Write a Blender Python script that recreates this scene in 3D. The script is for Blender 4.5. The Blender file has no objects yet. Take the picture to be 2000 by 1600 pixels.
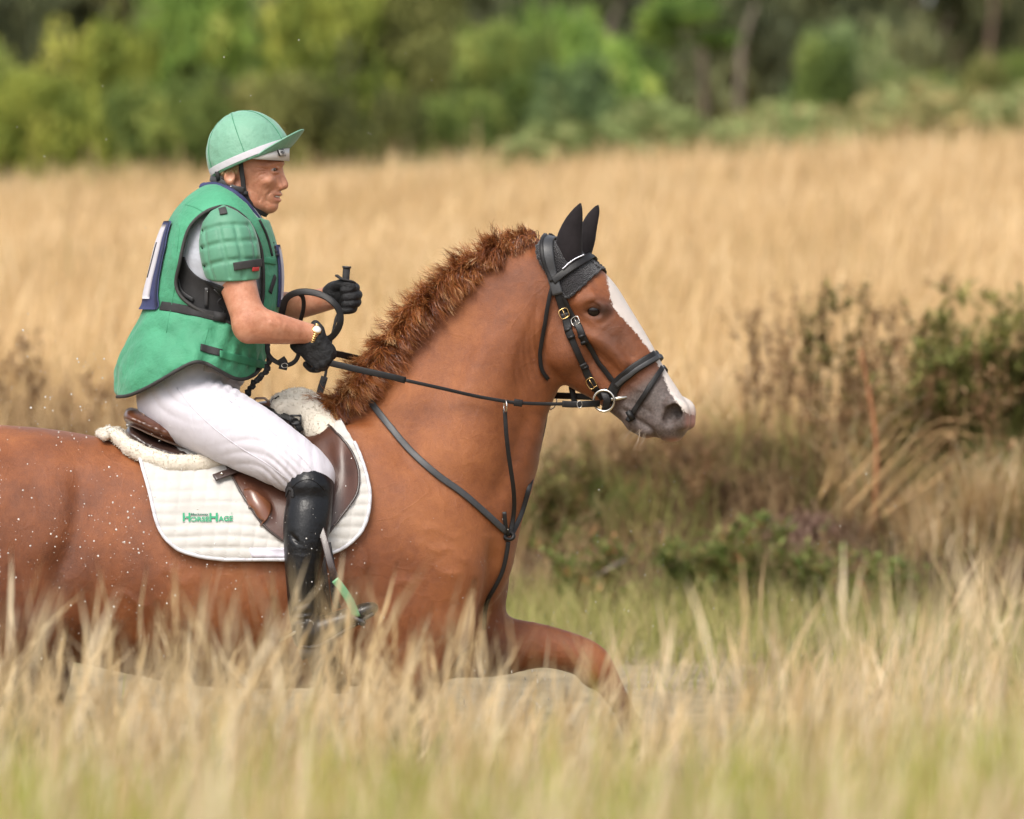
import bpy, math, random
import numpy as np
from mathutils import Vector
from mathutils.bvhtree import BVHTree

rng = np.random.default_rng(7)
random.seed(7)
scene = bpy.context.scene
COL = scene.collection

# ---------------------------------------------------------------- camera
DIST, CAM_Z, SCALE = 20.0, 2.06, 700.0      # camera 20 m from the horse, 700 px per metre there
cam_data = bpy.data.cameras.new('camera')
cam = bpy.data.objects.new('camera', cam_data)
COL.objects.link(cam)
cam.location = (0, -DIST, CAM_Z)
cam.rotation_euler = (math.radians(90), 0, 0)
cam_data.sensor_width = 36
cam_data.lens = 252
cam_data.shift_y = -0.15
cam_data.clip_start = 0.5
cam_data.clip_end = 2000
cam_data.dof.use_dof = True
cam_data.dof.focus_distance = DIST - 0.18
cam_data.dof.aperture_fstop = 3.6
scene.camera = cam

# ---------------------------------------------------------------- world and sun
SUN_EL, SUN_AZ = 52, 205        # azimuth measured clockwise from +Y
world = bpy.data.worlds.new('World')
scene.world = world
world.use_nodes = True
wn = world.node_tree
wn.nodes.clear()
wo = wn.nodes.new('ShaderNodeOutputWorld')
wb = wn.nodes.new('ShaderNodeBackground')
sky = wn.nodes.new('ShaderNodeTexSky')
sky.sky_type = 'NISHITA'
sky.sun_disc = False
sky.sun_elevation = math.radians(SUN_EL)
sky.sun_rotation = math.radians(SUN_AZ)
sky.dust_density = 4.0
sky.air_density = 1.0
hsv = wn.nodes.new('ShaderNodeHueSaturation')
hsv.inputs['Saturation'].default_value = 0.35
wn.links.new(sky.outputs[0], hsv.inputs['Color'])
wn.links.new(hsv.outputs[0], wb.inputs['Color'])
wb.inputs['Strength'].default_value = 0.15
wn.links.new(wb.outputs[0], wo.inputs[0])

sun_data = bpy.data.lights.new('sun', 'SUN')
sun_data.energy = 1.25
sun_data.angle = math.radians(28)
sun_data.color = (1.0, 0.93, 0.82)
sun = bpy.data.objects.new('sun', sun_data)
COL.objects.link(sun)
_az, _el = math.radians(SUN_AZ), math.radians(SUN_EL)
_sd = Vector((math.sin(_az) * math.cos(_el), math.cos(_az) * math.cos(_el), math.sin(_el)))
sun.rotation_euler = _sd.to_track_quat('Z', 'Y').to_euler()

scene.view_settings.view_transform = 'Standard'
scene.view_settings.look = 'None'
scene.view_settings.gamma = 1
scene.view_settings.use_curve_mapping = False
scene.view_settings.exposure = 0.78

# ---------------------------------------------------------------- small helpers
def P(px, py, Y=0.0):
    """photo pixel (2000x1600) at depth Y -> world point"""
    k = (DIST + Y) / DIST / SCALE
    return np.array(((px - 1000.0) * k, Y, CAM_Z + (500.0 - py) * k))

def PXY(v):
    v = np.asarray(v)
    k = (DIST + v[..., 1]) / DIST / SCALE
    return v[..., 0] / k + 1000.0, 500.0 - (v[..., 2] - CAM_Z) / k

def catmull(pts, n=6):
    pts = [np.asarray(p, float) for p in pts]
    if len(pts) < 3: n = max(n, 2)
    out = []
    ext = [2 * pts[0] - pts[1]] + pts + [2 * pts[-1] - pts[-2]]
    for i in range(1, len(ext) - 2):
        p0, p1, p2, p3 = ext[i - 1:i + 3]
        for j in range(n):
            t = j / n
            out.append(0.5 * ((2 * p1) + (p2 - p0) * t + (2 * p0 - 5 * p1 + 4 * p2 - p3) * t * t + (3 * p1 - p0 - 3 * p2 + p3) * t ** 3))
    out.append(pts[-1])
    return np.array(out)

def fast_mesh(name, verts, faces, smooth=True):
    me = bpy.data.meshes.new(name)
    verts = np.asarray(verts, np.float32)
    if isinstance(faces, np.ndarray) and faces.ndim == 2:
        n = faces.shape[1]
        me.vertices.add(len(verts)); me.vertices.foreach_set('co', verts.ravel())
        me.loops.add(faces.size); me.loops.foreach_set('vertex_index', faces.ravel().astype(np.int32))
        me.polygons.add(len(faces))
        me.polygons.foreach_set('loop_start', np.arange(0, faces.size, n, dtype=np.int32))
        me.update(calc_edges=True); me.validate()
    else:
        me.from_pydata([tuple(map(float, v)) for v in verts], [], [tuple(int(i) for i in f) for f in faces])
        me.update()
    if smooth:
        me.polygons.foreach_set('use_smooth', np.ones(len(me.polygons), bool))
    return me

def base_of(p):
    if p is None: return Vector((0, 0, 0))
    return base_of(p.parent) + p.location

def obj(name, me, mat=None, parent=None, local=False):
    o = bpy.data.objects.new(name, me)
    COL.objects.link(o)
    if mat is not None and not me.materials: me.materials.append(mat)
    if parent is not None:
        o.parent = parent
        if not local: o.location = -base_of(parent)
    return o

def tag(o, label=None, cat=None, group=None, kind=None):
    if label: o['label'] = label
    if cat: o['category'] = cat
    if group: o['group'] = group
    if kind: o['kind'] = kind
    return o

def thing(name, loc, label, cat, group=None):
    o = bpy.data.objects.new(name, None)
    COL.objects.link(o)
    o.location = tuple(loc); o.empty_display_size = 0.1
    return tag(o, label, cat, group)

def attr(me, name, data, kind='FLOAT'):
    a = me.attributes.new(name, kind, 'POINT')
    a.data.foreach_set({'FLOAT': 'value', 'FLOAT_COLOR': 'color'}[kind], np.asarray(data, np.float32).ravel())

class MB:
    """collects shapes into one mesh"""
    def __init__(s): s.v = []; s.f = []
    def raw(s, v, f):
        b = sum(len(x) for x in s.v)
        s.v.append(np.asarray(v, float)); s.f += [tuple(int(i) + b for i in q) for q in f]
    def tube(s, pts, r, n=8, caps=True, flat=None, up=None):
        """tube along pts; r scalar or list; flat=(w,h) half sizes gives a rounded strap whose thin side follows 'up' vectors"""
        pts = np.asarray(pts, float); m = len(pts)
        tan = np.gradient(pts, axis=0); tan /= np.linalg.norm(tan, axis=1)[:, None] + 1e-12
        if up is None:
            ref = np.array((0, 0, 1.0)) if abs(tan[0][2]) < 0.9 else np.array((1.0, 0, 0))
            nrm = []; u = ref
            for t in tan:
                u = u - t * np.dot(u, t); u = u / (np.linalg.norm(u) + 1e-12); nrm.append(u)
            nrm = np.array(nrm)
        else:
            nrm = np.asarray(up, float)
            if nrm.ndim == 1: nrm = np.repeat(nrm[None], m, 0)
            nrm = nrm - tan * (nrm * tan).sum(1)[:, None]; nrm /= np.linalg.norm(nrm, axis=1)[:, None] + 1e-12
        bi = np.cross(tan, nrm)
        rr = np.full(m, r, float) if np.isscalar(r) else np.asarray(r, float)
        a = np.arange(n) * 2 * math.pi / n + math.pi / n
        c, sn = np.cos(a), np.sin(a)
        if flat is not None:
            c = np.sign(c) * np.abs(c) ** 0.35 * flat[0]; sn = np.sign(sn) * np.abs(sn) ** 0.35 * flat[1]
            rr = rr / rr.max() if not np.isscalar(r) else np.ones(m)
        v = pts[:, None] + (bi[:, None] * c[None, :, None] + nrm[:, None] * sn[None, :, None]) * rr[:, None, None]
        f = []
        for i in range(m - 1):
            for j in range(n):
                k = (j + 1) % n
                f.append((i * n + j, (i + 1) * n + j, (i + 1) * n + k, i * n + k))
        if caps:
            f.append(tuple(range(n))); f.append(tuple((m - 1) * n + j for j in range(n))[::-1])
        s.raw(v.reshape(-1, 3), f); return s
    def ball(s, c, r, n=10, m=6, axes=None):
        r = np.array((r, r, r), float) if np.isscalar(r) else np.array(r, float)
        v = [(0, 0, 1)]; f = []
        for i in range(1, m):
            p = math.pi * i / m
            for j in range(n):
                a = 2 * math.pi * j / n
                v.append((math.sin(p) * math.cos(a), math.sin(p) * math.sin(a), math.cos(p)))
        v.append((0, 0, -1))
        for j in range(n): f.append((0, 1 + j, 1 + (j + 1) % n))
        for i in range(m - 2):
            for j in range(n):
                a, b = 1 + i * n + j, 1 + i * n + (j + 1) % n
                f.append((a, a + n, b + n, b))
        e = len(v) - 1
        for j in range(n): f.append((e, 1 + (m - 2) * n + (j + 1) % n, 1 + (m - 2) * n + j))
        v = np.array(v) * r
        if axes is not None: v = v @ np.array(axes)
        s.raw(v + np.asarray(c), f); return s
    def box(s, c, half, axes=None):
        v = np.array([(x, y, z) for x in (-1, 1) for y in (-1, 1) for z in (-1, 1)], float) * np.array(half)
        if axes is not None: v = v @ np.array(axes)
        s.raw(v + np.asarray(c), [(0, 1, 3, 2), (4, 6, 7, 5), (0, 4, 5, 1), (2, 3, 7, 6), (0, 2, 6, 4), (1, 5, 7, 3)]); return s
    def ring(s, c, R, r, nrm, n=28, m=8, ex=None, sq=(1, 1)):
        nrm = np.asarray(nrm, float); nrm /= np.linalg.norm(nrm)
        ex = np.array((0, 0, 1.0)) if ex is None else np.asarray(ex, float)
        ex = ex - nrm * np.dot(ex, nrm); ex /= np.linalg.norm(ex); ey = np.cross(nrm, ex)
        v = []; f = []
        for i in range(n):
            a = 2 * math.pi * i / n
            d = ex * math.cos(a) * sq[0] + ey * math.sin(a) * sq[1]
            for j in range(m):
                b = 2 * math.pi * j / m
                v.append(np.asarray(c) + d * (R + r * math.cos(b)) + nrm * r * math.sin(b))
        for i in range(n):
            for j in range(m):
                f.append((i * m + j, ((i + 1) % n) * m + j, ((i + 1) % n) * m + (j + 1) % m, i * m + (j + 1) % m))
        s.raw(v, f); return s
    def build(s, name, mat, parent=None, smooth=True):
        return obj(name, fast_mesh(name, np.concatenate(s.v), s.f, smooth), mat, parent)

# ---------------------------------------------------------------- materials
def new_mat(name):
    m = bpy.data.materials.new(name); m.use_nodes = True
    nt = m.node_tree; nt.nodes.clear()
    out = nt.nodes.new('ShaderNodeOutputMaterial'); b = nt.nodes.new('ShaderNodeBsdfPrincipled')
    nt.links.new(b.outputs[0], out.inputs[0])
    return m, nt, b, out

def N(nt, t, **kw):
    n = nt.nodes.new(t)
    for k, v in kw.items():
        if k in n.inputs: n.inputs[k].default_value = v
        else: setattr(n, k, v)
    return n

def ramp(nt, src, stops):
    r = nt.nodes.new('ShaderNodeValToRGB')
    els = r.color_ramp.elements
    while len(els) < len(stops): els.new(0.5)
    for e, (p, c) in zip(els, stops):
        e.position = p; e.color = (*c, 1) if len(c) == 3 else c
    nt.links.new(src, r.inputs[0])
    return r.outputs[0]

def surf(name, col, rough=0.6, var=0.15, nscale=12, bump=0.0, bscale=200, spec=0.5, sheen=0.0, metal=0.0, weave=None, coat=0.0, stretch=None, dist=0.002):
    m, nt, b, out = new_mat(name)
    tc = N(nt, 'ShaderNodeTexCoord')
    src = tc.outputs['Object']
    if stretch:
        mp = N(nt, 'ShaderNodeMapping'); mp.inputs['Scale'].default_value = stretch
        nt.links.new(src, mp.inputs[0]); src = mp.outputs[0]
    n1 = N(nt, 'ShaderNodeTexNoise', Scale=nscale, Detail=6.0, Roughness=0.6)
    nt.links.new(src, n1.inputs['Vector'])
    c = np.array(col, float)
    lo, hi = c * (1 - var), np.minimum(c * (1 + var), 0.95)
    co = ramp(nt, n1.outputs['Fac'], [(0.3, tuple(lo)), (0.7, tuple(hi))])
    nt.links.new(co, b.inputs['Base Color'])
    b.inputs['Roughness'].default_value = rough
    b.inputs['Specular IOR Level'].default_value = spec
    b.inputs['Metallic'].default_value = metal
    b.inputs['Sheen Weight'].default_value = sheen
    b.inputs['Sheen Roughness'].default_value = 0.4
    b.inputs['Coat Weight'].default_value = coat
    if bump:
        n2 = N(nt, 'ShaderNodeTexNoise', Scale=bscale, Detail=4.0, Roughness=0.6)
        nt.links.new(src, n2.inputs['Vector'])
        h = n2.outputs['Fac']
        if weave:
            w = N(nt, 'ShaderNodeTexVoronoi', Scale=weave)
            nt.links.new(src, w.inputs['Vector'])
            ad = N(nt, 'ShaderNodeMath', operation='ADD'); nt.links.new(h, ad.inputs[0]); nt.links.new(w.outputs['Distance'], ad.inputs[1]); h = ad.outputs[0]
        bp = N(nt, 'ShaderNodeBump', Strength=bump, Distance=dist)
        nt.links.new(h, bp.inputs['Height']); nt.links.new(bp.outputs[0], b.inputs['Normal'])
    return m

def plant_mat(name, stops, trans=0.35, nscale=1.5, rough=0.75):
    """colour from per-blade 'rnd' plus world-scale noise, part of the light passes through"""
    m, nt, b, out = new_mat(name)
    a = N(nt, 'ShaderNodeAttribute', attribute_name='rnd')
    g = N(nt, 'ShaderNodeNewGeometry')
    n1 = N(nt, 'ShaderNodeTexNoise', Scale=nscale, Detail=3.0)
    nt.links.new(g.outputs['Position'], n1.inputs['Vector'])
    mx = N(nt, 'ShaderNodeMath', operation='MULTIPLY_ADD'); mx.inputs[1].default_value = 1.4; mx.inputs[2].default_value = -0.7
    nt.links.new(n1.outputs['Fac'], mx.inputs[0])
    ad = N(nt, 'ShaderNodeMath', operation='ADD'); nt.links.new(a.outputs['Fac'], ad.inputs[0]); nt.links.new(mx.outputs[0], ad.inputs[1])
    col = ramp(nt, ad.outputs[0], stops)
    nt.links.new(col, b.inputs['Base Color'])
    b.inputs['Roughness'].default_value = rough; b.inputs['Specular IOR Level'].default_value = 0.25
    tr = N(nt, 'ShaderNodeBsdfTranslucent'); nt.links.new(col, tr.inputs['Color'])
    ms = N(nt, 'ShaderNodeMixShader'); ms.inputs[0].default_value = trans
    nt.links.new(b.outputs[0], ms.inputs[1]); nt.links.new(tr.outputs[0], ms.inputs[2]); nt.links.new(ms.outputs[0], out.inputs[0])
    return m

# ---------------------------------------------------------------- sculpting field
def axis(*segs):
    out = []
    for lo, hi, h in segs: out.append(np.arange(lo, hi - h * 0.3, h))
    out.append([segs[-1][1]])
    return np.concatenate(out).astype(np.float32)

class Field:
    def __init__(s, ax):
        s.ax = ax; s.d = np.full([len(a) for a in ax], 0.5, np.float32)
    def apply(s, fn, lo, hi, k=0.0, op='add', pad=0.03):
        sl = []
        for i in range(3):
            a = max(0, int(np.searchsorted(s.ax[i], lo[i] - pad - k)) - 1)
            b = min(len(s.ax[i]), int(np.searchsorted(s.ax[i], hi[i] + pad + k)) + 1)
            if b <= a: return
            sl.append(slice(a, b))
        X = s.ax[0][sl[0]][:, None, None]; Y = s.ax[1][sl[1]][None, :, None]; Z = s.ax[2][sl[2]][None, None, :]
        e = fn(X, Y, Z); d = s.d[tuple(sl)]
        if op == 'add':
            r = np.minimum(d, e)
            if k > 0: h = np.maximum(k - np.abs(d - e), 0) / k; r = r - h * h * k * 0.25
        else:
            e = -e; r = np.maximum(d, e)
            if k > 0: h = np.maximum(k - np.abs(d - e), 0) / k; r = r + h * h * k * 0.25
        s.d[tuple(sl)] = r
    def chain(s, pts, k=0.03, n=4, op='add', L=(0, 1, 0), world=False):
        """pts: (px, py, Y, r_px, lateral scale); smooth tapered limb"""
        q = np.array(pts, float)
        if not world:
            c = np.array([P(a[0], a[1], a[2]) for a in q]); r = q[:, 3] / SCALE
        else:
            c = q[:, :3]; r = q[:, 3]
        arr = np.concatenate([c, r[:, None], q[:, 4:5]], 1)
        arr = catmull(arr, n) if len(arr) > 1 else np.concatenate([arr, arr + [0, 0, 1e-4, 0, 0]])
        L = np.asarray(L, float); L = L / np.linalg.norm(L)
        rm = np.maximum(arr[:, 3], arr[:, 3] * arr[:, 4])
        lo = (arr[:, :3] - rm[:, None]).min(0); hi = (arr[:, :3] + rm[:, None]).max(0)
        def fn(X, Y, Z):
            best = None
            for i in range(len(arr) - 1):
                a, b = arr[i], arr[i + 1]; sc = 0.5 * (a[4] + b[4]); g = 1 / sc - 1
                qx, qy, qz = X - a[0], Y - a[1], Z - a[2]
                ba = b[:3] - a[:3]
                dl = qx * L[0] + qy * L[1] + qz * L[2]
                bl = ba @ L; ba = ba + L * bl * g; bb = ba @ ba + 1e-12
                d1 = qx * ba[0] + qy * ba[1] + qz * ba[2] + dl * g * (L @ ba)
                t = np.clip(d1 / bb, 0, 1)
                ax_ = qx + dl * g * L[0] - t * ba[0]; ay_ = qy + dl * g * L[1] - t * ba[1]; az_ = qz + dl * g * L[2] - t * ba[2]
                e = np.sqrt(ax_ * ax_ + ay_ * ay_ + az_ * az_) - (a[3] + (b[3] - a[3]) * t)
                best = e if best is None else np.minimum(best, e)
            return best.astype(np.float32)
        s.apply(fn, lo, hi, k, op)
    def ell(s, c, r, ax=None, k=0.01, op='add'):
        """ellipsoid, centre world, radii metres, rows of ax = local axes"""
        c = np.asarray(c, float); r = np.asarray(r, float); A = np.eye(3) if ax is None else np.asarray(ax, float)
        m = r.min(); rm = r.max()
        def fn(X, Y, Z):
            qx, qy, qz = X - c[0], Y - c[1], Z - c[2]
            u = [(qx * A[i][0] + qy * A[i][1] + qz * A[i][2]) / r[i] for i in range(3)]
            k0 = np.sqrt(u[0] ** 2 + u[1] ** 2 + u[2] ** 2) + 1e-9
            k1 = np.sqrt((u[0] / r[0]) ** 2 + (u[1] / r[1]) ** 2 + (u[2] / r[2]) ** 2) + 1e-9
            return (k0 * (k0 - 1) / k1).astype(np.float32)
        s.apply(fn, c - rm, c + rm, k, op)
    def cut2d(s, poly, ylo=-9, yhi=9, keep_inside=True, yref=0.0, rnd=0.0):
        """keep (or remove) what lies inside a side-view outline, between two depths"""
        q = np.array([P(a, b, yref) for a, b in poly])[:, [0, 2]]
        X = s.ax[0][:, None].astype(float); Z = s.ax[2][None, :].astype(float)
        d = np.full((len(s.ax[0]), len(s.ax[2])), 9.0); ins = np.zeros(d.shape, bool)
        for i in range(len(q)):
            a, b = q[i], q[(i + 1) % len(q)]; ba = b - a
            t = np.clip(((X - a[0]) * ba[0] + (Z - a[1]) * ba[1]) / (ba @ ba + 1e-12), 0, 1)
            d = np.minimum(d, np.hypot(X - a[0] - t * ba[0], Z - a[1] - t * ba[1]))
            c = ((a[1] > Z) != (b[1] > Z)) & (X < (b[0] - a[0]) * (Z - a[1]) / (b[1] - a[1] + 1e-12) + a[0])
            ins ^= c
        sd = np.where(ins, -d, d).astype(np.float32)
        ys = slice(int(np.searchsorted(s.ax[1], ylo)), int(np.searchsorted(s.ax[1], yhi)))
        if keep_inside: s.d[:, ys] = np.maximum(s.d[:, ys], sd[:, None, :])
        else: s.d[:, ys] = np.maximum(s.d[:, ys], -sd[:, None, :])
    def mesh(s, smooth=2, mask=None, keep=True):
        d, ax = s.d, s.ax
        d[0] = d[-1] = 0.5; d[:, 0] = d[:, -1] = 0.5; d[:, :, 0] = d[:, :, -1] = 0.5
        ins = d < 0; sh = d.shape
        C, Pp, Q = [], [], []
        for a in range(3):
            sA = [slice(None)] * 3; sB = [slice(None)] * 3; sA[a] = slice(0, -1); sB[a] = slice(1, None)
            m = ins[tuple(sA)] != ins[tuple(sB)]
            ijk = np.argwhere(m); i0 = tuple(ijk.T); j = ijk.copy(); j[:, a] += 1; i1 = tuple(j.T)
            d0, d1 = d[i0], d[i1]; t = d0 / (d0 - d1)
            pos = np.stack([ax[q][ijk[:, q]] for q in range(3)], 1).astype(float)
            pos[:, a] += t * (ax[a][j[:, a]] - ax[a][ijk[:, a]])
            u, w = (a + 1) % 3, (a + 2) % 3
            cells = []
            for du, dw in ((0, 0), (1, 0), (1, 1), (0, 1)):
                c = ijk.copy(); c[:, u] -= du; c[:, w] -= dw
                cells.append((c[:, 0] * sh[1] + c[:, 1]) * sh[2] + c[:, 2])
            cells = np.stack(cells, 1)
            flip = d0 < 0
            cells[~flip] = cells[~flip][:, ::-1]
            C.append(cells.ravel()); Pp.append(np.repeat(pos, 4, 0)); Q.append(cells)
        allc = np.concatenate(C); pp = np.concatenate(Pp)
        uq, inv = np.unique(allc, return_inverse=True)
        cnt = np.bincount(inv, minlength=len(uq)).astype(float)
        v = np.stack([np.bincount(inv, pp[:, q], len(uq)) / cnt for q in range(3)], 1)
        f = np.searchsorted(uq, np.concatenate(Q))
        e = np.concatenate([f[:, [0, 1]], f[:, [1, 2]], f[:, [2, 3]], f[:, [3, 0]]])
        for it in range(smooth):
            deg = np.bincount(e[:, 0], minlength=len(v)) + np.bincount(e[:, 1], minlength=len(v))
            avg = np.stack([(np.bincount(e[:, 0], v[e[:, 1], q], len(v)) + np.bincount(e[:, 1], v[e[:, 0], q], len(v))) / np.maximum(deg, 1) for q in range(3)], 1)
            w = 0.5 if mask is None else 0.5 * mask(v, it)[:, None]
            v = v + (avg - v) * w
        return v, f

def smoothstep(a, b, x):
    t = np.clip((x - a) / (b - a), 0, 1); return t * t * (3 - 2 * t)

def vnoise(p, scale, seed=0):
    """cheap smooth value noise from a few sines"""
    r = np.random.default_rng(seed); out = 0
    for i in range(5):
        k = r.normal(size=3) * scale; out = out + np.sin(p @ k + r.uniform(0, 6.28))
    return out / 2.5

def strips(n, base, h, lean, width, segs=3, prof=None, curl=0.0, rnd=None, updir=None):
    """n ribbon blades; base (n,3) h (n) lean (n,2) width (n)"""
    t = np.linspace(0, 1, segs + 1)
    pos = np.repeat(base[:, None], segs + 1, 1).astype(float)
    pos[:, :, 2] += h[:, None] * t * (1 - 0.15 * (np.hypot(lean[:, 0], lean[:, 1]) / np.maximum(h, 1e-3))[:, None] * t)
    pos[:, :, 0] += lean[:, 0:1] * t ** 1.8
    pos[:, :, 1] += lean[:, 1:2] * t ** 1.8
    if curl:
        ph = rng.uniform(0, 6.28, (n, 1)); pos[:, :, 0] += curl * np.sin(ph + t * 4) * t; pos[:, :, 1] += curl * np.cos(ph + t * 5) * t
    a = rng.uniform(0, math.pi, n)
    side = np.stack([np.cos(a), np.sin(a), np.zeros(n)], 1)
    w = width[:, None] * (prof(t)[None] if prof else (1 - 0.85 * t)[None])
    v = np.stack([pos - side[:, None] * w[..., None] / 2, pos + side[:, None] * w[..., None] / 2], 2)
    vi = np.arange(n * (segs + 1) * 2).reshape(n, segs + 1, 2)
    f = np.stack([vi[:, :-1, 0], vi[:, :-1, 1], vi[:, 1:, 1], vi[:, 1:, 0]], -1).reshape(-1, 4)
    rr = rng.uniform(0, 1, n) if rnd is None else rnd
    return v.reshape(-1, 3), f, np.repeat(rr, (segs + 1) * 2)

def join(parts):
    V, F, R = [], [], []; b = 0
    for v, f, r in parts:
        V.append(v); F.append(f + b); R.append(r); b += len(v)
    return np.concatenate(V), np.concatenate(F), np.concatenate(R)

# ================================================================ SETTING
WATER = 0.63
def gz(x, y):
    x = np.asarray(x, float); y = np.asarray(y, float)
    x_ = x
    xs = [-400, -30, -20, -10, -4.2, -3.4, -2.6, -1.2, 6.0, 7.6, 8.6, 9.3, 10.2, 14, 24, 36, 46, 60, 90, 400]
    zs = [0.9, 0.55, 0.62, 0.76, 0.68, 0.64, 0.35, 0.0, 0.0, 0.45, 0.62, 0.86, 1.12, 1.22, 1.62, 2.07, 2.39, 2.6, 3.2, 9.0]
    z = np.interp(y, xs, zs)
    z = z + np.clip(x, -12, 12) * 0.056 * smoothstep(8, 45, y)
    z = z + smoothstep(8.6, 9.6, y) * smoothstep(0.2, 1.4, x) * 0.06 * (1 - smoothstep(14, 22, y))
    z = z + 0.03 * np.sin(x * 1.7 + y * 0.6) + 0.02 * np.sin(x * 4.1 - y * 2.3) * smoothstep(6, 9, np.abs(y))
    return z

def build_ground():
    ax = np.concatenate([-np.geomspace(400, 8, 24), np.arange(-7.8, 7.81, 0.12), np.geomspace(8, 400, 24)])
    ay = np.concatenate([-np.geomspace(400, 12, 14), np.arange(-11.8, 16, 0.1), np.geomspace(16, 400, 70)])
    X, Y = np.meshgrid(ax, ay, indexing='ij')
    Z = gz(X, Y)
    bank = smoothstep(8.2, 9.2, Y) * (1 - smoothstep(10, 11.5, Y))
    Z = Z + bank * 0.05 * (np.sin(X * 9 + Y * 4) * np.sin(Y * 17 + X * 3) + np.sin(X * 23) * 0.5)
    n, m = X.shape
    idx = np.arange(n * m).reshape(n, m)
    f = np.stack([idx[:-1, :-1], idx[1:, :-1], idx[1:, 1:], idx[:-1, 1:]], -1).reshape(-1, 4)
    me = fast_mesh('ground', np.stack([X, Y, Z], -1).reshape(-1, 3), f)
    mt, nt, b, out = new_mat('ground_earth')
    g = N(nt, 'ShaderNodeNewGeometry'); sep = N(nt, 'ShaderNodeSeparateXYZ'); nt.links.new(g.outputs['Position'], sep.inputs[0])
    n1 = N(nt, 'ShaderNodeTexNoise', Scale=3.0, Detail=10.0, Roughness=0.7); nt.links.new(g.outputs['Position'], n1.inputs['Vector'])
    straw = ramp(nt, n1.outputs['Fac'], [(0.3, (0.30, 0.19, 0.08)), (0.5, (0.44, 0.29, 0.13)), (0.7, (0.55, 0.38, 0.18))])
    earth = ramp(nt, n1.outputs['Fac'], [(0.3, (0.055, 0.038, 0.022)), (0.55, (0.12, 0.08, 0.045)), (0.75, (0.2, 0.15, 0.07))])
    mr = N(nt, 'ShaderNodeMapRange'); mr.inputs['From Min'].default_value = 9.8; mr.inputs['From Max'].default_value = 11.0
    nt.links.new(sep.outputs['Y'], mr.inputs['Value'])
    mx = N(nt, 'ShaderNodeMixRGB'); nt.links.new(mr.outputs[0], mx.inputs[0]); nt.links.new(earth, mx.inputs[1]); nt.links.new(straw, mx.inputs[2])
    nt.links.new(mx.outputs[0], b.inputs['Base Color']); b.inputs['Roughness'].default_value = 0.95; b.inputs['Specular IOR Level'].default_value = 0.1
    bp = N(nt, 'ShaderNodeBump', Strength=0.8, Distance=0.05); nt.links.new(n1.outputs['Fac'], bp.inputs['Height']); nt.links.new(bp.outputs[0], b.inputs['Normal'])
    tag(obj('ground', me, mt), kind='structure', label='dry meadow ground sloping up from the pond')

build_ground()

# water sheet
def build_water():
    ax = np.linspace(-60, 60, 60); ay = np.linspace(-4.6, 9.6, 60)
    X, Y = np.meshgrid(ax, ay, indexing='ij'); idx = np.arange(X.size).reshape(X.shape)
    f = np.stack([idx[:-1, :-1], idx[1:, :-1], idx[1:, 1:], idx[:-1, 1:]], -1).reshape(-1, 4)
    me = fast_mesh('pond_water', np.stack([X, Y, np.full(X.shape, WATER)], -1).reshape(-1, 3), f)
    mt, nt, b, out = new_mat('muddy_water')
    b.inputs['Base Color'].default_value = (0.27, 0.195, 0.095, 1)
    b.inputs['Roughness'].default_value = 0.35; b.inputs['Specular IOR Level'].default_value = 0.10; b.inputs['IOR'].default_value = 1.33
    g = N(nt, 'ShaderNodeNewGeometry')
    n1 = N(nt, 'ShaderNodeTexNoise', Scale=5.0, Detail=4.0); nt.links.new(g.outputs['Position'], n1.inputs['Vector'])
    n3 = N(nt, 'ShaderNodeTexNoise', Scale=7.0, Detail=7.0, Roughness=0.7); nt.links.new(g.outputs['Position'], n3.inputs['Vector']); nt.links.new(ramp(nt, n3.outputs['Fac'], [(0.32, (0.10, 0.075, 0.035)), (0.5, (0.24, 0.175, 0.085)), (0.68, (0.42, 0.33, 0.19))]), b.inputs['Base Color'])
    bp = N(nt, 'ShaderNodeBump', Strength=0.18, Distance=0.05); nt.links.new(n1.outputs['Fac'], bp.inputs['Height']); nt.links.new(bp.outputs[0], b.inputs['Normal'])
    tag(obj('pond_water', me, mt), kind='structure', label='muddy pond water the horse wades through')
build_water()

# ---------------------------------------------------------------- meadow grass
GOLD = [(0.0, (0.30, 0.23, 0.10)), (0.22, (0.47, 0.33, 0.155)), (0.45, (0.60, 0.425, 0.22)), (0.7, (0.69, 0.51, 0.285)), (1.0, (0.80, 0.63, 0.39))]
mat_gold = plant_mat('golden_grass', GOLD, 0.3, 0.42)
mat_straw = plant_mat('straw_grass', [(0.0, (0.34, 0.21, 0.09)), (0.3, (0.54, 0.37, 0.18)), (0.6, (0.68, 0.51, 0.28)), (1.0, (0.84, 0.70, 0.48))], 0.35, 3)
mat_greenblade = plant_mat('green_blades', [(0.0, (0.20, 0.26, 0.035)), (0.4, (0.36, 0.42, 0.06)), (0.8, (0.50, 0.50, 0.10)), (1.0, (0.60, 0.54, 0.18))], 0.5, 2)
mat_brownstem = plant_mat('brown_stems', [(0.0, (0.10, 0.055, 0.025)), (0.4, (0.22, 0.12, 0.055)), (0.8, (0.36, 0.22, 0.11)), (1.0, (0.50, 0.34, 0.19))], 0.15, 4)
mat_rush = plant_mat('rush_green', [(0.0, (0.06, 0.07, 0.02)), (0.4, (0.15, 0.15, 0.04)), (0.8, (0.28, 0.25, 0.08)), (1.0, (0.46, 0.36, 0.15))], 0.25, 4)
mat_leaf = plant_mat('weed_leaf', [(0.0, (0.07, 0.11, 0.025)), (0.4, (0.18, 0.24, 0.06)), (0.8, (0.32, 0.36, 0.12)), (1.0, (0.42, 0.22, 0.10))], 0.4, 4)
mat_marsh = plant_mat('marsh_grass', [(0.0, (0.16, 0.17, 0.05)), (0.4, (0.30, 0.30, 0.09)), (0.8, (0.42, 0.38, 0.15)), (1.0, (0.50, 0.40, 0.20))], 0.35, 2)

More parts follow.
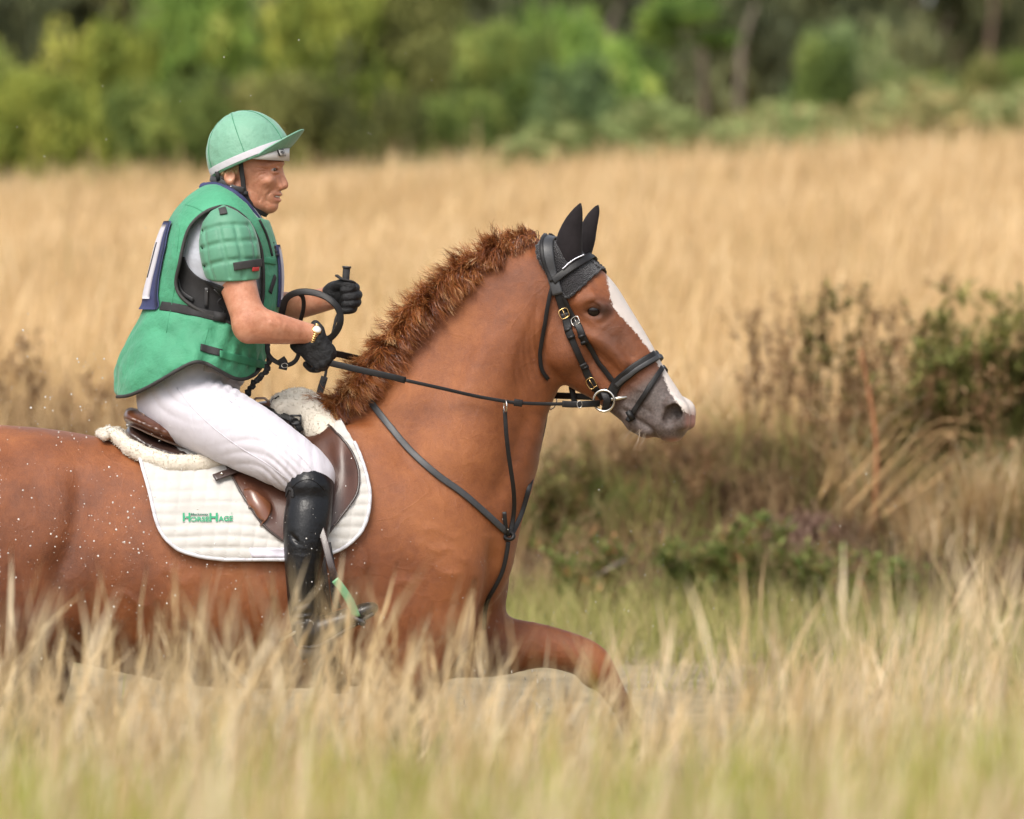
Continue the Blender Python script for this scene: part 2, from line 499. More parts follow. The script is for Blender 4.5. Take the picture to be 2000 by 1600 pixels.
plume = lambda t: np.where(t < 0.62, 0.22, np.where(t < 0.99, 1.0, 0.35)) 

def far_meadow():
    y = 10.2 + (46 - 10.2) * rng.uniform(0, 1, 130000) ** 0.8
    n = len(y); hw = (DIST + y) / DIST * 1.43 * 1.9 + 0.8
    x = rng.uniform(-1, 1, n) * hw
    z = gz(x, y)
    h = rng.normal(0.60, 0.10, n) * (0.9 + 0.25 * vnoise(np.stack([x, y * 0.5, 0 * x], 1), 0.8, 3) * 0.4)
    h = np.clip(h, 0.25, 1.0) * np.interp(y, [10, 14, 46], [0.55, 0.9, 1.05])
    tall = rng.uniform(0, 1, n) < 0.02; h[tall] *= 1.25
    lean = rng.normal(0, 0.10, (n, 2)) + [0.06, 0]
    w = np.interp(y, [10, 46], [0.007, 0.018]) * rng.uniform(0.7, 1.4, n)
    rnd = np.clip(0.55 + 0.2 * rng.normal(size=n), 0, 1)
    v, f, r = strips(n, np.stack([x, y, z], 1), h, lean, w, 3, plume, rnd=rnd)
    me = fast_mesh('meadow_grass', v, f, False); attr(me, 'rnd', r)
    o = obj('meadow_grass', me, mat_gold); tag(o, 'tall golden dry grass covering the meadow behind the pond', 'grass', kind='stuff')
far_meadow()

def near_grass():
    parts = []
    # dry flowering stems on the near bank
    n = 8000
    y = rng.uniform(-11.5, -3.9, n); d = DIST + y; hw = d / DIST * 1.43 * 1.3 + 0.25
    x = rng.uniform(-1, 1, n) * hw; z = gz(x, y)
    px = x / (d / DIST / SCALE) + 1000
    tip = 1360 + 235 * smoothstep(-4.5, -10.5, y) + 85 * rng.normal(size=n) - 60 * smoothstep(1300, 1900, px) + 25 * np.sin(px / 90.0) + 15 * np.sin(px / 37.0)
    tip = np.clip(tip, 1130, 1800)
    lo = 1160 + 110 * smoothstep(600, 1000, px) * (1 - smoothstep(1250, 1500, px)); tip = np.maximum(tip, lo + rng.uniform(0, 120, n))
    ztip = CAM_Z - (tip - 500) * d / DIST / SCALE
    h = np.clip(ztip - z, 0.12, 1.2)
    lean = rng.normal(0, 0.09, (n, 2)) + [0.05, 0]
    parts.append(strips(n, np.stack([x, y, z], 1), h, lean, rng.uniform(0.0045, 0.0095, n), 6, lambda t: 0.22 + 0.8 * np.exp(-((t - .84) / .13) ** 2) - .5 * (t > .99), curl=0.02, rnd=np.clip(rng.normal(0.62, 0.3, n), 0, 1)))
    # some taller individual stems that cross the horse
    n = 700
    y = rng.uniform(-7.5, -4.0, n); d = DIST + y; px = rng.uniform(-150, 2150, n); x = (px - 1000) * d / DIST / SCALE; z = gz(x, y)
    tip = rng.uniform(1040, 1300, n) + 110 * smoothstep(650, 1000, px) * (1 - smoothstep(1300, 1500, px)) - 60 * smoothstep(1500, 1800, px)
    h = np.clip(CAM_Z - (tip - 500) * d / DIST / SCALE - z, 0.2, 1.4)
    parts.append(strips(n, np.stack([x, y, z], 1), h, rng.normal(0, 0.13, (n, 2)) + [0.06, 0], rng.uniform(0.004, 0.0085, n), 7, lambda t: 0.2 + 0.85 * np.exp(-((t - .86) / .10) ** 2) - .6 * (t > .99), curl=0.03, rnd=rng.uniform(0.4, 0.9, n)))
    n = 230
    y = rng.uniform(-7.2, -4.0, n); d = DIST + y; px = rng.uniform(-100, 980, n); x = (px - 1000) * d / DIST / SCALE; z = gz(x, y)
    h = np.clip(CAM_Z - (rng.uniform(1190, 1360, n) - 500) * d / DIST / SCALE - z, 0.1, 1.4)
    parts.append(strips(n, np.stack([x, y, z], 1), h, rng.normal(0, 0.12, (n, 2)) + [0.05, 0], rng.uniform(0.004, 0.0085, n), 7, lambda t: 0.2 + 0.85 * np.exp(-((t - .84) / .12) ** 2) - .6 * (t > .99), curl=0.03, rnd=rng.uniform(0.3, 0.85, n)))
    v, f, r = join(parts)
    me = fast_mesh('near_bank_grass', v, f, False); attr(me, 'rnd', r)
    tag(obj('near_bank_grass', me, mat_straw), 'pale flowering dry grass on the near bank in front of the horse', 'grass', kind='stuff')
    # green blades low down
    n = 2300
    y = rng.uniform(-12.5, -6.0, n); d = DIST + y; hw = d / DIST * 1.43 * 1.3 + 0.2
    x = rng.uniform(-1, 1, n) * hw
    cl = vnoise(np.stack([x * 2.2, y * 0.7, 0 * x], 1), 1.6, 9)
    k = cl > -0.25; x, y, d, cl = x[k], y[k], d[k], cl[k]; n = len(x); z = gz(x, y)
    tip = 1490 - 90 * cl + 65 * rng.normal(size=n)
    h = np.clip(CAM_Z - (tip - 500) * d / DIST / SCALE - z, 0.08, 0.9)
    ex = []
    for cpx, ctip, cy, cn in ((740, 1390, -8.2, 26), (770, 1440, -8.6, 30), (1000, 1470, -9.2, 40), (1030, 1520, -9.6, 40), (1330, 1440, -8.6, 26), (1480, 1380, -8.0, 20), (1210, 1500, -9, 26), (1950, 1290, -7.6, 30), (1930, 1380, -8.2, 40), (360, 1530, -9.2, 36), (520, 1560, -9.5, 36), (120, 1540, -9.2, 30), (880, 1530, -9.4, 30), (1650, 1480, -9, 30), (1800, 1430, -8.6, 30), (620, 1480, -9, 26), (1130, 1560, -9.5, 40), (1560, 1540, -9.6, 40), (230, 1450, -8.8, 20), (40, 1380, -8.4, 16)):
        dd = DIST + cy; xx = (cpx - 1000) * dd / DIST / SCALE
        for _ in range(cn): ex.append((xx + rng.normal(0, .028), cy + rng.normal(0, .12), CAM_Z - (ctip + abs(rng.normal(0, 55)) - 500) * dd / DIST / SCALE))
    ex = np.array(ex); x = np.concatenate([x, ex[:, 0]]); y = np.concatenate([y, ex[:, 1]]); zz = gz(ex[:, 0], ex[:, 1]); z = np.concatenate([z, zz]); h = np.concatenate([h, np.clip(ex[:, 2] - zz, .08, 1.1)]); n = len(x)
    v, f, r = strips(n, np.stack([x, y, z], 1), h, rng.normal(0, 0.05, (n, 2)), rng.uniform(0.006, 0.013, n), 4, lambda t: (1 - t ** 2) * 0.95 + 0.05, rnd=rng.uniform(0.2, 0.9, n))
    me = fast_mesh('green_grass', v, f, False); attr(me, 'rnd', r)
    tag(obj('green_grass', me, mat_greenblade), 'fresh green grass blades low on the near bank', 'grass', kind='stuff')
near_grass()

# ---------------------------------------------------------------- shrubs and trees beyond the meadow
def crown_mesh(name, seed, nclump=46, per=130, flat=0.8, leaf=0.045, cr=0.26):
    r = np.random.default_rng(seed)
    c = r.normal(size=(nclump, 3)); c /= np.linalg.norm(c, axis=1)[:, None]
    c *= r.uniform(0.25, 1.0, nclump)[:, None] ** 0.5 * 0.82
    c[:, 2] = c[:, 2] * flat * 0.62 + 0.58
    cs = r.uniform(0.6, 1.25, nclump) * cr
    p = r.normal(size=(nclump, per, 3)); p /= np.linalg.norm(p, axis=2)[..., None]
    p *= (r.uniform(0, 1, (nclump, per, 1)) ** 0.45)
    pos = (c[:, None] + p * cs[:, None, None] * [1, 1, 0.75]).reshape(-1, 3)
    pos[:, 2] = np.maximum(pos[:, 2], 0.02 + 0.1 * r.uniform(size=len(pos)))
    n = len(pos)
    a = r.normal(size=(n, 3)); a /= np.linalg.norm(a, axis=1)[:, None]
    b = np.cross(a, r.normal(size=(n, 3))); b /= np.linalg.norm(b, axis=1)[:, None]
    s = leaf * r.uniform(0.6, 1.3, (n, 1))
    v = np.stack([pos - a * s, pos + b * s * 0.55, pos + a * s, pos - b * s * 0.55], 1).reshape(-1, 3)
    f = np.arange(n * 4).reshape(n, 4)
    me = fast_mesh(name, v, f, False)
    rn = np.repeat(r.uniform(0, 1, nclump), per) * 0.65 + r.uniform(0, 0.35, n)
    attr(me, 'rnd', np.repeat(rn, 4))
    return me
crown_meshes = [crown_mesh('crown', 11), crown_mesh('crown', 23, 38, 150, 0.95), crown_mesh('crown', 37, 54, 110, 0.7), crown_mesh('crown', 53, 30, 180, 1.1, 0.04, 0.3)]
bark = surf('bark', (0.12, 0.09, 0.065), 0.9, 0.4, 6, 0.6, 20)
bark_pale = surf('bark_pale', (0.16, 0.13, 0.10), 0.9, 0.3, 6, 0.6, 20)
def limbs_mesh(seed):
    r = np.random.default_rng(seed); mb = MB()
    mb.tube([(0, 0, -0.25), (0.01, 0, 0.1), (0.03, 0.01, 0.45), (0.0, 0.03, 0.9)], [0.07, 0.055, 0.04, 0.015], 7)
    for i in range(8):
        a = r.uniform(0, 6.28); z0 = r.uniform(0.05, 0.5); l = r.uniform(0.4, 0.75)
        mb.tube([(0.01, 0, z0), (math.cos(a) * l * 0.5, math.sin(a) * l * 0.5, z0 + 0.2), (math.cos(a) * l, math.sin(a) * l, z0 + 0.3 + r.uniform(0, .25))], [0.03, 0.02, 0.006], 5)
    return fast_mesh('trunk', np.concatenate(mb.v), mb.f)
limb_meshes = [limbs_mesh(3), limbs_mesh(8)]
T = {
 'yellow': plant_mat('foliage_yellow_green', [(0.0, (0.064, 0.093, 0.016)), (0.45, (0.204, 0.250, 0.044)), (0.8, (0.388, 0.407, 0.075)), (1.0, (0.554, 0.517, 0.129))], 0.3, 0.7),
 'mid': plant_mat('foliage_mid_green', [(0.0, (0.040, 0.064, 0.016)), (0.45, (0.130, 0.184, 0.044)), (0.8, (0.259, 0.314, 0.075)), (1.0, (0.388, 0.407, 0.108))], 0.3, 0.7),
 'olive': plant_mat('foliage_olive', [(0.0, (0.055, 0.063, 0.022)), (0.45, (0.158, 0.168, 0.046)), (0.8, (0.278, 0.278, 0.085)), (1.0, (0.443, 0.352, 0.151))], 0.25, 0.7),
 'bright': plant_mat('foliage_bright_green', [(0.0, (0.055, 0.101, 0.025)), (0.45, (0.184, 0.297, 0.064)), (0.8, (0.369, 0.500, 0.108)), (1.0, (0.591, 0.629, 0.172))], 0.35, 0.7),
 'blue': plant_mat('foliage_blue_green', [(0.0, (0.045, 0.071, 0.030)), (0.45, (0.129, 0.193, 0.075)), (0.8, (0.245, 0.309, 0.120)), (1.0, (0.347, 0.386, 0.164))], 0.25, 0.7),
 'dark': plant_mat('foliage_dark', [(0.0, (0.048, 0.057, 0.030)), (0.5, (0.132, 0.155, 0.075)), (1.0, (0.253, 0.265, 0.121))], 0.25, 0.5),
 'bracken': plant_mat('bracken_green', [(0.0, (0.115, 0.149, 0.046)), (0.4, (0.218, 0.265, 0.092)), (0.75, (0.322, 0.333, 0.138)), (1.0, (0.460, 0.356, 0.161))], 0.3, 1.6),
}
def shrub(name, label, cat, group, px, pytop, Y, hwpx, tint, i, sink=0.25, dz=None, barkm=None):
    k = (DIST + Y) / DIST / SCALE
    x = (px - 1000) * k; g = float(gz(x, Y)); top = CAM_Z + (500 - pytop) * k; H = (top - g); W = hwpx * k
    t = thing(name, (x, Y, g), label, cat, group)
    c = obj('crown', crown_meshes[i % 4], None, t, True); c.scale = (W * 1.25, W * 1.1, H / 0.98)
    if not c.data.materials: c.data.materials.append(T['mid'])
    c.material_slots[0].link = 'OBJECT'; c.material_slots[0].material = T[tint]
    c.rotation_euler.z = i * 1.3
    l = obj('trunk', limb_meshes[i % 2], None, t, True); l.scale = (W * 0.9, W * 0.9, H * 0.9)
    if not l.data.materials: l.data.materials.append(bark)
    return t
# (px, top py, depth, half width px, tint, label)
SH = [
 (60, 150, 47, 150, 'yellow', 'yellow green bush at the far left edge with a rounded top'),
 (215, 60, 50, 150, 'yellow', 'tall yellow green bush second from the left'),
 (330, 130, 46, 120, 'mid', 'dark green low bush standing directly left of the rider helmet'),
 (430, -30, 53, 160, 'bright', 'high bright green bush rising above the rider helmet'),
 (560, 150, 46, 130, 'olive', 'low olive bush right behind the rider helmet peak'),
 (650, -20, 52, 150, 'yellow', 'big yellow green bush in the middle of the thicket'),
 (730, 170, 46, 120, 'olive', 'brownish olive bush at the meadow edge right of the helmet'),
 (830, 20, 52, 150, 'olive', 'tall olive bush between two greener ones'),
 (900, 190, 47, 110, 'mid', 'dark low bush at the meadow edge left of the bracken'),
 (970, 60, 50, 130, 'mid', 'mid green bush left of the bright overhanging tree'),
 (1090, -10, 52, 130, 'bright', 'bright green bush above the horse mane'),
 (1110, 160, 47, 110, 'blue', 'low blue green bush above the horse ears'),
 (1200, 90, 49, 110, 'bright', 'bushy bright green shrub with yellow tips beside the dark hollow'),
 (1640, 60, 51, 110, 'blue', 'blue green shrub standing alone before the dark wood'),
 (1790, 120, 52, 90, 'mid', 'mid green bush right of the blue green shrub'),
 (1905, 150, 50, 80, 'olive', 'olive bush at the foot of the reddish trunk'),
 (2010, 110, 52, 90, 'mid', 'mid green bush at the right edge of the hedge'),
 (-90, 100, 50, 150, 'mid', 'mid green bush just outside the left edge'),
 (-330, 60, 52, 170, 'yellow', 'yellow green bush well outside the left edge'),
 (-600, 90, 51, 170, 'olive', 'olive bush farthest outside the left edge'),
 (2220, 90, 52, 150, 'bright', 'bright bush just outside the right edge'),
 (2480, 60, 52, 160, 'yellow', 'yellow green bush well outside the right edge'),
 (2740, 80, 51, 160, 'mid', 'mid green bush farthest outside the right edge'),
 (1620, 120, 48, 75, 'mid', 'small dark green bush at the foot of the blue green shrub'),
]
for i, (px, tp, Y, hw, ti, lab) in enumerate(SH):
    shrub('bush', lab, 'bush', 'bushes at the far edge of the meadow', px, tp, Y, hw, ti, i)

# overhanging branchy tree at the gap
k = (DIST + 51) / DIST / SCALE
def special_tree(px, Y, trunk_pts, crown_list, tint, label, barkm):
    k = (DIST + Y) / DIST / SCALE; x = (px - 1000) * k; g = float(gz(x, Y))
    t = thing('tree', (x, Y, g), label, 'tree', None)
    mb = MB(); pts = [((a - px) * k, 0.0, CAM_Z + (500 - b) * k - g) for a, b in trunk_pts]
    pts[0] = (pts[0][0], 0, -0.2); mb.tube(catmull(pts, 4), np.linspace(0.05, 0.022, len(pts) * 4 - 3), 8)
    o = mb.build('trunk', barkm, None); o.parent = t
    for j, (cx, cy, w, h) in enumerate(crown_list):
        c = obj('crown', crown_meshes[(j + 1) % 4], None, t, True)
        c.material_slots[0].link = 'OBJECT'; c.material_slots[0].material = T[tint]
        c.location = ((cx - px) * k, 0.1 * j, CAM_Z + (500 - cy) * k - g - h * k * 0.6); c.scale = (w * k, w * k, h * k / 1.0)
    return t
special_tree(1360, 52, [(1375, 200), (1372, 120), (1340, 50), (1300, 0)], [(1330, 20, 95, 70), (1400, 75, 62, 52), (1290, 60, 70, 60)], 'bright', 'yellow green tree whose branch arches over the dark hollow', bark)
special_tree(1440, 54, [(1438, 190), (1446, 130), (1455, 70), (1475, 10)], [(1500, -80, 70, 60)], 'mid', 'slender pale trunked tree leaning at the right side of the hollow', bark_pale)
special_tree(1210, 53, [(1200, 200), (1210, 120), (1190, 60), (1230, -30)], [(1200, -60, 90, 70)], 'mid', 'grey trunked tree half hidden between bright green bushes', bark_pale)
special_tree(1930, 64, [(1925, 200), (1932, 100), (1940, 20), (1945, -200)], [(1930, -200, 160, 90)], 'dark', 'tall reddish trunked tree at the right end of the wood', surf('bark_red', (0.11, 0.075, 0.055), 0.9, 0.3, 6, 0.6, 20))
# dark wood behind
WD = ['left of all the bushes', 'above the far left bush', 'behind the tallest left bushes', 'behind the middle of the thicket', 'behind the olive bushes', 'over the horse mane', 'behind the arching tree', 'behind the pale leaning trunk', 'behind the blue green shrub', 'right of the blue green shrub', 'left of the reddish trunk', 'at the far right edge', 'filling the top right corner']
WD += ['far outside the left edge', 'outside the left edge', 'just beyond the left edge', 'just beyond the right edge', 'outside the right edge', 'far outside the right edge']
for i, px in enumerate(list(range(-160, 2300, 195)) + [-745, -550, -355, 2375, 2570, 2765]):
    shrub('dark_tree', 'dark woodland tree %s' % WD[i], 'tree', 'dark trees of the wood behind the bushes', px, -260 + 30 * (i % 3), 66 + 3 * (i % 2), 190, 'dark', i + 1)
o = None
# far wood that closes the view
def wood_mass():
    n = 38000; r = np.random.default_rng(5)
    x = r.uniform(-26, 26, n); y = r.uniform(72, 80, n); z = gz(x, y) + r.uniform(0, 1, n) * 8.0
    pos = np.stack([x, y, z], 1); a = r.normal(size=(n, 3)); a /= np.linalg.norm(a, axis=1)[:, None]
    b = np.cross(a, r.normal(size=(n, 3))); b /= np.linalg.norm(b, axis=1)[:, None]; s = r.uniform(0.12, 0.28, (n, 1))
    v = np.stack([pos - a * s, pos + b * s * 0.7, pos + a * s, pos - b * s * 0.7], 1).reshape(-1, 3)
    me = fast_mesh('wood', v, np.arange(n * 4).reshape(n, 4), False); attr(me, 'rnd', np.repeat(r.uniform(0, 1, n), 4))
    tag(obj('wood', me, T['dark']), 'dark woodland mass closing the view behind the trees', 'wood', kind='stuff')
wood_mass()
# bracken belt
def bracken():
    n = 46000; r = np.random.default_rng(15)
    x = r.uniform(-10, 12, n); y = r.uniform(43, 50, n)
    z0 = gz(x, y); hh = (0.72 + 0.09 * np.sin(x * 2.1) + 0.12 * np.sin(x * 5.3 + 1) + .08 * np.sin(x * 13 + y)) * smoothstep(-1.5, 1.0, x) + 0.2
    z = z0 + hh * r.uniform(0.1, 1, n) ** 0.6 * 0.95
    pos = np.stack([x, y, z], 1); a = r.normal(size=(n, 3)) * [1, 1, 0.4]; a /= np.linalg.norm(a, axis=1)[:, None]
    b = np.cross(a, r.normal(size=(n, 3))); b /= np.linalg.norm(b, axis=1)[:, None]; s = r.uniform(0.05, 0.11, (n, 1))
    v = np.stack([pos - a * s, pos + b * s * 0.5, pos + a * s, pos - b * s * 0.5], 1).reshape(-1, 3)
    me = fast_mesh('bracken', v, np.arange(n * 4).reshape(n, 4), False)
    rn = 0.5 + 0.25 * vnoise(pos, 0.9, 4) + 0.2 * r.normal(size=n); attr(me, 'rnd', np.repeat(np.clip(rn, 0, 1), 4))
    tag(obj('bracken', me, T['bracken']), 'pale green bracken belt between the meadow and the bushes', 'bracken', kind='stuff')
bracken()

# ================================================================ HORSE
HD_L = np.array((math.sin(math.radians(14)), math.cos(math.radians(14)), 0.0))   # lateral axis of the turned head
HORSE_BASE = P(400, 1945, 0)
horse = None

def head_y(px, py):
    """depth of the head's middle plane: swings towards the camera from poll to muzzle"""
    X = (px - 1085) / SCALE
    return -math.tan(math.radians(14)) * X

def build_horse():
    F = Field((axis((-2.35, -1.5, 0.014), (-1.5, -0.02, 0.0095), (-0.02, 0.56, 0.0045)), axis((-0.42, -0.15, 0.0095), (-0.15, 0.13, 0.0048), (0.13, 0.42, 0.0125)), axis((-0.04, 0.7, 0.0135), (0.7, 1.47, 0.0095), (1.47, 2.16, 0.0048))))
    C = F.chain
    # trunk
    C([(-215, 1035, 0, 165, 0.98), (-100, 1040, 0, 208, 0.96), (50, 1052, 0, 218, 0.95), (200, 1078, 0, 222, 0.93), (400, 1105, 0, 235, 0.97), (560, 1105, 0, 240, 0.93), (700, 1085, 0, 250, 0.76), (790, 1060, 0, 215, 0.76)], 0)
    C([(560, 960, 0, 130, 0.5), (650, 930, 0, 135, 0.42), (720, 900, 0, 130, 0.45)], 0.06)       # withers
    # neck
    C([(800, 1020, 0, 195, 0.74), (855, 905, 0, 192, 0.60), (912, 775, 0, 162, 0.50), (960, 690, -.0, 148, 0.48), (1005, 630, -.005, 132, 0.50), (1050, 588, -.01, 108, 0.60)], 0.05)
    C([(700, 800, 0, 55, 0.8), (790, 690, 0, 52, 0.75), (880, 595, 0, 50, 0.7), (960, 535, 0, 48, 0.7), (1050, 510, -.0, 42, 0.8)], 0.03)   # crest
    # breast
    for s in (-1, 1):
        C([(850 + 30 * (s > 0), 1020, s * .10, 92, 0.85), (868 + 42 * (s > 0), 1110, s * .115, 86, 0.85), (858 + 40 * (s > 0), 1200, s * .12, 84, 0.85)], 0.035)
        C([(690, 900, s * .12, 70, 0.55), (770, 1010, s * .19, 80, 0.5), (850, 1110, s * .185, 70, 0.6)], 0.05)     # shoulder blade
        C([(760, 1190, s * .16, 105, 0.62), (790, 1280, s * .14, 88, 0.66)], 0.06)                              # upper arm
        C([(-150, 960, s * .17, 135, 0.65), (-60, 1080, s * .18, 165, 0.6), (30, 1190, s * .19, 118, 0.6)], 0.06)    # thigh
        C([(150, 1000, s * .16, 60, 0.6), (120, 1120, s * .17, 80, 0.5)], 0.08)                                 # flank fold
        # jugular groove muscle and cheek-side neck muscle
        C([(1000, 640, s * .075, 46, 0.6), (940, 760, s * .09, 58, 0.6), (880, 900, s * .12, 76, 0.6)], 0.04)
    # near foreleg (stands under the body)
    C([(790, 1280, -.14, 80, 0.7), (792, 1345, -.14, 62, 0.75), (806, 1430, -.14, 40, 0.85), (815, 1500, -.14, 34, 1)], 0.04)
    C([(815, 1500, -.14, 34, 1), (812, 1560, -.14, 25, .9), (806, 1690, -.14, 20, .9), (802, 1770, -.14, 27, .9), (815, 1840, -.14, 22, 1)], 0.02)
    C([(818, 1860, -.14, 26, 1), (826, 1905, -.14, 36, 1)], 0.01)
    # far foreleg (reaches forward)
    C([(870, 1235, .14, 90, 0.7), (960, 1260, .14, 64, 0.75), (1060, 1262, .13, 43, .85), (1140, 1284, .13, 38, .95), (1162, 1308, .13, 36, .95)], 0.04)
    C([(1162, 1302, .13, 34, .95), (1190, 1338, .13, 26, .9), (1222, 1396, .13, 21, .9), (1252, 1452, .13, 27, .9), (1276, 1496, .13, 22, 1)], 0.02)
    C([(1282, 1500, .13, 26, 1), (1306, 1540, .13, 35, 1)], 0.01)
    # hind legs
    for s, dx in ((-1, 0), (1, 210)):
        y = s * .15
        C([(20, 1200, y, 105, .65), (-20 + dx * .4, 1290, y, 82, .6), (-110 + dx * .8, 1420, y, 50, .7), (-170 + dx, 1500, y, 36, .8)], 0.05)
        C([(-175 + dx, 1495, y, 36, .8), (-165 + dx, 1580, y, 26, .9), (-150 + dx, 1720, y, 22, .9), (-140 + dx, 1780, y, 28, .9), (-120 + dx, 1840, y, 23, 1)], 0.02)
        C([(-118 + dx, 1860, y, 26, 1), (-108 + dx, 1905, y, 37, 1)], 0.01)
    # ---- head
    def H(pts, k, op='add'):
        C([(a, b, head_y(a, b) + c, r, s) for a, b, c, r, s in pts], k, op=op, L=HD_L)
    H([(1085, 545, 0, 62, 1.0), (1120, 562, 0, 62, 1.05), (1152, 590, 0, 60, 1.08), (1180, 634, 0, 60, .98), (1218, 690, 0, 57, .78), (1255, 744, 0, 50, .76), (1288, 787, 0, 45, .86), (1305, 811, 0, 43, .92)], 0.03)
    H([(1085, 610, 0, 62, .85), (1108, 668, 0, 66, .80), (1140, 712, 0, 52, .82), (1175, 742, 0, 42, .78), (1215, 778, 0, 36, .78), (1248, 808, 0, 33, .92)], 0.03)
    H([(1244, 822, 0, 24, 1.3), (1262, 836, 0, 20, 1.35)], 0.012)           # lower lip and chin
    H([(1296, 826, 0, 33, 1.25), (1312, 832, 0, 30, 1.25)], 0.015)          # upper lip
    for s in (-1, 1):
        o = HD_L * s
        def Q(px, py, lat, r, sc=1.0):
            c = P(px, py, 0); c = P(px, py, head_y(px, py)) + o * lat; return (*c, r / SCALE, sc)
        W = lambda pts, k, op='add': C(pts, k, op=op, L=HD_L, world=True)
        W([Q(1150, 588, .078, 17), Q(1168, 584, .083, 16), Q(1188, 598, .075, 15)], 0.018)       # brow
        W([Q(1140, 645, .074, 12), Q(1185, 668, .070, 12), Q(1228, 708, .056, 10)], 0.018)        # facial crest
        W([Q(1090, 640, .058, 40, .6), Q(1112, 680, .055, 45, .6)], 0.03)                         # cheek disc
        W([Q(1172, 607, .094, 17)], 0.008, 'sub')                                                 # eye socket
        W([Q(1154, 612, .076, 7), Q(1172, 622, .080, 6), Q(1190, 616, .073, 5)], 0.008)           # lower lid
        W([Q(1152, 604, .080, 7), Q(1169, 594, .086, 8), Q(1190, 603, .076, 6)], 0.008)           # upper lid
        W([Q(1320, 790, .046, 17), Q(1336, 800, .040, 16), Q(1339, 826, .036, 14)], 0.014)        # nostril rim
        W([Q(1315, 818, .058, 13), Q(1325, 800, .056, 13), Q(1333, 810, .046, 10)], 0.006, 'sub')  # nostril
        W([Q(1205, 796, .054, 4), Q(1230, 812, .058, 5.5), Q(1260, 832, .058, 6.5), Q(1280, 850, .050, 7), Q(1290, 864, 0.0, 7)], 0.004, 'sub')   # mouth line
        W([Q(1080, 505, .055, 30)], 0.03)                                                         # ear base
    def mask(v, it):
        px, py = PXY(v)
        body = 1 - smoothstep(980, 1060, px) * (1 - smoothstep(860, 900, py))
        return np.where(it < 1, 1.0, np.maximum(body, 0.12 if it < 2 else 0.0))
    v, f = F.mesh(9, mask)
    me = fast_mesh('horse', v, f); no = np.zeros(len(v) * 3, np.float32); me.vertices.foreach_get('normal', no); no = no.reshape(-1, 3)
    # creases, veins and muscle lines pressed into or raised from the skin
    s_ = (v - P(1085, 560, 0)) @ HD_L; nr_ = v.copy(); fr_ = s_ > 0; nr_[fr_] -= 2 * s_[fr_, None] * HD_L
    hx, hy = PXY(nr_); bx_, by_ = PXY(v * np.array((1, -1, 1)) * (v[:, 1:2] > 0) + v * (v[:, 1:2] <= 0))
    dsp = np.zeros(len(v))
    def line(pts, depth, width, head=False):
        X_, Y_ = (hx, hy) if head else (bx_, by_); q = catmull([np.array(p, float) for p in pts], 5); d = np.full(len(v), 1e9); tt = np.zeros(len(v))
        near_ = (X_ > q[:, 0].min() - 4 * width) & (X_ < q[:, 0].max() + 4 * width) & (Y_ > q[:, 1].min() - 4 * width) & (Y_ < q[:, 1].max() + 4 * width)
        xx, yy = X_[near_], Y_[near_]; dd = np.full(len(xx), 1e9); t_ = np.zeros(len(xx))
        for k_ in range(len(q) - 1):
            a, b_ = q[k_], q[k_ + 1]; ba = b_ - a; u = np.clip(((xx - a[0]) * ba[0] + (yy - a[1]) * ba[1]) / (ba @ ba), 0, 1)
            e_ = np.hypot(xx - a[0] - u * ba[0], yy - a[1] - u * ba[1]); m_ = e_ < dd; dd[m_] = e_[m_]; t_[m_] = (k_ + u[m_]) / (len(q) - 1)
        dsp[near_] += depth * np.exp(-(dd / width) ** 2) * np.clip(np.sin(np.clip(t_, .04, .96) * math.pi) * 1.6, 0, 1)
    for i, (a, b_, c_) in enumerate((((1050, 575), (1046, 650), (1058, 738)), ((1040, 600), (1036, 670), (1050, 745)), ((1030, 625), (1026, 690), (1044, 765)), ((1018, 655), (1016, 715), (1038, 780)), ((1008, 690), (1008, 740), (1030, 800)))):
        line((a, b_, c_), -.0028 + .0003 * i, 5)
    line([(1046, 770), (1020, 850), (990, 930), (960, 1000)], -.010, 20)          # jugular groove
    line([(900, 640), (860, 760), (800, 880), (760, 960)], -.006, 30)
    line([(975, 640), (930, 720), (900, 800)], .005, 22)
    line([(962, 1040), (966, 1120), (950, 1190), (930, 1260)], -.020, 14)         # edge of the breast muscle
    line([(700, 1000), (760, 1090), (800, 1180), (830, 1260)], -.007, 24)         # shoulder to forearm
    line([(640, 1130), (700, 1220), (730, 1300)], -.008, 22)
    line([(150, 900), (158, 975), (140, 1060), (95, 1170)], -.020, 24)            # flank fold
    line([(0, 930), (60, 1010), (90, 1120)], .008, 34)
    for q in ([(810, 1020), (830, 1035), (850, 1030), (880, 1050), (905, 1045)], [(830, 1060), (850, 1075), (880, 1072), (900, 1092), (925, 1100)], [(760, 1150), (790, 1135), (815, 1148)], [(850, 1105), (870, 1120), (905, 1122)], [(300, 1130), (330, 1110), (350, 1140), (385, 1125)], [(200, 1190), (240, 1160), (280, 1185), (300, 1170)], [(700, 1060), (715, 1090), (705, 1120)]):
        line(q, .0035, 6)
    for a in range(6): line([(668 + a * 13, 1095 + a * 4), (660 + a * 13, 1125 + a * 4), (664 + a * 13, 1155 + a * 3)], -.003, 6)      # girth wrinkles
    H_ = lambda p, d, w: line(p, d, w, True)
    H_([(1206, 794), (1232, 811), (1258, 829), (1275, 843), (1284, 858)], -.0085, 4.5)       # mouth
    H_([(1248, 842), (1262, 848), (1276, 846)], .0025, 7)
    H_([(1290, 850), (1310, 858), (1330, 856)], .003, 8)
    H_([(1214, 785), (1240, 790), (1262, 800), (1280, 815)], -.0022, 5)
    H_([(1148, 598), (1168, 586), (1192, 592), (1200, 604)], -.0028, 4)                      # lid folds
    H_([(1150, 618), (1172, 632), (1195, 622)], -.0022, 5)
    H_([(1080, 610), (1060, 660), (1068, 715), (1100, 742)], -.004, 9)                       # jaw edge
    H_([(1150, 650), (1190, 672), (1232, 712)], .004, 9)                                     # facial crest
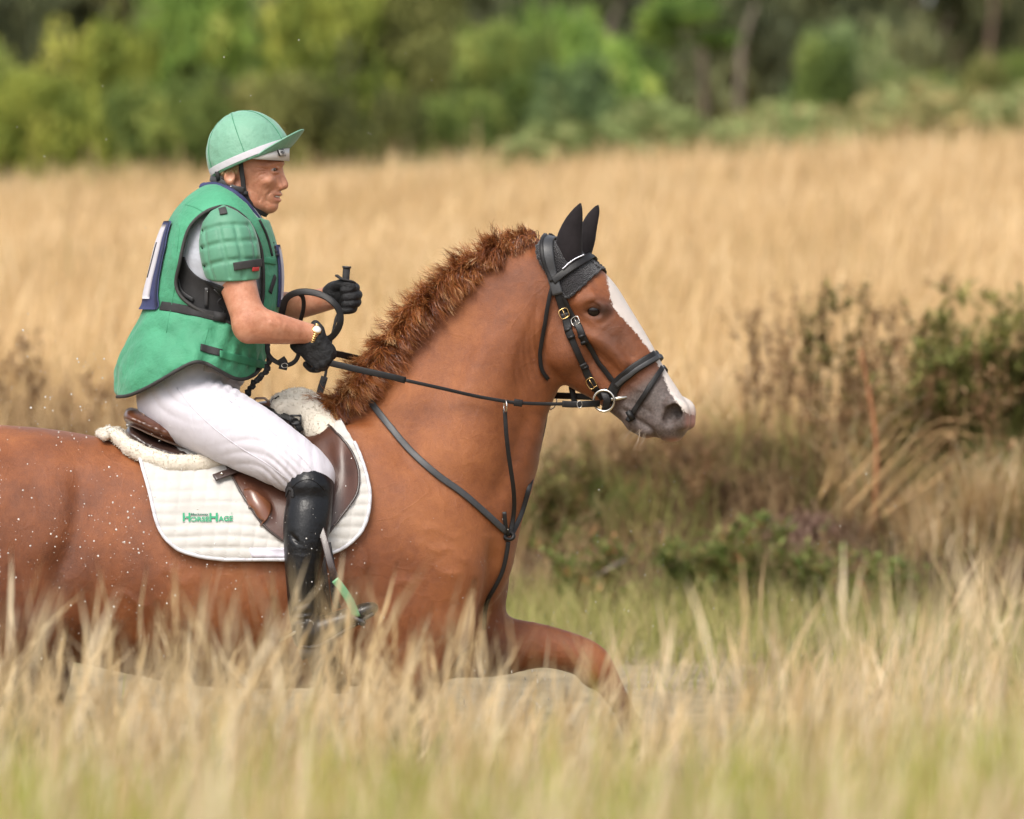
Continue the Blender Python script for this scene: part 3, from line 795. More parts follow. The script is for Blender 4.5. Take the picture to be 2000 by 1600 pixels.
    H_([(1210, 640), (1222, 680), (1240, 712)], -.004, 12)
    H_([(1196, 700), (1215, 722), (1235, 728), (1255, 745)], .0022, 4); H_([(1160, 690), (1180, 715), (1176, 740)], .0020, 4)   # veins
    H_([(1222, 750), (1250, 760), (1282, 770)], .0018, 4)
    v = v + no * dsp[:, None]; me.vertices.foreach_set('co', v.astype(np.float32).ravel()); me.update()
    px, py = PXY(v)
    s = (v - P(1085, 560, 0)) @ HD_L
    # mirror the far side of the head onto the near side before reading the markings
    near = v.copy(); far = s > 0; near[far] -= 2 * s[far, None] * HD_L
    mx, my = PXY(near)
    head = smoothstep(1040, 1075, mx) * (1 - smoothstep(880, 900, my))
    bx = np.interp(my, [520, 535, 560, 600, 612, 650, 690, 720, 770, 800, 830, 862], [1188, 1184, 1188, 1197, 1207, 1242, 1272, 1289, 1310, 1333, 1350, 1362])
    white = np.clip(0.5 + (mx - bx) / 18, 0, 1) * (my > 512) * head * (1 - smoothstep(800, 824, my))
    d = (mx - 1225) * 0.56 + (my - 742) * 0.83       # along the head towards the muzzle
    grey = smoothstep(-6, 40, d) * head
    grey = grey * (1 - 0.0)
    pink = np.exp(-(((mx - 1350) / 10) ** 2 + ((my - 826) / 22) ** 2)) + 0.8 * np.exp(-(((mx - 1320) / 26) ** 2 + ((my - 862) / 7) ** 2)) + .7 * np.exp(-(((mx - 1268) / 14) ** 2 + ((my - 858) / 5) ** 2))
    pink = np.clip(pink, 0, 1) * head
    dark = np.exp(-(((mx - 1172) / 27) ** 2 + ((my - 607) / 17) ** 2)) * head
    dark = np.maximum(dark, 0.45 * np.exp(-(((mx - 1195) / 40) ** 2 + ((my - 665) / 34) ** 2)) * head)
    nost = np.exp(-(((mx - 1326) / 15) ** 2 + ((my - 808) / 15) ** 2)) * head
    dark = np.maximum(dark, nost * 1.0)
    # darker coat tone along the crest, towards the underside and down the legs
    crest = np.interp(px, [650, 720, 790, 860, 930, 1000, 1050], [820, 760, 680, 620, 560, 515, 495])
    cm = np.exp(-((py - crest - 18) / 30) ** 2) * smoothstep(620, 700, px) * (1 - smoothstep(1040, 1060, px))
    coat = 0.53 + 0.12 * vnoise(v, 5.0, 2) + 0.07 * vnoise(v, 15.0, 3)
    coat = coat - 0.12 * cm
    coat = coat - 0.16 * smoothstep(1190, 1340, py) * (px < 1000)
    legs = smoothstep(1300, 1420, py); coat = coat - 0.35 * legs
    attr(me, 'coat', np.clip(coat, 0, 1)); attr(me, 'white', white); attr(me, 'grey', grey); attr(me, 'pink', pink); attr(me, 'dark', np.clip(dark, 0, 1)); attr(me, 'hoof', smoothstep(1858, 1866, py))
    return v, f, me

m, nt, b, out = new_mat('chestnut_coat')
tc = N(nt, 'ShaderNodeTexCoord')
mp = N(nt, 'ShaderNodeMapping'); mp.inputs['Scale'].default_value = (60, 60, 240); mp.inputs['Rotation'].default_value = (0, 0.5, 0); nt.links.new(tc.outputs['Object'], mp.inputs[0])
hair = N(nt, 'ShaderNodeTexNoise', Scale=5.0, Detail=4.0); nt.links.new(mp.outputs[0], hair.inputs['Vector'])
big = N(nt, 'ShaderNodeTexNoise', Scale=9.0, Detail=8.0, Roughness=0.65); nt.links.new(tc.outputs['Object'], big.inputs['Vector'])
vein = N(nt, 'ShaderNodeTexNoise', Scale=6.0, Detail=2.0, Distortion=1.2); nt.links.new(tc.outputs['Object'], vein.inputs['Vector'])
A = lambda nm: N(nt, 'ShaderNodeAttribute', attribute_name=nm).outputs['Fac']
def mth(op, a, b_=None, c=None):
    n = N(nt, 'ShaderNodeMath', operation=op)
    for i, x in enumerate((a, b_, c)):
        if x is None: continue
        if isinstance(x, (int, float)): n.inputs[i].default_value = x
        else: nt.links.new(x, n.inputs[i])
    return n.outputs[0]
mid = N(nt, 'ShaderNodeTexNoise', Scale=34.0, Detail=5.0, Roughness=0.7); nt.links.new(tc.outputs['Object'], mid.inputs['Vector'])
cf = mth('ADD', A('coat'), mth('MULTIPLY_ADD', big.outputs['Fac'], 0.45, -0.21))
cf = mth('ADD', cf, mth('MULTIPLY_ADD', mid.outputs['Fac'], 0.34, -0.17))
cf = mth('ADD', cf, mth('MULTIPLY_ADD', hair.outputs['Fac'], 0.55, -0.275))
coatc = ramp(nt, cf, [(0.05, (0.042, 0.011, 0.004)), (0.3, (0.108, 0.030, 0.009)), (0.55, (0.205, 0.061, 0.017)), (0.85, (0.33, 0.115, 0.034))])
def mixc(fac, a, b_):
    n = N(nt, 'ShaderNodeMixRGB'); nt.links.new(fac, n.inputs[0])
    for i, x in ((1, a), (2, b_)):
        if isinstance(x, tuple): n.inputs[i].default_value = (*x, 1)
        else: nt.links.new(x, n.inputs[i])
    return n.outputs[0]
fine = N(nt, 'ShaderNodeTexNoise', Scale=160.0, Detail=3.0); nt.links.new(tc.outputs['Object'], fine.inputs['Vector'])
gcol = ramp(nt, fine.outputs['Fac'], [(0.3, (0.05, 0.042, 0.04)), (0.7, (0.12, 0.10, 0.092))])
c1 = mixc(mth('MULTIPLY', A('grey'), 0.92), coatc, gcol)
c1 = mixc(mth('MULTIPLY', A('dark'), 0.85), c1, (0.022, 0.014, 0.012))
wf = mth('MULTIPLY_ADD', fine.outputs['Fac'], 0.8, -0.40)
wsel = N(nt, 'ShaderNodeMapRange'); wsel.inputs['From Min'].default_value = 0.42; wsel.inputs['From Max'].default_value = 0.58
nt.links.new(mth('ADD', A('white'), wf), wsel.inputs['Value'])
c1 = mixc(wsel.outputs[0], c1, (0.60, 0.53, 0.48))
c1 = mixc(A('pink'), c1, (0.40, 0.20, 0.16))
c1 = mixc(A('hoof'), c1, (0.05, 0.04, 0.035))
nt.links.new(c1, b.inputs['Base Color'])
nt.links.new(mth('MULTIPLY_ADD', big.outputs['Fac'], 0.5, 0.24), b.inputs['Roughness'])
b.inputs['Specular IOR Level'].default_value = 0.45
b.inputs['Sheen Weight'].default_value = 0.08; b.inputs['Sheen Roughness'].default_value = 0.35; b.inputs['Sheen Tint'].default_value = (1.0, 0.75, 0.55, 1)
vr = ramp(nt, vein.outputs['Fac'], [(0.465, (0, 0, 0)), (0.5, (1, 1, 1)), (0.535, (0, 0, 0))])
hsum = mth('ADD', mth('MULTIPLY', hair.outputs['Fac'], 0.45), mth('MULTIPLY', vr, 0.13))
hsum = mth('ADD', hsum, mth('MULTIPLY', big.outputs['Fac'], 1.6))
hsum = mth('ADD', hsum, mth('MULTIPLY', mid.outputs['Fac'], 0.35))
bp = N(nt, 'ShaderNodeBump', Strength=0.55, Distance=0.006); nt.links.new(hsum, bp.inputs['Height']); nt.links.new(bp.outputs[0], b.inputs['Normal'])
coat_mat = m

hv, hf, hme = build_horse()
horse = obj('horse', hme, coat_mat)
tag(horse, 'chestnut horse with a white blaze cantering through the water beneath the rider', 'horse')
HB = BVHTree.FromPolygons([Vector(x) for x in hv], [tuple(x) for x in hf.tolist()])

CAMP = Vector((0, -DIST, CAM_Z))
def hit(px, py, bvh=None, off=0.0, miss=None):
    """point on a surface seen at this photo pixel, lifted off along the normal"""
    bvh = bvh or HB
    d = (Vector(P(px, py, 0)) - CAMP).normalized()
    loc, nor, i, dist = bvh.ray_cast(CAMP, d)
    if loc is None:
        q = Vector(P(px, py, miss if miss is not None else 0.0))
        loc, nor, i, dist = bvh.find_nearest(q)
        if nor.dot(loc - q) > 0 and False: nor = -nor
    if nor.dot(d) > 0.3: nor = -nor
    return np.array(loc + nor * off), np.array(nor)

# eyes
def eyes():
    mt = surf('horse_eye', (0.008, 0.005, 0.004), 0.03, 0.2, 5, spec=0.35)
    for s in (-1, 1):
        c = P(1172, 606, head_y(1172, 606)) + HD_L * s * .070
        MB().ball(c, 0.0225, 20, 12).build('eye', mt, horse)
eyes()

# tail
def lock_strips(paths, width, rnds, jit, per, flop=1.0):
    """each path (k,3) becomes 'per' thin hair ribbons scattered about it"""
    V, Fc, R = [], [], []; base = 0
    for pth, rn in zip(paths, rnds):
        m_ = len(pth); t = np.linspace(0, 1, m_)
        off = rng.normal(size=(per, 1, 3)) * jit * (0.5 + 0.9 * t[None, :, None])
        off += rng.normal(size=(per, 1, 3)) * jit * 1.0 * np.sin(t * 5 + rng.uniform(0, 6, (per, 1)))[..., None]
        ln = rng.uniform(0.7, 1.1, (per, 1, 1))
        p = pth[0] + (pth - pth[0]) * ln + off
        sd = rng.normal(size=(per, 1, 3)); tg = (pth[-1] - pth[0]); sd -= tg * (sd @ tg)[..., None] / (tg @ tg + 1e-9); sd /= np.linalg.norm(sd, axis=2)[..., None]
        w = width * (1 - 0.8 * t ** 2)[None, :, None] * 0.5
        v = np.stack([p - sd * w, p + sd * w], 2)
        vi = np.arange(per * m_ * 2).reshape(per, m_, 2) + base
        Fc.append(np.stack([vi[:, :-1, 0], vi[:, :-1, 1], vi[:, 1:, 1], vi[:, 1:, 0]], -1).reshape(-1, 4))
        V.append(v.reshape(-1, 3)); R.append(np.clip(rn + 0.13 * np.repeat(rng.normal(size=per), m_ * 2), 0, 1) + np.tile(np.repeat(t * 0.45 - .12, 2), per)); base += per * m_ * 2
    return np.concatenate(V), np.concatenate(Fc), np.concatenate(R)

def hair_mat(name, stops, rough=0.35):
    m, nt, b, out = new_mat(name)
    a = N(nt, 'ShaderNodeAttribute', attribute_name='rnd')
    c = ramp(nt, a.outputs['Fac'], stops); nt.links.new(c, b.inputs['Base Color'])
    b.inputs['Roughness'].default_value = rough; b.inputs['Specular IOR Level'].default_value = 0.5
    tr = N(nt, 'ShaderNodeBsdfTranslucent'); nt.links.new(c, tr.inputs['Color'])
    ms = N(nt, 'ShaderNodeMixShader'); ms.inputs[0].default_value = 0.22
    nt.links.new(b.outputs[0], ms.inputs[1]); nt.links.new(tr.outputs[0], ms.inputs[2]); nt.links.new(ms.outputs[0], out.inputs[0])
    return m
mane_mat = hair_mat('mane_hair', [(0.0, (0.055, 0.014, 0.005)), (0.35, (0.19, 0.052, 0.015)), (0.65, (0.38, 0.13, 0.036)), (0.9, (0.56, 0.26, 0.085)), (1.0, (0.74, 0.48, 0.24))])

def mane():
    crest = catmull([P(655, 812, 0), P(705, 765, 0), P(750, 705, 0), P(800, 640, 0), P(860, 580, 0), P(930, 524, 0), P(1000, 484, 0), P(1046, 470, 0)], 24)
    seg = np.linalg.norm(np.diff(crest, axis=0), axis=1); cum = np.concatenate([[0], np.cumsum(seg)]); L = cum[-1]
    paths, rn = [], []
    nl = 760
    for i in range(nl):
        u = rng.uniform(0.0, 1.0)
        a = u * L; c = np.array([np.interp(a, cum, crest[:, q]) for q in range(3)])
        j = min(len(crest) - 2, int(np.searchsorted(cum, a))); tg = crest[min(j + 1, len(crest) - 1)] - crest[max(j - 1, 0)]; tg /= np.linalg.norm(tg)
        nr = np.cross((0, 1, 0), tg); nr = nr / np.linalg.norm(nr); nr = nr if nr[2] > 0 else -nr
        px = PXY(c)[0]
        side = rng.choice([-1, 1], p=[0.68, 0.32])
        up = rng.uniform(0.0, 1.0)
        big = np.interp(u, [0, .1, .3, .6, .85, 1], [0.75, 0.9, 1.0, 1.0, 0.75, 0.5])
        clump = math.sin(u * 61) * .5 + math.sin(u * 37 + 1) * .5
        length = rng.uniform(0.050, 0.100) * big * (1 + 0.38 * clump)
        root = c + np.array((0, side * 0.022 * (1 - up), 0)) - nr * 0.015
        # hair leaves the crest upward, then tumbles to a side and curls
        d0 = nr * (0.55 + 0.6 * up) + np.array((0, side * (0.75 - 0.5 * up), 0)) - tg * (0.30 + 0.25 * rng.normal())
        fall = (0.15 + 1.5 * (1 - up) ** 1.3) 
        k = 9; p = [root]; d = d0 / np.linalg.norm(d0); curl = rng.uniform(0.5, 1.1); ph = u * 95 + rng.normal(0, .7); st = length / k
        e1 = tg; e2 = np.cross(tg, d0); e2 /= np.linalg.norm(e2)
        for q in range(k):
            g = -nr * fall * 0.26 + np.array((0, side * 0.05, 0))
            w = curl * (e1 * math.cos(ph + q * 1.25) + e2 * math.sin(ph + q * 1.25) * 0.7)
            d = d + g + w * 0.5 * min(1, q / 3); d /= np.linalg.norm(d)
            n_ = p[-1] + d * st
            # stay outside the neck
            loc, no, _, ds = HB.find_nearest(Vector(n_))
            if loc is not None and (Vector(n_) - loc).dot(no) * (1) < 0.008:
                n_ = np.array(loc + no * (0.008 + 0.010 * rng.uniform()))
            p.append(n_)
        paths.append(catmull(p, 2)); rn.append(np.clip(rng.normal(0.22 + 0.20 * up, 0.15), 0, 0.8) + (0.45 if rng.uniform() < 0.03 else 0))
    v, f, r = lock_strips(paths, 0.0017, rn, 0.0050, 34)
    me = fast_mesh('mane', v, f, True); attr(me, 'rnd', r)
    tag(obj('mane', me, mane_mat, horse), 'curly copper mane blown along the crest')
mane()

def whiskers():
    mb = []
    V = []; n = 26
    for i in range(n):
        a, b_ = (rng.uniform(1222, 1262), rng.uniform(838, 856)) if i < 60 else (rng.uniform(1300, 1350), rng.uniform(820, 862))
        p0, n0 = hit(a, b_, HB, 0.0); l = rng.uniform(.015, .045) if i < 60 else rng.uniform(.012, .025)
        d = np.array((-.45, -.1, -.8)) + rng.normal(0, .25, 3) if i < 60 else n0 + rng.normal(0, .3, 3) + (.3, 0, -.3); d /= np.linalg.norm(d); s_ = np.cross(d, (0, 1, 0)); s_ /= np.linalg.norm(s_); w = .00035
        m_ = p0 + d * l * .5; e_ = p0 + d * l + np.array((-.006, 0, -.004)); V += [p0 - s_ * w, p0 + s_ * w, m_ + s_ * w, m_ - s_ * w, m_ - s_ * w, m_ + s_ * w, e_ + s_ * w * .3, e_ - s_ * w * .3]
    o = obj('whiskers', fast_mesh('whiskers', np.array(V), np.arange(len(V)).reshape(-1, 4), False), surf('pale_whisker', (0.34, 0.27, 0.20), .6), horse); o['kind'] = 'stuff'
whiskers()

def tail():
    paths = []; rn = []
    for i in range(90):
        a = rng.normal(0, 1, 2)
        c = [P(-378 + a[0] * 6, 935, a[1] * .01), P(-420 + a[0] * 15, 960, a[1] * .03), P(-460 + a[0] * 25, 1080, a[1] * .05), P(-480 + a[0] * 35, 1250, a[1] * .06), P(-490 + a[0] * 40, 1420 + rng.uniform(-60, 60), a[1] * .07)]
        paths.append(catmull(c, 4)); rn.append(rng.uniform(0.2, 0.7))
    v, f, r = lock_strips(paths, 0.003, rn, 0.008, 16)
    me = fast_mesh('tail', v, f, True); attr(me, 'rnd', r); obj('tail', me, mane_mat, horse)
tail()

# ================================================================ TACK
m_black = surf('black_leather', (0.009, 0.008, 0.008), 0.45, 0.35, 30, 0.35, 260, spec=0.33)
m_grey_leather = surf('worn_black_leather', (0.036, 0.036, 0.038), 0.45, 0.3, 25, 0.3, 240)
m_brown = surf('brown_saddle_leather', (0.070, 0.026, 0.015), 0.36, 0.35, 9, 0.25, 220, spec=0.45, coat=0.12)
m_brown2 = surf('tan_saddle_leather', (0.15, 0.052, 0.022), 0.28, 0.35, 12, 0.2, 320, spec=0.6, coat=0.4)
m_brown3 = surf('dark_seat_leather', (0.035, 0.018, 0.014), 0.33, 0.3, 12, 0.25, 320, spec=0.6, coat=0.25)
m_pipe = surf('pale_piping', (0.30, 0.20, 0.15), 0.4, 0.2, 30)
m_steel = surf('polished_steel', (0.60, 0.57, 0.52), 0.22, 0.1, 20, metal=1.0)
m_gold = surf('brass_buckle', (0.72, 0.48, 0.20), 0.25, 0.1, 20, metal=1.0)
m_white = surf('white_quilted_cotton', (0.50, 0.48, 0.45), 0.85, 0.07, 8, 0.25, 400, sheen=0.2)
m_whitepipe = surf('white_binding', (0.56, 0.55, 0.58), 0.8, 0.04, 20, 0.2, 500)
m_fleece = surf('cream_sheepskin', (0.62, 0.56, 0.47), 0.95, 0.04, 40, 0.3, 160, sheen=0.4, dist=0.002)
m_knit = surf('black_knit', (0.014, 0.012, 0.014), 0.85, 0.4, 60, 1.0, 300, weave=300, sheen=0.3, dist=0.004)
m_earcloth = surf('black_ear_cloth', (0.014, 0.011, 0.012), 0.85, 0.3, 20, 0.6, 30, spec=0.2, sheen=0.1, dist=0.004)
m_greenprint = surf('green_print', (0.02, 0.27, 0.13), 0.7, 0.1, 30)

def path(pxs, n=6, off=0.006, bvh=None, Ys=None):
    """smooth photo-pixel path laid on a surface: points, normals"""
    q = catmull([np.array(p, float) for p in pxs], n)
    pts, nrm = [], []
    for p in q:
        a, b_ = hit(p[0], p[1], bvh, off); pts.append(a); nrm.append(b_)
    pts, nrm = np.array(pts), np.array(nrm)
    for _ in range(2):      # take out jumps
        pts[1:-1] = pts[1:-1] * 0.5 + (pts[2:] + pts[:-2]) * 0.25
        nrm[1:-1] = nrm[1:-1] * 0.4 + (nrm[2:] + nrm[:-2]) * 0.3
    return pts, nrm

def mirror_head(p, n=None):
    s = (p - P(1085, 560, 0)) @ HD_L
    q = p - 2 * s[:, None] * HD_L
    if n is None: return q
    return q, n - 2 * (n @ HD_L)[:, None] * HD_L
def mirror_y(p, n=None):
    q = p * [1, -1, 1]
    return q if n is None else (q, n * [1, -1, 1])

def strap(mb, pts, nrm, w, th=0.0025):
    mb.tube(pts, 1.0, 8, flat=(w / SCALE / 2, th), up=nrm)

def sheet(name, rows, bvh, off, mat, parent, step=4.0, disp=None, mir=False, thick=0.0, n=None, keep=None):
    """surface sheet from a list of (py, x_left, x_right) laid on a shape; returns mesh object and rim points"""
    rows = np.array(rows, float)
    ny = int((rows[-1, 0] - rows[0, 0]) / step) + 1
    rr = catmull([r for r in rows], 8); ys = np.linspace(rows[0, 0], rows[-1, 0], ny)
    order = np.argsort(rr[:, 0]); rr = rr[order]
    L = np.interp(ys, rr[:, 0], rr[:, 1]); R = np.interp(ys, rr[:, 0], rr[:, 2])
    nx = n or int((R - L).max() / step) + 1
    V = np.zeros((ny, nx, 3)); Nn = np.zeros((ny, nx, 3)); UV = np.zeros((ny, nx, 2))
    for i in range(ny):
        for j in range(nx):
            px = L[i] + (R[i] - L[i]) * j / (nx - 1)
            a, b_ = hit(px, ys[i], bvh, 0); V[i, j] = a; Nn[i, j] = b_; UV[i, j] = (px, ys[i])
    for _ in range(3):
        Nn[1:-1, 1:-1] = (Nn[1:-1, 1:-1] + Nn[2:, 1:-1] + Nn[:-2, 1:-1] + Nn[1:-1, 2:] + Nn[1:-1, :-2]) / 5
    Nn /= np.linalg.norm(Nn, axis=2)[..., None] + 1e-9
    d = off if disp is None else off + disp(UV[..., 0], UV[..., 1])
    top = V + Nn * np.asarray(d)[..., None] if not np.isscalar(d) else V + Nn * d
    def mk(T_, Nn_, flip):
        idx = np.arange(ny * nx).reshape(ny, nx)
        f = np.stack([idx[:-1, :-1], idx[1:, :-1], idx[1:, 1:], idx[:-1, 1:]], -1).reshape(-1, 4)
        v = T_.reshape(-1, 3)
        und = v - Nn_.reshape(-1, 3) * max(thick, 0.004)
        rim = np.concatenate([idx[0, :], idx[1:, -1], idx[-1, -2::-1], idx[-2:0:-1, 0]])
        m = len(v); r2 = np.roll(rim, -1)
        side = np.stack([rim, r2, r2 + m, rim + m], -1)
        ff = np.concatenate([f, f[:, ::-1] + m, side])
        if flip: ff = ff[:, ::-1]
        return np.concatenate([v, und]), ff, v[rim]
    v, f, rim = mk(top, Nn, False)
    if mir:
        v2, f2, _ = mk(top * [1, -1, 1], Nn * [1, -1, 1], True)
        o2 = obj(name, fast_mesh(name, v2, f2), mat, parent)
    o = obj(name, fast_mesh(name, v, f), mat, parent)
    return o, rim, (top, Nn, UV)

# ---------------------------------------------------------------- saddle pad
pad_t = thing('saddle_pad', P(480, 1095, 0), 'white quilted saddle pad with green lettering under the brown saddle', 'saddle pad')
def quilt(x, y):
    u = (y - 0.06 * x + 6 * np.sin(x / 60.0)) / 21.0; v_ = (x + 0.12 * y) / 26.0
    a = np.abs(np.sin(math.pi * u)) ** 0.4; b_ = np.abs(np.sin(math.pi * v_)) ** 0.3
    return 0.0078 * a * (0.35 + 0.65 * b_) * (1 - .85 * np.exp(-(((x - 406) / 62) ** 4 + ((y - 1010) / 17) ** 4))) + 0.0012 * np.sin(x / 31.0) * np.sin(y / 23.0)
PADR = [(800, 560, 640), (830, 330, 668), (855, 230, 684), (880, 258, 698), (905, 272, 708), (940, 284, 718), (975, 294, 722), (1010, 303, 716), (1040, 315, 702), (1062, 332, 682), (1078, 356, 655), (1090, 400, 610), (1094, 440, 570)]
po, prim, ptop = sheet('pad_panel', PADR, HB, 0.016, m_white, pad_t, 3.2, quilt, mir=True)
mb = MB(); k = [i for i in range(len(prim)) if prim[i][2] < P(0, 858)[2]]
rimp = prim[k]
rimp = np.concatenate([rimp[-1:], rimp]) if False else rimp
mb.tube(rimp, 0.0052, 8); mb.build('binding', m_whitepipe, pad_t)
mb = MB(); mb.tube(rimp * [1, -1, 1], 0.0052, 8); mb.build('binding', m_whitepipe, pad_t)
PB = BVHTree.FromPolygons([Vector(x) for x in [v.co for v in po.data.vertices]], [tuple(p.vertices) for p in po.data.polygons])
# satin tag on the lower edge
so, _, _ = sheet('satin_tag', [(1070, 488, 566), (1078, 488, 566), (1089, 492, 566)], PB, 0.002, surf('lilac_satin', (0.56, 0.53, 0.60), 0.35, 0.1, 30), pad_t, 4)
# printed lettering
def lettering(txt, x0, x1, y0, y1, parent, mat, slope=0.0, bold=0.03, bvh=None, off=0.0065, name='lettering', shear=0):
    cu = bpy.data.curves.new('letters', 'FONT'); cu.body = txt; cu.offset = bold; cu.resolution_u = 3
    o = bpy.data.objects.new('letters', cu); COL.objects.link(o)
    dg = bpy.context.evaluated_depsgraph_get(); me = bpy.data.meshes.new_from_object(o.evaluated_get(dg))
    bpy.data.objects.remove(o)
    v = np.array([w.co[:] for w in me.vertices]); lo, hi = v.min(0), v.max(0)
    px = x0 + (v[:, 0] - lo[0]) / (hi[0] - lo[0]) * (x1 - x0); py = y1 - (v[:, 1] - lo[1]) / (hi[1] - lo[1]) * (y1 - y0) + (px - x0) * slope
    q = np.array([hit(a, b_, bvh, 0.0)[0] for a, b_ in zip(px, py)])
    A_ = np.stack([q[:, 0], q[:, 2], np.ones(len(q))], 1); fit = np.linalg.lstsq(A_, q[:, 1], rcond=None)[0]; q[:, 1] = A_ @ fit - off * .75
    me.vertices.foreach_set('co', q.astype(np.float32).ravel()); me.name = name; me.update()
    return obj(name, me, mat, parent)
for tx, a in (('H', (357, 372, 1001.5, 1018.8)), ('ORSE', (372.5, 408.5, 1009, 1018.8)), ('H', (409, 425.5, 1001.5, 1018.5)), ('AGE', (426.5, 455, 1008, 1018.5))):
    lettering(tx, *a, pad_t, m_greenprint, -0.03 if tx == 'AGE' else 0, 0.03, PB)
lettering('Marksway', 373, 407.5, 1002, 1007.8, pad_t, surf('dark_green_print', (0.03, 0.12, 0.08), 0.7), 0, 0.04, PB)
lettering('o', 451, 454, 1000.5, 1003.5, pad_t, m_greenprint, 0, 0.0, PB)

# ---------------------------------------------------------------- sheepskin half pad
fl_t = thing('sheepskin_pad', P(420, 925, 0), 'cream fleece half pad curling out behind and before the saddle', 'half pad')
def fleece():
    F = Field((axis((-1.20, -0.40, 0.005)), axis((-0.34, 0.34, 0.006)), axis((1.30, 1.78, 0.005))))
    for s in (-1, 1):
        q = []
        for px, py, r in ((207, 856, 9), (228, 868, 14), (262, 892, 17), (300, 908, 17), (345, 918, 18), (400, 917, 18), (445, 908, 16)):
            p, n_ = hit(px, py, HB, 0.018 + 0.004); q.append((p[0], p[1] * -s, p[2], r / SCALE, 1.0))
        F.chain(q, 0.01, world=True)
    F.chain([(205, 852, -.10, 9, 1), (196, 846, 0, 9, 1), (205, 852, .10, 9, 1)], 0.01)
    F.chain([(556, 800, 0, 34, 2.0), (585, 790, 0, 33, 1.9), (612, 806, 0, 30, 2.0), (640, 836, 0, 26, 3.0)], 0.02)
    for s in (-1, 1):
        F.chain([(600, 812, s * .06, 36, .8), (635, 848, s * .12, 32, .7), (660, 880, s * .16, 24, .6), (680, 915, s * .185, 14, .6)], 0.02)
    v, f = F.mesh(2)
    n = vnoise(v, 160, 5)[:, None] * 0.0009 + vnoise(v, 60, 6)[:, None] * 0.0011
    me = fast_mesh('fleece', v, f); no = np.zeros(len(v) * 3, np.float32); me.vertices.foreach_get('normal', no); no = no.reshape(-1, 3)
    v = v + no * n; me.vertices.foreach_set('co', v.astype(np.float32).ravel()); me.update()
    obj('fleece', me, m_fleece, fl_t)
    # tufts of wool
    i = rng.integers(0, len(v), 9000); b0 = v[i]; d = no[i] + rng.normal(size=(len(i), 3)) * 0.7; d /= np.linalg.norm(d, axis=1)[:, None]
    l = rng.uniform(0.002, 0.006, len(i))[:, None]; sd = np.cross(d, rng.normal(size=d.shape)); sd /= np.linalg.norm(sd, axis=1)[:, None]
    mid = b0 + d * l * .6 + sd * 0.0012; w = 0.0009
    V = np.stack([b0 - sd * w, b0 + sd * w, mid + sd * w * .8, b0 + d * l], 1).reshape(-1, 3)
    o = obj('wool', fast_mesh('wool', V, np.arange(len(V)).reshape(-1, 4), False), hair_mat('wool_strands', [(0.0, (0.62, 0.57, 0.48)), (1.0, (0.66, 0.61, 0.52))], 0.9), fl_t); o['kind'] = 'stuff'
fleece()

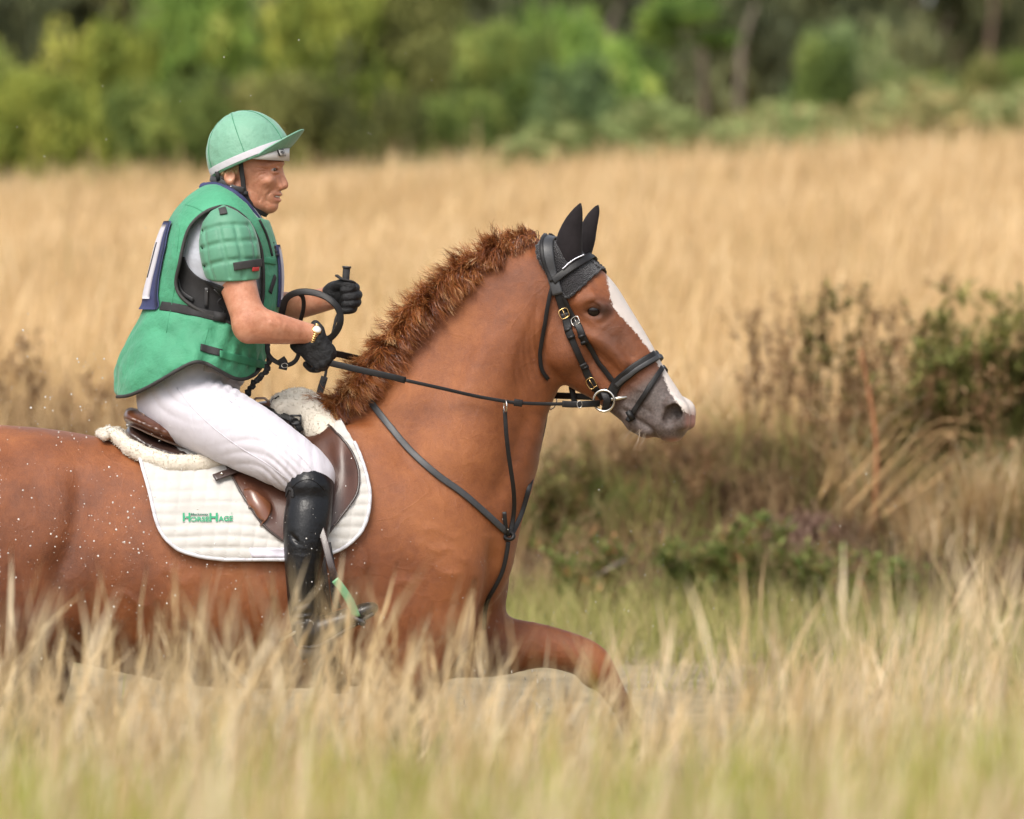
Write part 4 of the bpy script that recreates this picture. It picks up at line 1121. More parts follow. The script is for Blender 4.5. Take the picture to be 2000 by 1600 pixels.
# ---------------------------------------------------------------- saddle
sad_t = thing('saddle', P(480, 930, 0), 'brown leather jumping saddle carrying the rider', 'saddle')
def saddle():
    # flap, both sides
    FL = [(812, 545, 585), (822, 500, 612), (840, 455, 645), (865, 430, 670), (890, 428, 688), (915, 438, 699), (940, 453, 702), (970, 470, 696), (1000, 490, 675), (1030, 514, 652), (1052, 540, 632), (1066, 566, 606)]
    def bulge(x, y):
        kr = np.exp(-(((x - 672) / 20) ** 2 + ((y - 905) / 60) ** 2)) * 0.016      # knee roll
        cb = 0.013 * smoothstep(0, 1, np.clip(1.25 - np.hypot((x - 505 - (y - 990) * .55) / 22, (y - 990) / 34), 0, 1))
        seam = -0.0022 * np.exp(-((x - (560 + (y - 900) * .15)) / 2.5) ** 2)
        return kr + cb + seam
    o, rim, _ = sheet('flap', FL, HB, 0.026, m_brown, sad_t, 4, bulge, mir=True)
    mb = MB(); mb.tube(rim[[i for i in range(len(rim)) if rim[i][2] < P(0, 826)[2]]], 0.0036, 8); mb.build('flap_piping', m_brown3, sad_t)
    mb = MB(); mb.tube((rim * [1, -1, 1])[[i for i in range(len(rim)) if rim[i][2] < P(0, 826)[2]]], 0.0036, 8); mb.build('flap_piping', m_brown3, sad_t)
    FB = BVHTree.FromPolygons([Vector(x) for x in [v.co for v in o.data.vertices]], [tuple(p.vertices) for p in o.data.polygons])
    sheet('calf_block', [(958, 478, 488), (968, 479, 506), (985, 486, 528), (1000, 494, 528), (1014, 502, 522), (1024, 508, 513)], FB, 0.004, m_brown2, sad_t, 4, lambda x, y: 0.006 * np.exp(-(((x - 503 - (y - 990) * .4) / 16) ** 2)))
    # seat and panel
    F = Field((axis((-1.10, -0.55, 0.005)), axis((-0.22, 0.22, 0.006)), axis((1.40, 1.72, 0.005))))
    F.chain([(258, 813, 0, 16, 7.6), (280, 822, 0, 20, 6.4), (330, 843, 0, 25, 5.0), (420, 868, 0, 25, 4.2), (500, 850, 0, 24, 3.4), (545, 822, 0, 26, 2.4), (566, 812, 0, 22, 2.2)], 0.0)
    F.chain([(500, 806, 0, 20, 2.6), (535, 800, 0, 18, 2.4), (560, 810, 0, 18, 2.2)], 0.015)
    v, f = F.mesh(3); so = obj('seat', fast_mesh('seat', v, f), surf('seat_leather', (0.105, 0.036, 0.017), 0.32, 0.4, 14, 0.2, 320, spec=0.5, coat=0.2), sad_t)
    SB = BVHTree.FromPolygons([Vector(x) for x in v], [tuple(x) for x in f.tolist()])
    F = Field((axis((-1.12, -0.50, 0.005)), axis((-0.24, 0.24, 0.006)), axis((1.36, 1.66, 0.005))))
    F.chain([(262, 846, 0, 17, 6.6), (300, 870, 0, 21, 5.8), (360, 889, 0, 20, 6.2), (430, 900, 0, 19, 6.4), (520, 880, 0, 22, 4.8)], 0.0)
    v, f = F.mesh(3); obj('panel', fast_mesh('panel', v, f), m_brown3, sad_t)
    for pp, r_, mt in (([(246, 829), (262, 833), (290, 846), (330, 863), (370, 876), (410, 884), (440, 888)], 0.0026, m_pipe), ([(243, 800), (250, 797), (264, 800), (282, 812)], 0.0022, m_pipe), ([(268, 846), (300, 862), (350, 880), (400, 890)], 0.0018, m_brown3)):
        p_, n_ = path(pp, 5, 0.001, SB); m_ = MB(); m_.tube(p_, r_, 7); m_.build('seat_piping', mt, sad_t)
    a, n_ = hit(250, 836, SB, 0.002); m_ = MB(); m_.ball(a, (0.011, 0.003, 0.008)); m_.build('badge', m_steel, sad_t)
    # pommel plates, rings, buckle
    mb = MB()
    mb.tube([P(488, 790, -.03), P(500, 778, -.035), P(517, 778, -.035), P(530, 790, -.03)], 0.0035, 8); mb.build('pommel_piping', m_pipe, sad_t)
    for cx, cy, R in ((540, 787, 10), (534, 797, 9)):
        mb = MB(); mb.ring(P(cx, cy, -.05), R / SCALE, 0.0018, (0.3, 1, 0.2)); mb.build('dee_ring', m_steel, sad_t)
    mb = MB(); mb.tube([P(540, 776, -.055), P(548, 788, -.06), P(538, 800, -.055), P(524, 806, -.05)], 1, 8, flat=(0.008, 0.003), up=(0, -1, 0)); mb.build('ring_strap', m_black, sad_t)
    mb = MB(); mb.tube([P(512, 796, -.07), P(540, 808, -.085), P(560, 815, -.10), P(578, 823, -.115), P(588, 842, -.13)], 1, 8, flat=(0.009, 0.003), up=(0, -1, 0.3)); mb.build('front_strap', m_black, sad_t)
    mb = MB(); c = P(577, 820, -.125)
    for dx, dz, hx, hz in ((0, 8, 10, 2), (0, -8, 10, 2), (10, 0, 2, 9), (-10, 0, 2, 9)): mb.box(c + np.array((dx, 0, dz)) / SCALE, np.array((hx, 2, hz)) / SCALE)
    mb.build('strap_buckle', m_grey_leather, sad_t)
    # girth keeper strap with stud
    p_, n_ = path([(419, 950), (440, 943), (465, 934), (490, 924), (520, 908)], 5, 0.036)
    mb = MB(); strap(mb, p_, n_, 17, 0.003); mb.build('keeper_strap', m_brown3, sad_t)
    mb = MB(); mb.ball(hit(434, 945, HB, 0.041)[0], 0.0045); mb.build('stud', m_steel, sad_t)
    # girth
    for s in (1, -1):
        p_, n_ = path([(600, 1050), (606, 1110), (615, 1180), (625, 1250), (640, 1310)], 5, 0.008)
        tl = np.array([P(648, 1344, -.10), P(650, 1352, 0)]); p_ = np.concatenate([p_, tl]); n_ = np.concatenate([n_, [[0, -.5, -1], [0, 0, -1]]])
        if s < 0: p_, n_ = mirror_y(p_, n_)
        mb = MB(); mb.tube(p_, 1, 8, flat=(0.045, 0.005), up=n_); mb.build('girth', m_brown3, sad_t)
saddle()

# ---------------------------------------------------------------- stirrups
def stirrup(s, lab):
    t = thing('stirrup', P(690, 1215, s * .40), lab, 'stirrup', 'stirrups hanging from the saddle')
    Y = s * 0.43
    mb = MB(); mb.tube(catmull([P(610, 990, s * .36), P(632, 1050, s * .405), P(645, 1100, Y), P(657, 1136, Y)], 4), 1, 8, flat=(0.010, 0.0025), up=(0, -s, 0)); mb.build('stirrup_leather', m_brown3, t)
    mb = MB(); mb.tube(catmull([P(640, 1060, s * .40), P(650, 1120, s * .41), P(652, 1160, s * .41), P(660, 1188, s * .40)], 4), 1, 8, flat=(0.009, 0.002), up=(0, -s, 0)); mb.build('leather_end', m_black, t)
    gm = surf('green_stirrup', (0.13, 0.30, 0.15), 0.4, 0.1, 20, metal=0.2)
    mb = MB(); mb.tube(catmull([P(654, 1132, Y), P(668, 1150, Y), P(684, 1175, Y), P(697, 1206, Y)], 5), 1, 8, flat=(0.011, 0.004), up=(0, -s, 0)); mb.build('side_bar', gm, t)
    mb = MB(); mb.tube(catmull([P(654, 1132, Y), P(668, 1150, s * .35), P(684, 1175, s * .32), P(700, 1208, s * .315)], 5), 1, 8, flat=(0.008, 0.004), up=(0, -s, 0)); mb.build('side_bar', gm, t)
    mb = MB(); mb.tube([P(697, 1210, Y + s * .006), P(697, 1214, s * .37), P(700, 1210, s * .31)], 1, 8, flat=(0.024, 0.006), up=(0.5, 0, 1)); mb.build('footrest', m_grey_leather, t)
stirrup(-1, 'green safety stirrup under the boot on the near side')
stirrup(1, 'green safety stirrup on the far side hidden behind the horse')

# ---------------------------------------------------------------- ear bonnet
bon_t = thing('ear_bonnet', P(1110, 520, head_y(1110, 520)), 'black crocheted ear bonnet with two cloth ears on the horse', 'ear bonnet')
def bonnet():
    rows = [(466, 1072, 1140), (474, 1056, 1160), (485, 1051, 1172), (500, 1052, 1182), (515, 1058, 1184), (530, 1066, 1170), (545, 1074, 1152), (560, 1086, 1138), (572, 1098, 1126), (580, 1106, 1116)]
    o, rim, g = sheet('net', rows, HB, 0.008, m_knit, bon_t, 3)
    v = np.array([q.co[:] for q in o.data.vertices]); f = np.array([list(p.vertices) for p in o.data.polygons])
    obj('net', fast_mesh('net', mirror_head(v), f[:, ::-1]), m_knit, bon_t)
    # scalloped fringe
    q = rim[[i for i in range(len(rim)) if PXY(rim[i])[1] > 478]]
    for w_ in (q, mirror_head(q)):
        c_ = np.arange(len(w_)); mb = MB(); mb.tube(w_, 0.0032 + 0.0018 * np.sin(c_ * 1.9), 7); mb.build('scalloped_edge', m_knit, bon_t)
    for pts, lat in (([(1112, 512, 22, .8), (1110, 490, 27, .7), (1112, 465, 25, .62), (1119, 438, 19, .6), (1127, 415, 11, .6), (1133, 398, 2.5, .6)], -.052), ([(1138, 500, 18, .8), (1146, 468, 19, .7), (1151, 448, 17, .62), (1159, 426, 13, .6), (1166, 411, 8, .6), (1170, 401, 2.5, .6)], .045)):
        F = Field((axis((0.10, 0.30, 0.0035)), axis((-0.20, 0.12, 0.0035)), axis((2.0, 2.24, 0.0035))))
        pl = []
        for a, b_, r, sc in pts:
            a = a + (9 if lat < 0 else -9) * (1 + .25 * (510 - b_) / 110); c = P(a, b_, head_y(a, b_)) + HD_L * lat * (1 + 0.25 * (510 - b_) / 110); pl.append((*c, r / SCALE, sc))
        F.chain(pl, 0, world=True, L=HD_L)
        pc = [(x + .006, y - .028 * (1 if lat < 0 else 1), z, r * .62, 1) for x, y, z, r, q in pl[1:-1]]
        F.chain([(x + 0.012, y, z, r * .5, .8) for x, y, z, r, q in pc[:]], 0.01, op='sub', world=True) if False else None
        v, f = F.mesh(2); o = obj('ear', fast_mesh('ear', v, f), m_earcloth, bon_t)
        q = np.array([x[:3] for x in pl[1:]]) ; mb = MB(); mb.tube(q + np.array([(x[3] * .55, -x[3] * x[4] * .78, 0) for x in pl[1:]]), 0.0012, 6); mb.build('ear_seam', m_black, bon_t)
bonnet()
BOB = HB

# ---------------------------------------------------------------- bridle
br_t = thing('bridle', P(1150, 640, head_y(1150, 640)), 'black leather bridle with flash noseband and jewelled browband', 'bridle')
def both(name, pxs, w, mat=m_black, off=0.006, th=0.0026, n=6, mir=True, tail=None):
    p_, n_ = path(pxs, n, off)
    if tail is not None:
        p_ = np.concatenate([p_, tail[0]]); n_ = np.concatenate([n_, tail[1]])
    mb = MB(); strap(mb, p_, n_, w, th); mb.build(name, mat, br_t)
    if mir:
        q, r = mirror_head(p_, n_); mb = MB(); strap(mb, q, r, w, th); mb.build(name, mat, br_t)
    return p_, n_
def buckle(px, py, ang, w, h, mat, off, parent):
    c, n_ = hit(px, py, HB, off); n_ = n_ / np.linalg.norm(n_)
    a = math.radians(ang); u = np.array((math.cos(a), 0, -math.sin(a))); u -= n_ * (u @ n_); u /= np.linalg.norm(u); v_ = np.cross(n_, u)
    mb = MB(); w /= SCALE * 2; h /= SCALE * 2
    cr = [c + u * w + v_ * h, c + u * w - v_ * h, c - u * w - v_ * h, c - u * w + v_ * h, c + u * w + v_ * h]
    mb.tube(catmull(cr, 4), 0.0013, 6); mb.tube([c - u * w, c + u * w], 0.0009, 5); mb.build('buckle', mat, parent)
both('headpiece', [(1074, 466), (1070, 480), (1071, 500), (1075, 525), (1082, 550), (1090, 575)], 21, m_grey_leather, 0.013, 0.004)
both('headpiece_edge', [(1064, 470), (1061, 485), (1063, 505), (1069, 530), (1078, 552)], 7, m_black, 0.018, 0.003)
both('browband', [(1080, 551), (1095, 541), (1115, 529), (1135, 518), (1150, 508)], 15, m_black, 0.017, 0.003)
p_, n_ = path([(1099, 530), (1110, 523), (1122, 516), (1134, 511)], 8, 0.024)
mb = MB()
for i in range(0, len(p_)): mb.ball(p_[i], 0.0024, 6, 4)
mb.build('crystals', surf('crystal', (0.75, 0.75, 0.8), 0.08, 0.1, 30, metal=0.6), br_t)
both('cheekpiece', [(1086, 560), (1094, 590), (1103, 620), (1114, 655), (1130, 695), (1148, 730), (1164, 756), (1180, 778)], 13, m_black, 0.008)
both('cheekpiece_fold', [(1102, 612), (1108, 635), (1118, 662)], 16, m_black, 0.011)
both('cheekpiece_fold', [(1136, 708), (1150, 734), (1166, 760)], 15, m_black, 0.011)
both('noseband_cheek', [(1092, 562), (1108, 595), (1128, 632), (1148, 668), (1168, 702), (1186, 728), (1200, 745)], 10, m_black, 0.007)
both('noseband_fold', [(1124, 628), (1136, 650), (1146, 668)], 14, m_black, 0.010)
both('throat_lash', [(1080, 556), (1073, 580), (1065, 620), (1058, 660), (1053, 695), (1056, 722), (1068, 740)], 8, m_black, 0.008)
buckle(1101, 613, 65, 16, 16, m_gold, 0.016, br_t); buckle(1128, 629, 60, 14, 14, m_steel, 0.014, br_t); buckle(1157, 746, 60, 18, 15, m_gold, 0.015, br_t)
for x_, y_ in ((1112, 645), (1117, 658), (1139, 655), (1144, 664), (1141, 716)):
    c, n_ = hit(x_, y_, HB, 0.012); mb = MB(); mb.box(c, (0.012, 0.003, 0.0045), [(0.85, 0, 0.35), (0, 1, 0), (-.35, 0, .85)]); mb.build('keeper', m_black, br_t)
both('noseband', [(1192, 785), (1196, 768), (1207, 748), (1226, 730), (1250, 713), (1275, 698), (1296, 686)], 21, m_black, 0.007, 0.005)
both('noseband_padding', [(1206, 752), (1226, 735), (1250, 718), (1275, 703), (1294, 692)], 9, m_grey_leather, 0.013, 0.003)
both('flash_strap', [(1304, 700), (1294, 716), (1280, 738), (1262, 768), (1246, 792), (1234, 812), (1228, 822)], 10, m_black, 0.007)
both('flash_loop', [(1290, 690), (1300, 694), (1306, 702)], 9, m_black, 0.010)
c, n_ = hit(1232, 816, HB, 0.012); mb = MB(); mb.box(c, (0.008, 0.005, 0.015), [(0.85, 0, .5), (0, 1, 0), (-.5, 0, .85)]); mb.build('flash_buckle', m_black, br_t)
bitc = {}
for s in (-1, 1):
    c = P(1190, 782, head_y(1190, 782)) + HD_L * s * .066
    bitc[s] = c
    mb = MB(); mb.ring(c, 0.0295, 0.0036, HD_L + np.array((0, 0, 0.05)), 36, 8); mb.build('bit_ring', m_steel, br_t)
mb = MB(); mb.tube([bitc[-1] + (0.02, 0, 0.004), P(1222, 776, head_y(1215, 780) - .045), P(1236, 774, head_y(1215, 780) - .03), P(1236, 780, head_y(1215, 780) + .03), bitc[1] + (0.02, 0, 0.004)], 0.0055, 8); mb.build('bit_mouthpiece', m_steel, br_t)
mb = MB(); mb.tube([P(1178, 760, head_y(1185, 780) - .062), P(1186, 782, head_y(1185, 780) - .064), P(1182, 802, head_y(1185, 780) - .058)], 1, 8, flat=(0.011, 0.003), up=(0, -1, 0)); mb.build('bit_strap', m_black, br_t)

# ---------------------------------------------------------------- breastplate with martingale
bp_t = thing('breastplate', P(995, 1048, -.10), 'black breastplate straps meeting in a rubber ring on the chest', 'breastplate')
p_, n_ = path([(722, 782), (742, 808), (765, 838), (800, 880), (850, 925), (900, 962), (950, 1006), (985, 1038)], 7, 0.006)
for m_ in (0, 1):
    q, r = (p_, n_) if not m_ else mirror_y(p_, n_)
    mb = MB(); strap(mb, q, r, 13, 0.003); mb.build('shoulder_strap', m_grey_leather if not m_ else m_black, bp_t)
def air(pts, n=6, off=0.012):
    q = catmull([np.array(a, float) for a in pts], n); out = []
    for a in q:
        p0 = P(a[0], a[1], a[2]); d = (Vector(p0) - CAMP).normalized(); loc, no, i, ds = HB.ray_cast(CAMP, d)
        if loc is not None and loc.y - off < a[2] and a[2] < 0.0: p0 = P(a[0], a[1], loc.y - off)
        out.append(p0)
    out = np.array(out)
    for _ in range(2): out[1:-1] = out[1:-1] * .5 + (out[2:] + out[:-2]) * .25
    return out
ringp = air([(994, 1047, -.06), (995, 1048, -.06)], 1)[0]
mb = MB(); mb.ring(ringp, 0.013, 0.0065, (0.25, -1, 0.35), 24, 8, sq=(0.8, 1)); mb.build('rubber_ring', m_black, bp_t)
mb = MB(); mb.tube(air([(986, 800, -.16), (989, 850, -.16), (995, 900, -.15), (1003, 955, -.13), (1004, 1000, -.10), (996, 1045, -.07)]), 1, 8, flat=(0.0062, 0.0022), up=(0, -1, 0)); mb.build('martingale_fork', m_black, bp_t)
mb = MB(); mb.tube(air([(1068, 792, .10), (1060, 840, .08), (1048, 890, .04), (1034, 950, -.01), (1018, 1005, -.04), (999, 1045, -.06)]), 1, 8, flat=(0.0072, 0.0022), up=(0, -1, 0)); mb.build('martingale_fork', m_black, bp_t)
mb = MB(); mb.tube(air([(993, 1058, -.07), (990, 1080, -.05), (982, 1115, -.04), (968, 1145, -.04), (950, 1180, -.05), (945, 1230, -.02)]), 1, 8, flat=(0.006, 0.0022), up=(0, -1, 0)); mb.build('chest_strap', m_black, bp_t)
mb = MB(); mb.tube(air([(985, 1000, -.09), (988, 1030, -.08), (993, 1047, -.07)]), 1, 8, flat=(0.006, 0.0022), up=(0, -1, 0)); mb.build('chest_strap', m_black, bp_t)
mb = MB(); mb.ring(P(987, 793, -.172), 0.0165, 0.0022, (1, 0.25, 0), 24, 8); mb.build('martingale_ring', m_steel, bp_t)
mb = MB(); mb.ring(P(1073, 783, .10), 0.024, 0.0020, (0.6, 1, 0), 24, 8); mb.build('martingale_ring', m_steel, bp_t)

# ---------------------------------------------------------------- reins
re_t = thing('reins', P(820, 752, -.16), 'black leather reins running from the gloved hands to the bit', 'reins')
def rein(name, pts, w, th=0.0022, mat=m_black, up=(0, -1, 0), n=6):
    mb = MB(); mb.tube(catmull([P(*a) for a in pts], n), 1, 8, flat=(w / SCALE / 2, th), up=up); return mb.build(name, mat, re_t)
rein('rein', [(640, 708, -.19), (700, 722, -.20), (760, 735, -.205), (792, 743, -.20)], 13, 0.003)
rein('rein', [(788, 742, -.20), (860, 758, -.195), (930, 774, -.18), (987, 784, -.172), (1012, 787, -.168), (1060, 789, -.15), (1110, 789, -.14), (1165, 788, head_y(1165, 780) - .068)], 7, 0.0024)
rein('rein_end', [(1098, 789, -.145), (1120, 790, -.142), (1150, 789, -.14), (1170, 788, -.095)], 13, 0.0032)
rein('rein_stop', [(1004, 786, -.170), (1012, 787, -.169), (1020, 788, -.167)], 14, 0.004)
rein('rein', [(1166, 776, head_y(1165, 780) + .066), (1120, 774, .06), (1075, 772, .10), (1040, 768, .13), (900, 740, .19), (780, 715, .10), (720, 705, -.02), (680, 696, -.10), (642, 688, -.17)], 13, 0.003)
rein('rein_keeper', [(1116, 755, .055), (1120, 775, .052), (1124, 795, .05)], 12, 0.004)
mb = MB(); mb.ring(P(1132, 790, -.148), 0.010, 0.0014, (0, 1, 0), 14, 6, sq=(1, .7)); mb.build('rein_buckle', m_steel, re_t)
rein('rein_loop', [(625, 668, -.17), (648, 658, -.18), (663, 636, -.19), (664, 612, -.19), (652, 592, -.19), (630, 577, -.18), (600, 570, -.17), (575, 573, -.16), (558, 585, -.15), (552, 605, -.14), (548, 625, -.12)], 13, 0.003, n=6, up=(0.35, -1, 0.2))
rein('rein_loop', [(580, 571, -.16), (591, 580, -.15), (593, 600, -.14), (588, 622, -.13), (580, 645, -.12)], 9, 0.0022, up=(.8, -1, 0))
rein('rein_loop', [(524, 665, -.12), (522, 685, -.14), (530, 700, -.15), (546, 710, -.16), (562, 713, -.16), (577, 705, -.16), (584, 688, -.16), (582, 672, -.15)], 9, 0.0024)
rein('loop_buckle', [(548, 700, -.165), (554, 710, -.165), (552, 722, -.165)], 17, 0.006)
mb = MB(); mb.ring(P(556, 714, -.175), 0.009, 0.0012, (0.3, 1, 0), 14, 6, sq=(.7, 1)); mb.build('rein_buckle', m_steel, re_t)

# ================================================================ RIDER
m_skin, nt, b, out = new_mat('tanned_skin')
tc = N(nt, 'ShaderNodeTexCoord')
n1 = N(nt, 'ShaderNodeTexNoise', Scale=28.0, Detail=6.0, Roughness=0.65); nt.links.new(tc.outputs['Object'], n1.inputs['Vector'])
nt.links.new(ramp(nt, n1.outputs['Fac'], [(0.25, (0.36, 0.135, 0.072)), (0.5, (0.49, 0.215, 0.125)), (0.75, (0.58, 0.30, 0.195))]), b.inputs['Base Color'])
b.inputs['Roughness'].default_value = 0.42; b.inputs['Specular IOR Level'].default_value = 0.45
b.inputs['Subsurface Weight'].default_value = 0.12; b.inputs['Subsurface Radius'].default_value = (1, 0.35, 0.2); b.inputs['Subsurface Scale'].default_value = 0.008
n2 = N(nt, 'ShaderNodeTexNoise', Scale=75.0, Detail=6.0, Roughness=0.7); nt.links.new(tc.outputs['Object'], n2.inputs['Vector'])
bp = N(nt, 'ShaderNodeBump', Strength=0.5, Distance=0.004); nt.links.new(n2.outputs['Fac'], bp.inputs['Height']); nt.links.new(bp.outputs[0], b.inputs['Normal'])

m_vest = surf('green_vest_cloth', (0.052, 0.265, 0.142), 0.72, 0.14, 9, 0.75, 30, sheen=0.15, dist=0.008)
m_vestd = surf('dark_green_trim', (0.03, 0.20, 0.10), 0.7, 0.12, 20, 0.2, 200)
m_pad = surf('sage_green_quilted_cloth', (0.085, 0.25, 0.155), 0.6, 0.10, 14, 0.3, 90, sheen=0.2, dist=0.002)
m_silk = surf('green_helmet_silk', (0.15, 0.325, 0.225), 0.6, 0.10, 10, 0.8, 20, sheen=0.2, dist=0.010)
m_peak = surf('peak_underside_green', (0.07, 0.25, 0.12), 0.65, 0.1, 20)
m_bkcloth = surf('black_webbing', (0.020, 0.019, 0.020), 0.75, 0.3, 40, 0.4, 500)
m_bkpipe = surf('charcoal_piping', (0.030, 0.028, 0.027), 0.7, 0.25, 60, 0.3, 300)
m_navy = surf('navy_cloth', (0.028, 0.034, 0.10), 0.7, 0.2, 30, 0.3, 200)
m_shirt = surf('pale_grey_shirt', (0.45, 0.47, 0.53), 0.8, 0.08, 20, 0.4, 60, dist=0.004)
m_bib = surf('white_bib_cloth', (0.55, 0.53, 0.57), 0.7, 0.05, 10, 0.4, 40, dist=0.005)
m_shell = surf('white_helmet_shell', (0.60, 0.58, 0.56), 0.35, 0.04, 20)
m_breech, nt, b, out = new_mat('white_breeches_cloth')
tc = N(nt, 'ShaderNodeTexCoord'); mp = N(nt, 'ShaderNodeMapping'); mp.inputs['Rotation'].default_value = (0, math.radians(-38), 0); mp.inputs['Scale'].default_value = (26, 9, 7); nt.links.new(tc.outputs['Object'], mp.inputs[0])
w1 = N(nt, 'ShaderNodeTexNoise', Scale=1.2, Detail=3.0, Distortion=0.6); nt.links.new(mp.outputs[0], w1.inputs['Vector'])
w2 = N(nt, 'ShaderNodeTexNoise', Scale=400.0, Detail=2.0); nt.links.new(tc.outputs['Object'], w2.inputs['Vector'])
b.inputs['Base Color'].default_value = (0.53, 0.505, 0.55, 1); b.inputs['Roughness'].default_value = 0.62; b.inputs['Sheen Weight'].default_value = 0.2
bp = N(nt, 'ShaderNodeBump', Strength=0.35, Distance=0.012); nt.links.new(w1.outputs['Fac'], bp.inputs['Height'])
bp2 = N(nt, 'ShaderNodeBump', Strength=0.15, Distance=0.001); nt.links.new(w2.outputs['Fac'], bp2.inputs['Height']); nt.links.new(bp.outputs[0], bp2.inputs['Normal']); nt.links.new(bp2.outputs[0], b.inputs['Normal'])
m_boot = surf('polished_boot_leather', (0.005, 0.005, 0.006), 0.30, 0.3, 12, 0.6, 26, spec=0.34, dist=0.005)
m_glove = surf('black_glove_leather', (0.014, 0.014, 0.015), 0.6, 0.5, 60, 0.9, 120, spec=0.3, dist=0.004)
m_hair = hair_mat('blond_hair', [(0.0, (0.20, 0.12, 0.05)), (0.5, (0.42, 0.28, 0.13)), (1.0, (0.65, 0.50, 0.30))])

per = thing('person', P(335, 800, 0), 'rider in green vest and helmet leaning forward in the saddle with both gloved hands raised', 'person')
HANG = math.radians(11)
HF = np.array((math.cos(HANG), -math.sin(HANG), 0)); HL = np.array((math.sin(HANG), math.cos(HANG), 0)); UP = np.array((0, 0, 1.0))
def hp(px, py, lat=0.0):
    """point on the rider's head: pixel in the head's middle plane, lateral offset in metres (negative = camera side)"""
    Y = -math.tan(HANG) * (px - 480) / SCALE
    return P(px, py, Y) + HL * lat

TORSO = [(440, 420, -.01, 40, 1.3), (432, 447, -.01, 84, 1.42), (428, 490, 0, 108, 1.35), (424, 545, 0, 116, 1.12), (413, 610, 0, 122, 1.0), (402, 660, 0, 116, 1.0), (390, 705, 0, 110, 1.1)]
VEST = [(446, 416, -.01, 46, 1.35), (431, 449, -.01, 92, 1.52), (427, 490, 0, 113, 1.42), (424, 545, 0, 124, 1.18), (413, 610, 0, 130, 1.06), (396, 670, 0, 136, 1.10), (372, 725, 0, 142, 1.18), (360, 770, 0, 134, 1.2)]
THIGH = lambda s, g=0: [(335, 782, s * .08, 64 + g, 1.0), (372, 800, s * .12, 70 + g, .95), (420, 822, s * .18, 70 + g, .92), (480, 852, s * .24, 66 + g, .9), (545, 890, s * .285, 57 + g, .92), (590, 918, s * .30, 50 + g, 1), (606, 932, s * .305, 46 + g, 1)]
NARM_U = [(442, 454, -.175, 38, 1), (450, 500, -.20, 41, 1), (463, 549, -.22, 36.5, .95), (475, 590, -.235, 33.5, .95), (487, 622, -.245, 34, .95)]
NARM_F = [(488, 636, -.245, 35, .95), (520, 639, -.235, 32.5, .95), (560, 645.5, -.215, 27, .9), (592, 650, -.195, 21.5, .95), (616, 656, -.18, 20.5, 1)]
FARM_U = [(448, 450, .165, 46, 1), (480, 520, .20, 42, 1), (510, 590, .21, 40, 1)]
FARM_F = [(512, 602, .21, 40, 1), (560, 600, .17, 30, .95), (610, 591, .12, 25, .95), (645, 582, .09, 23, 1)]

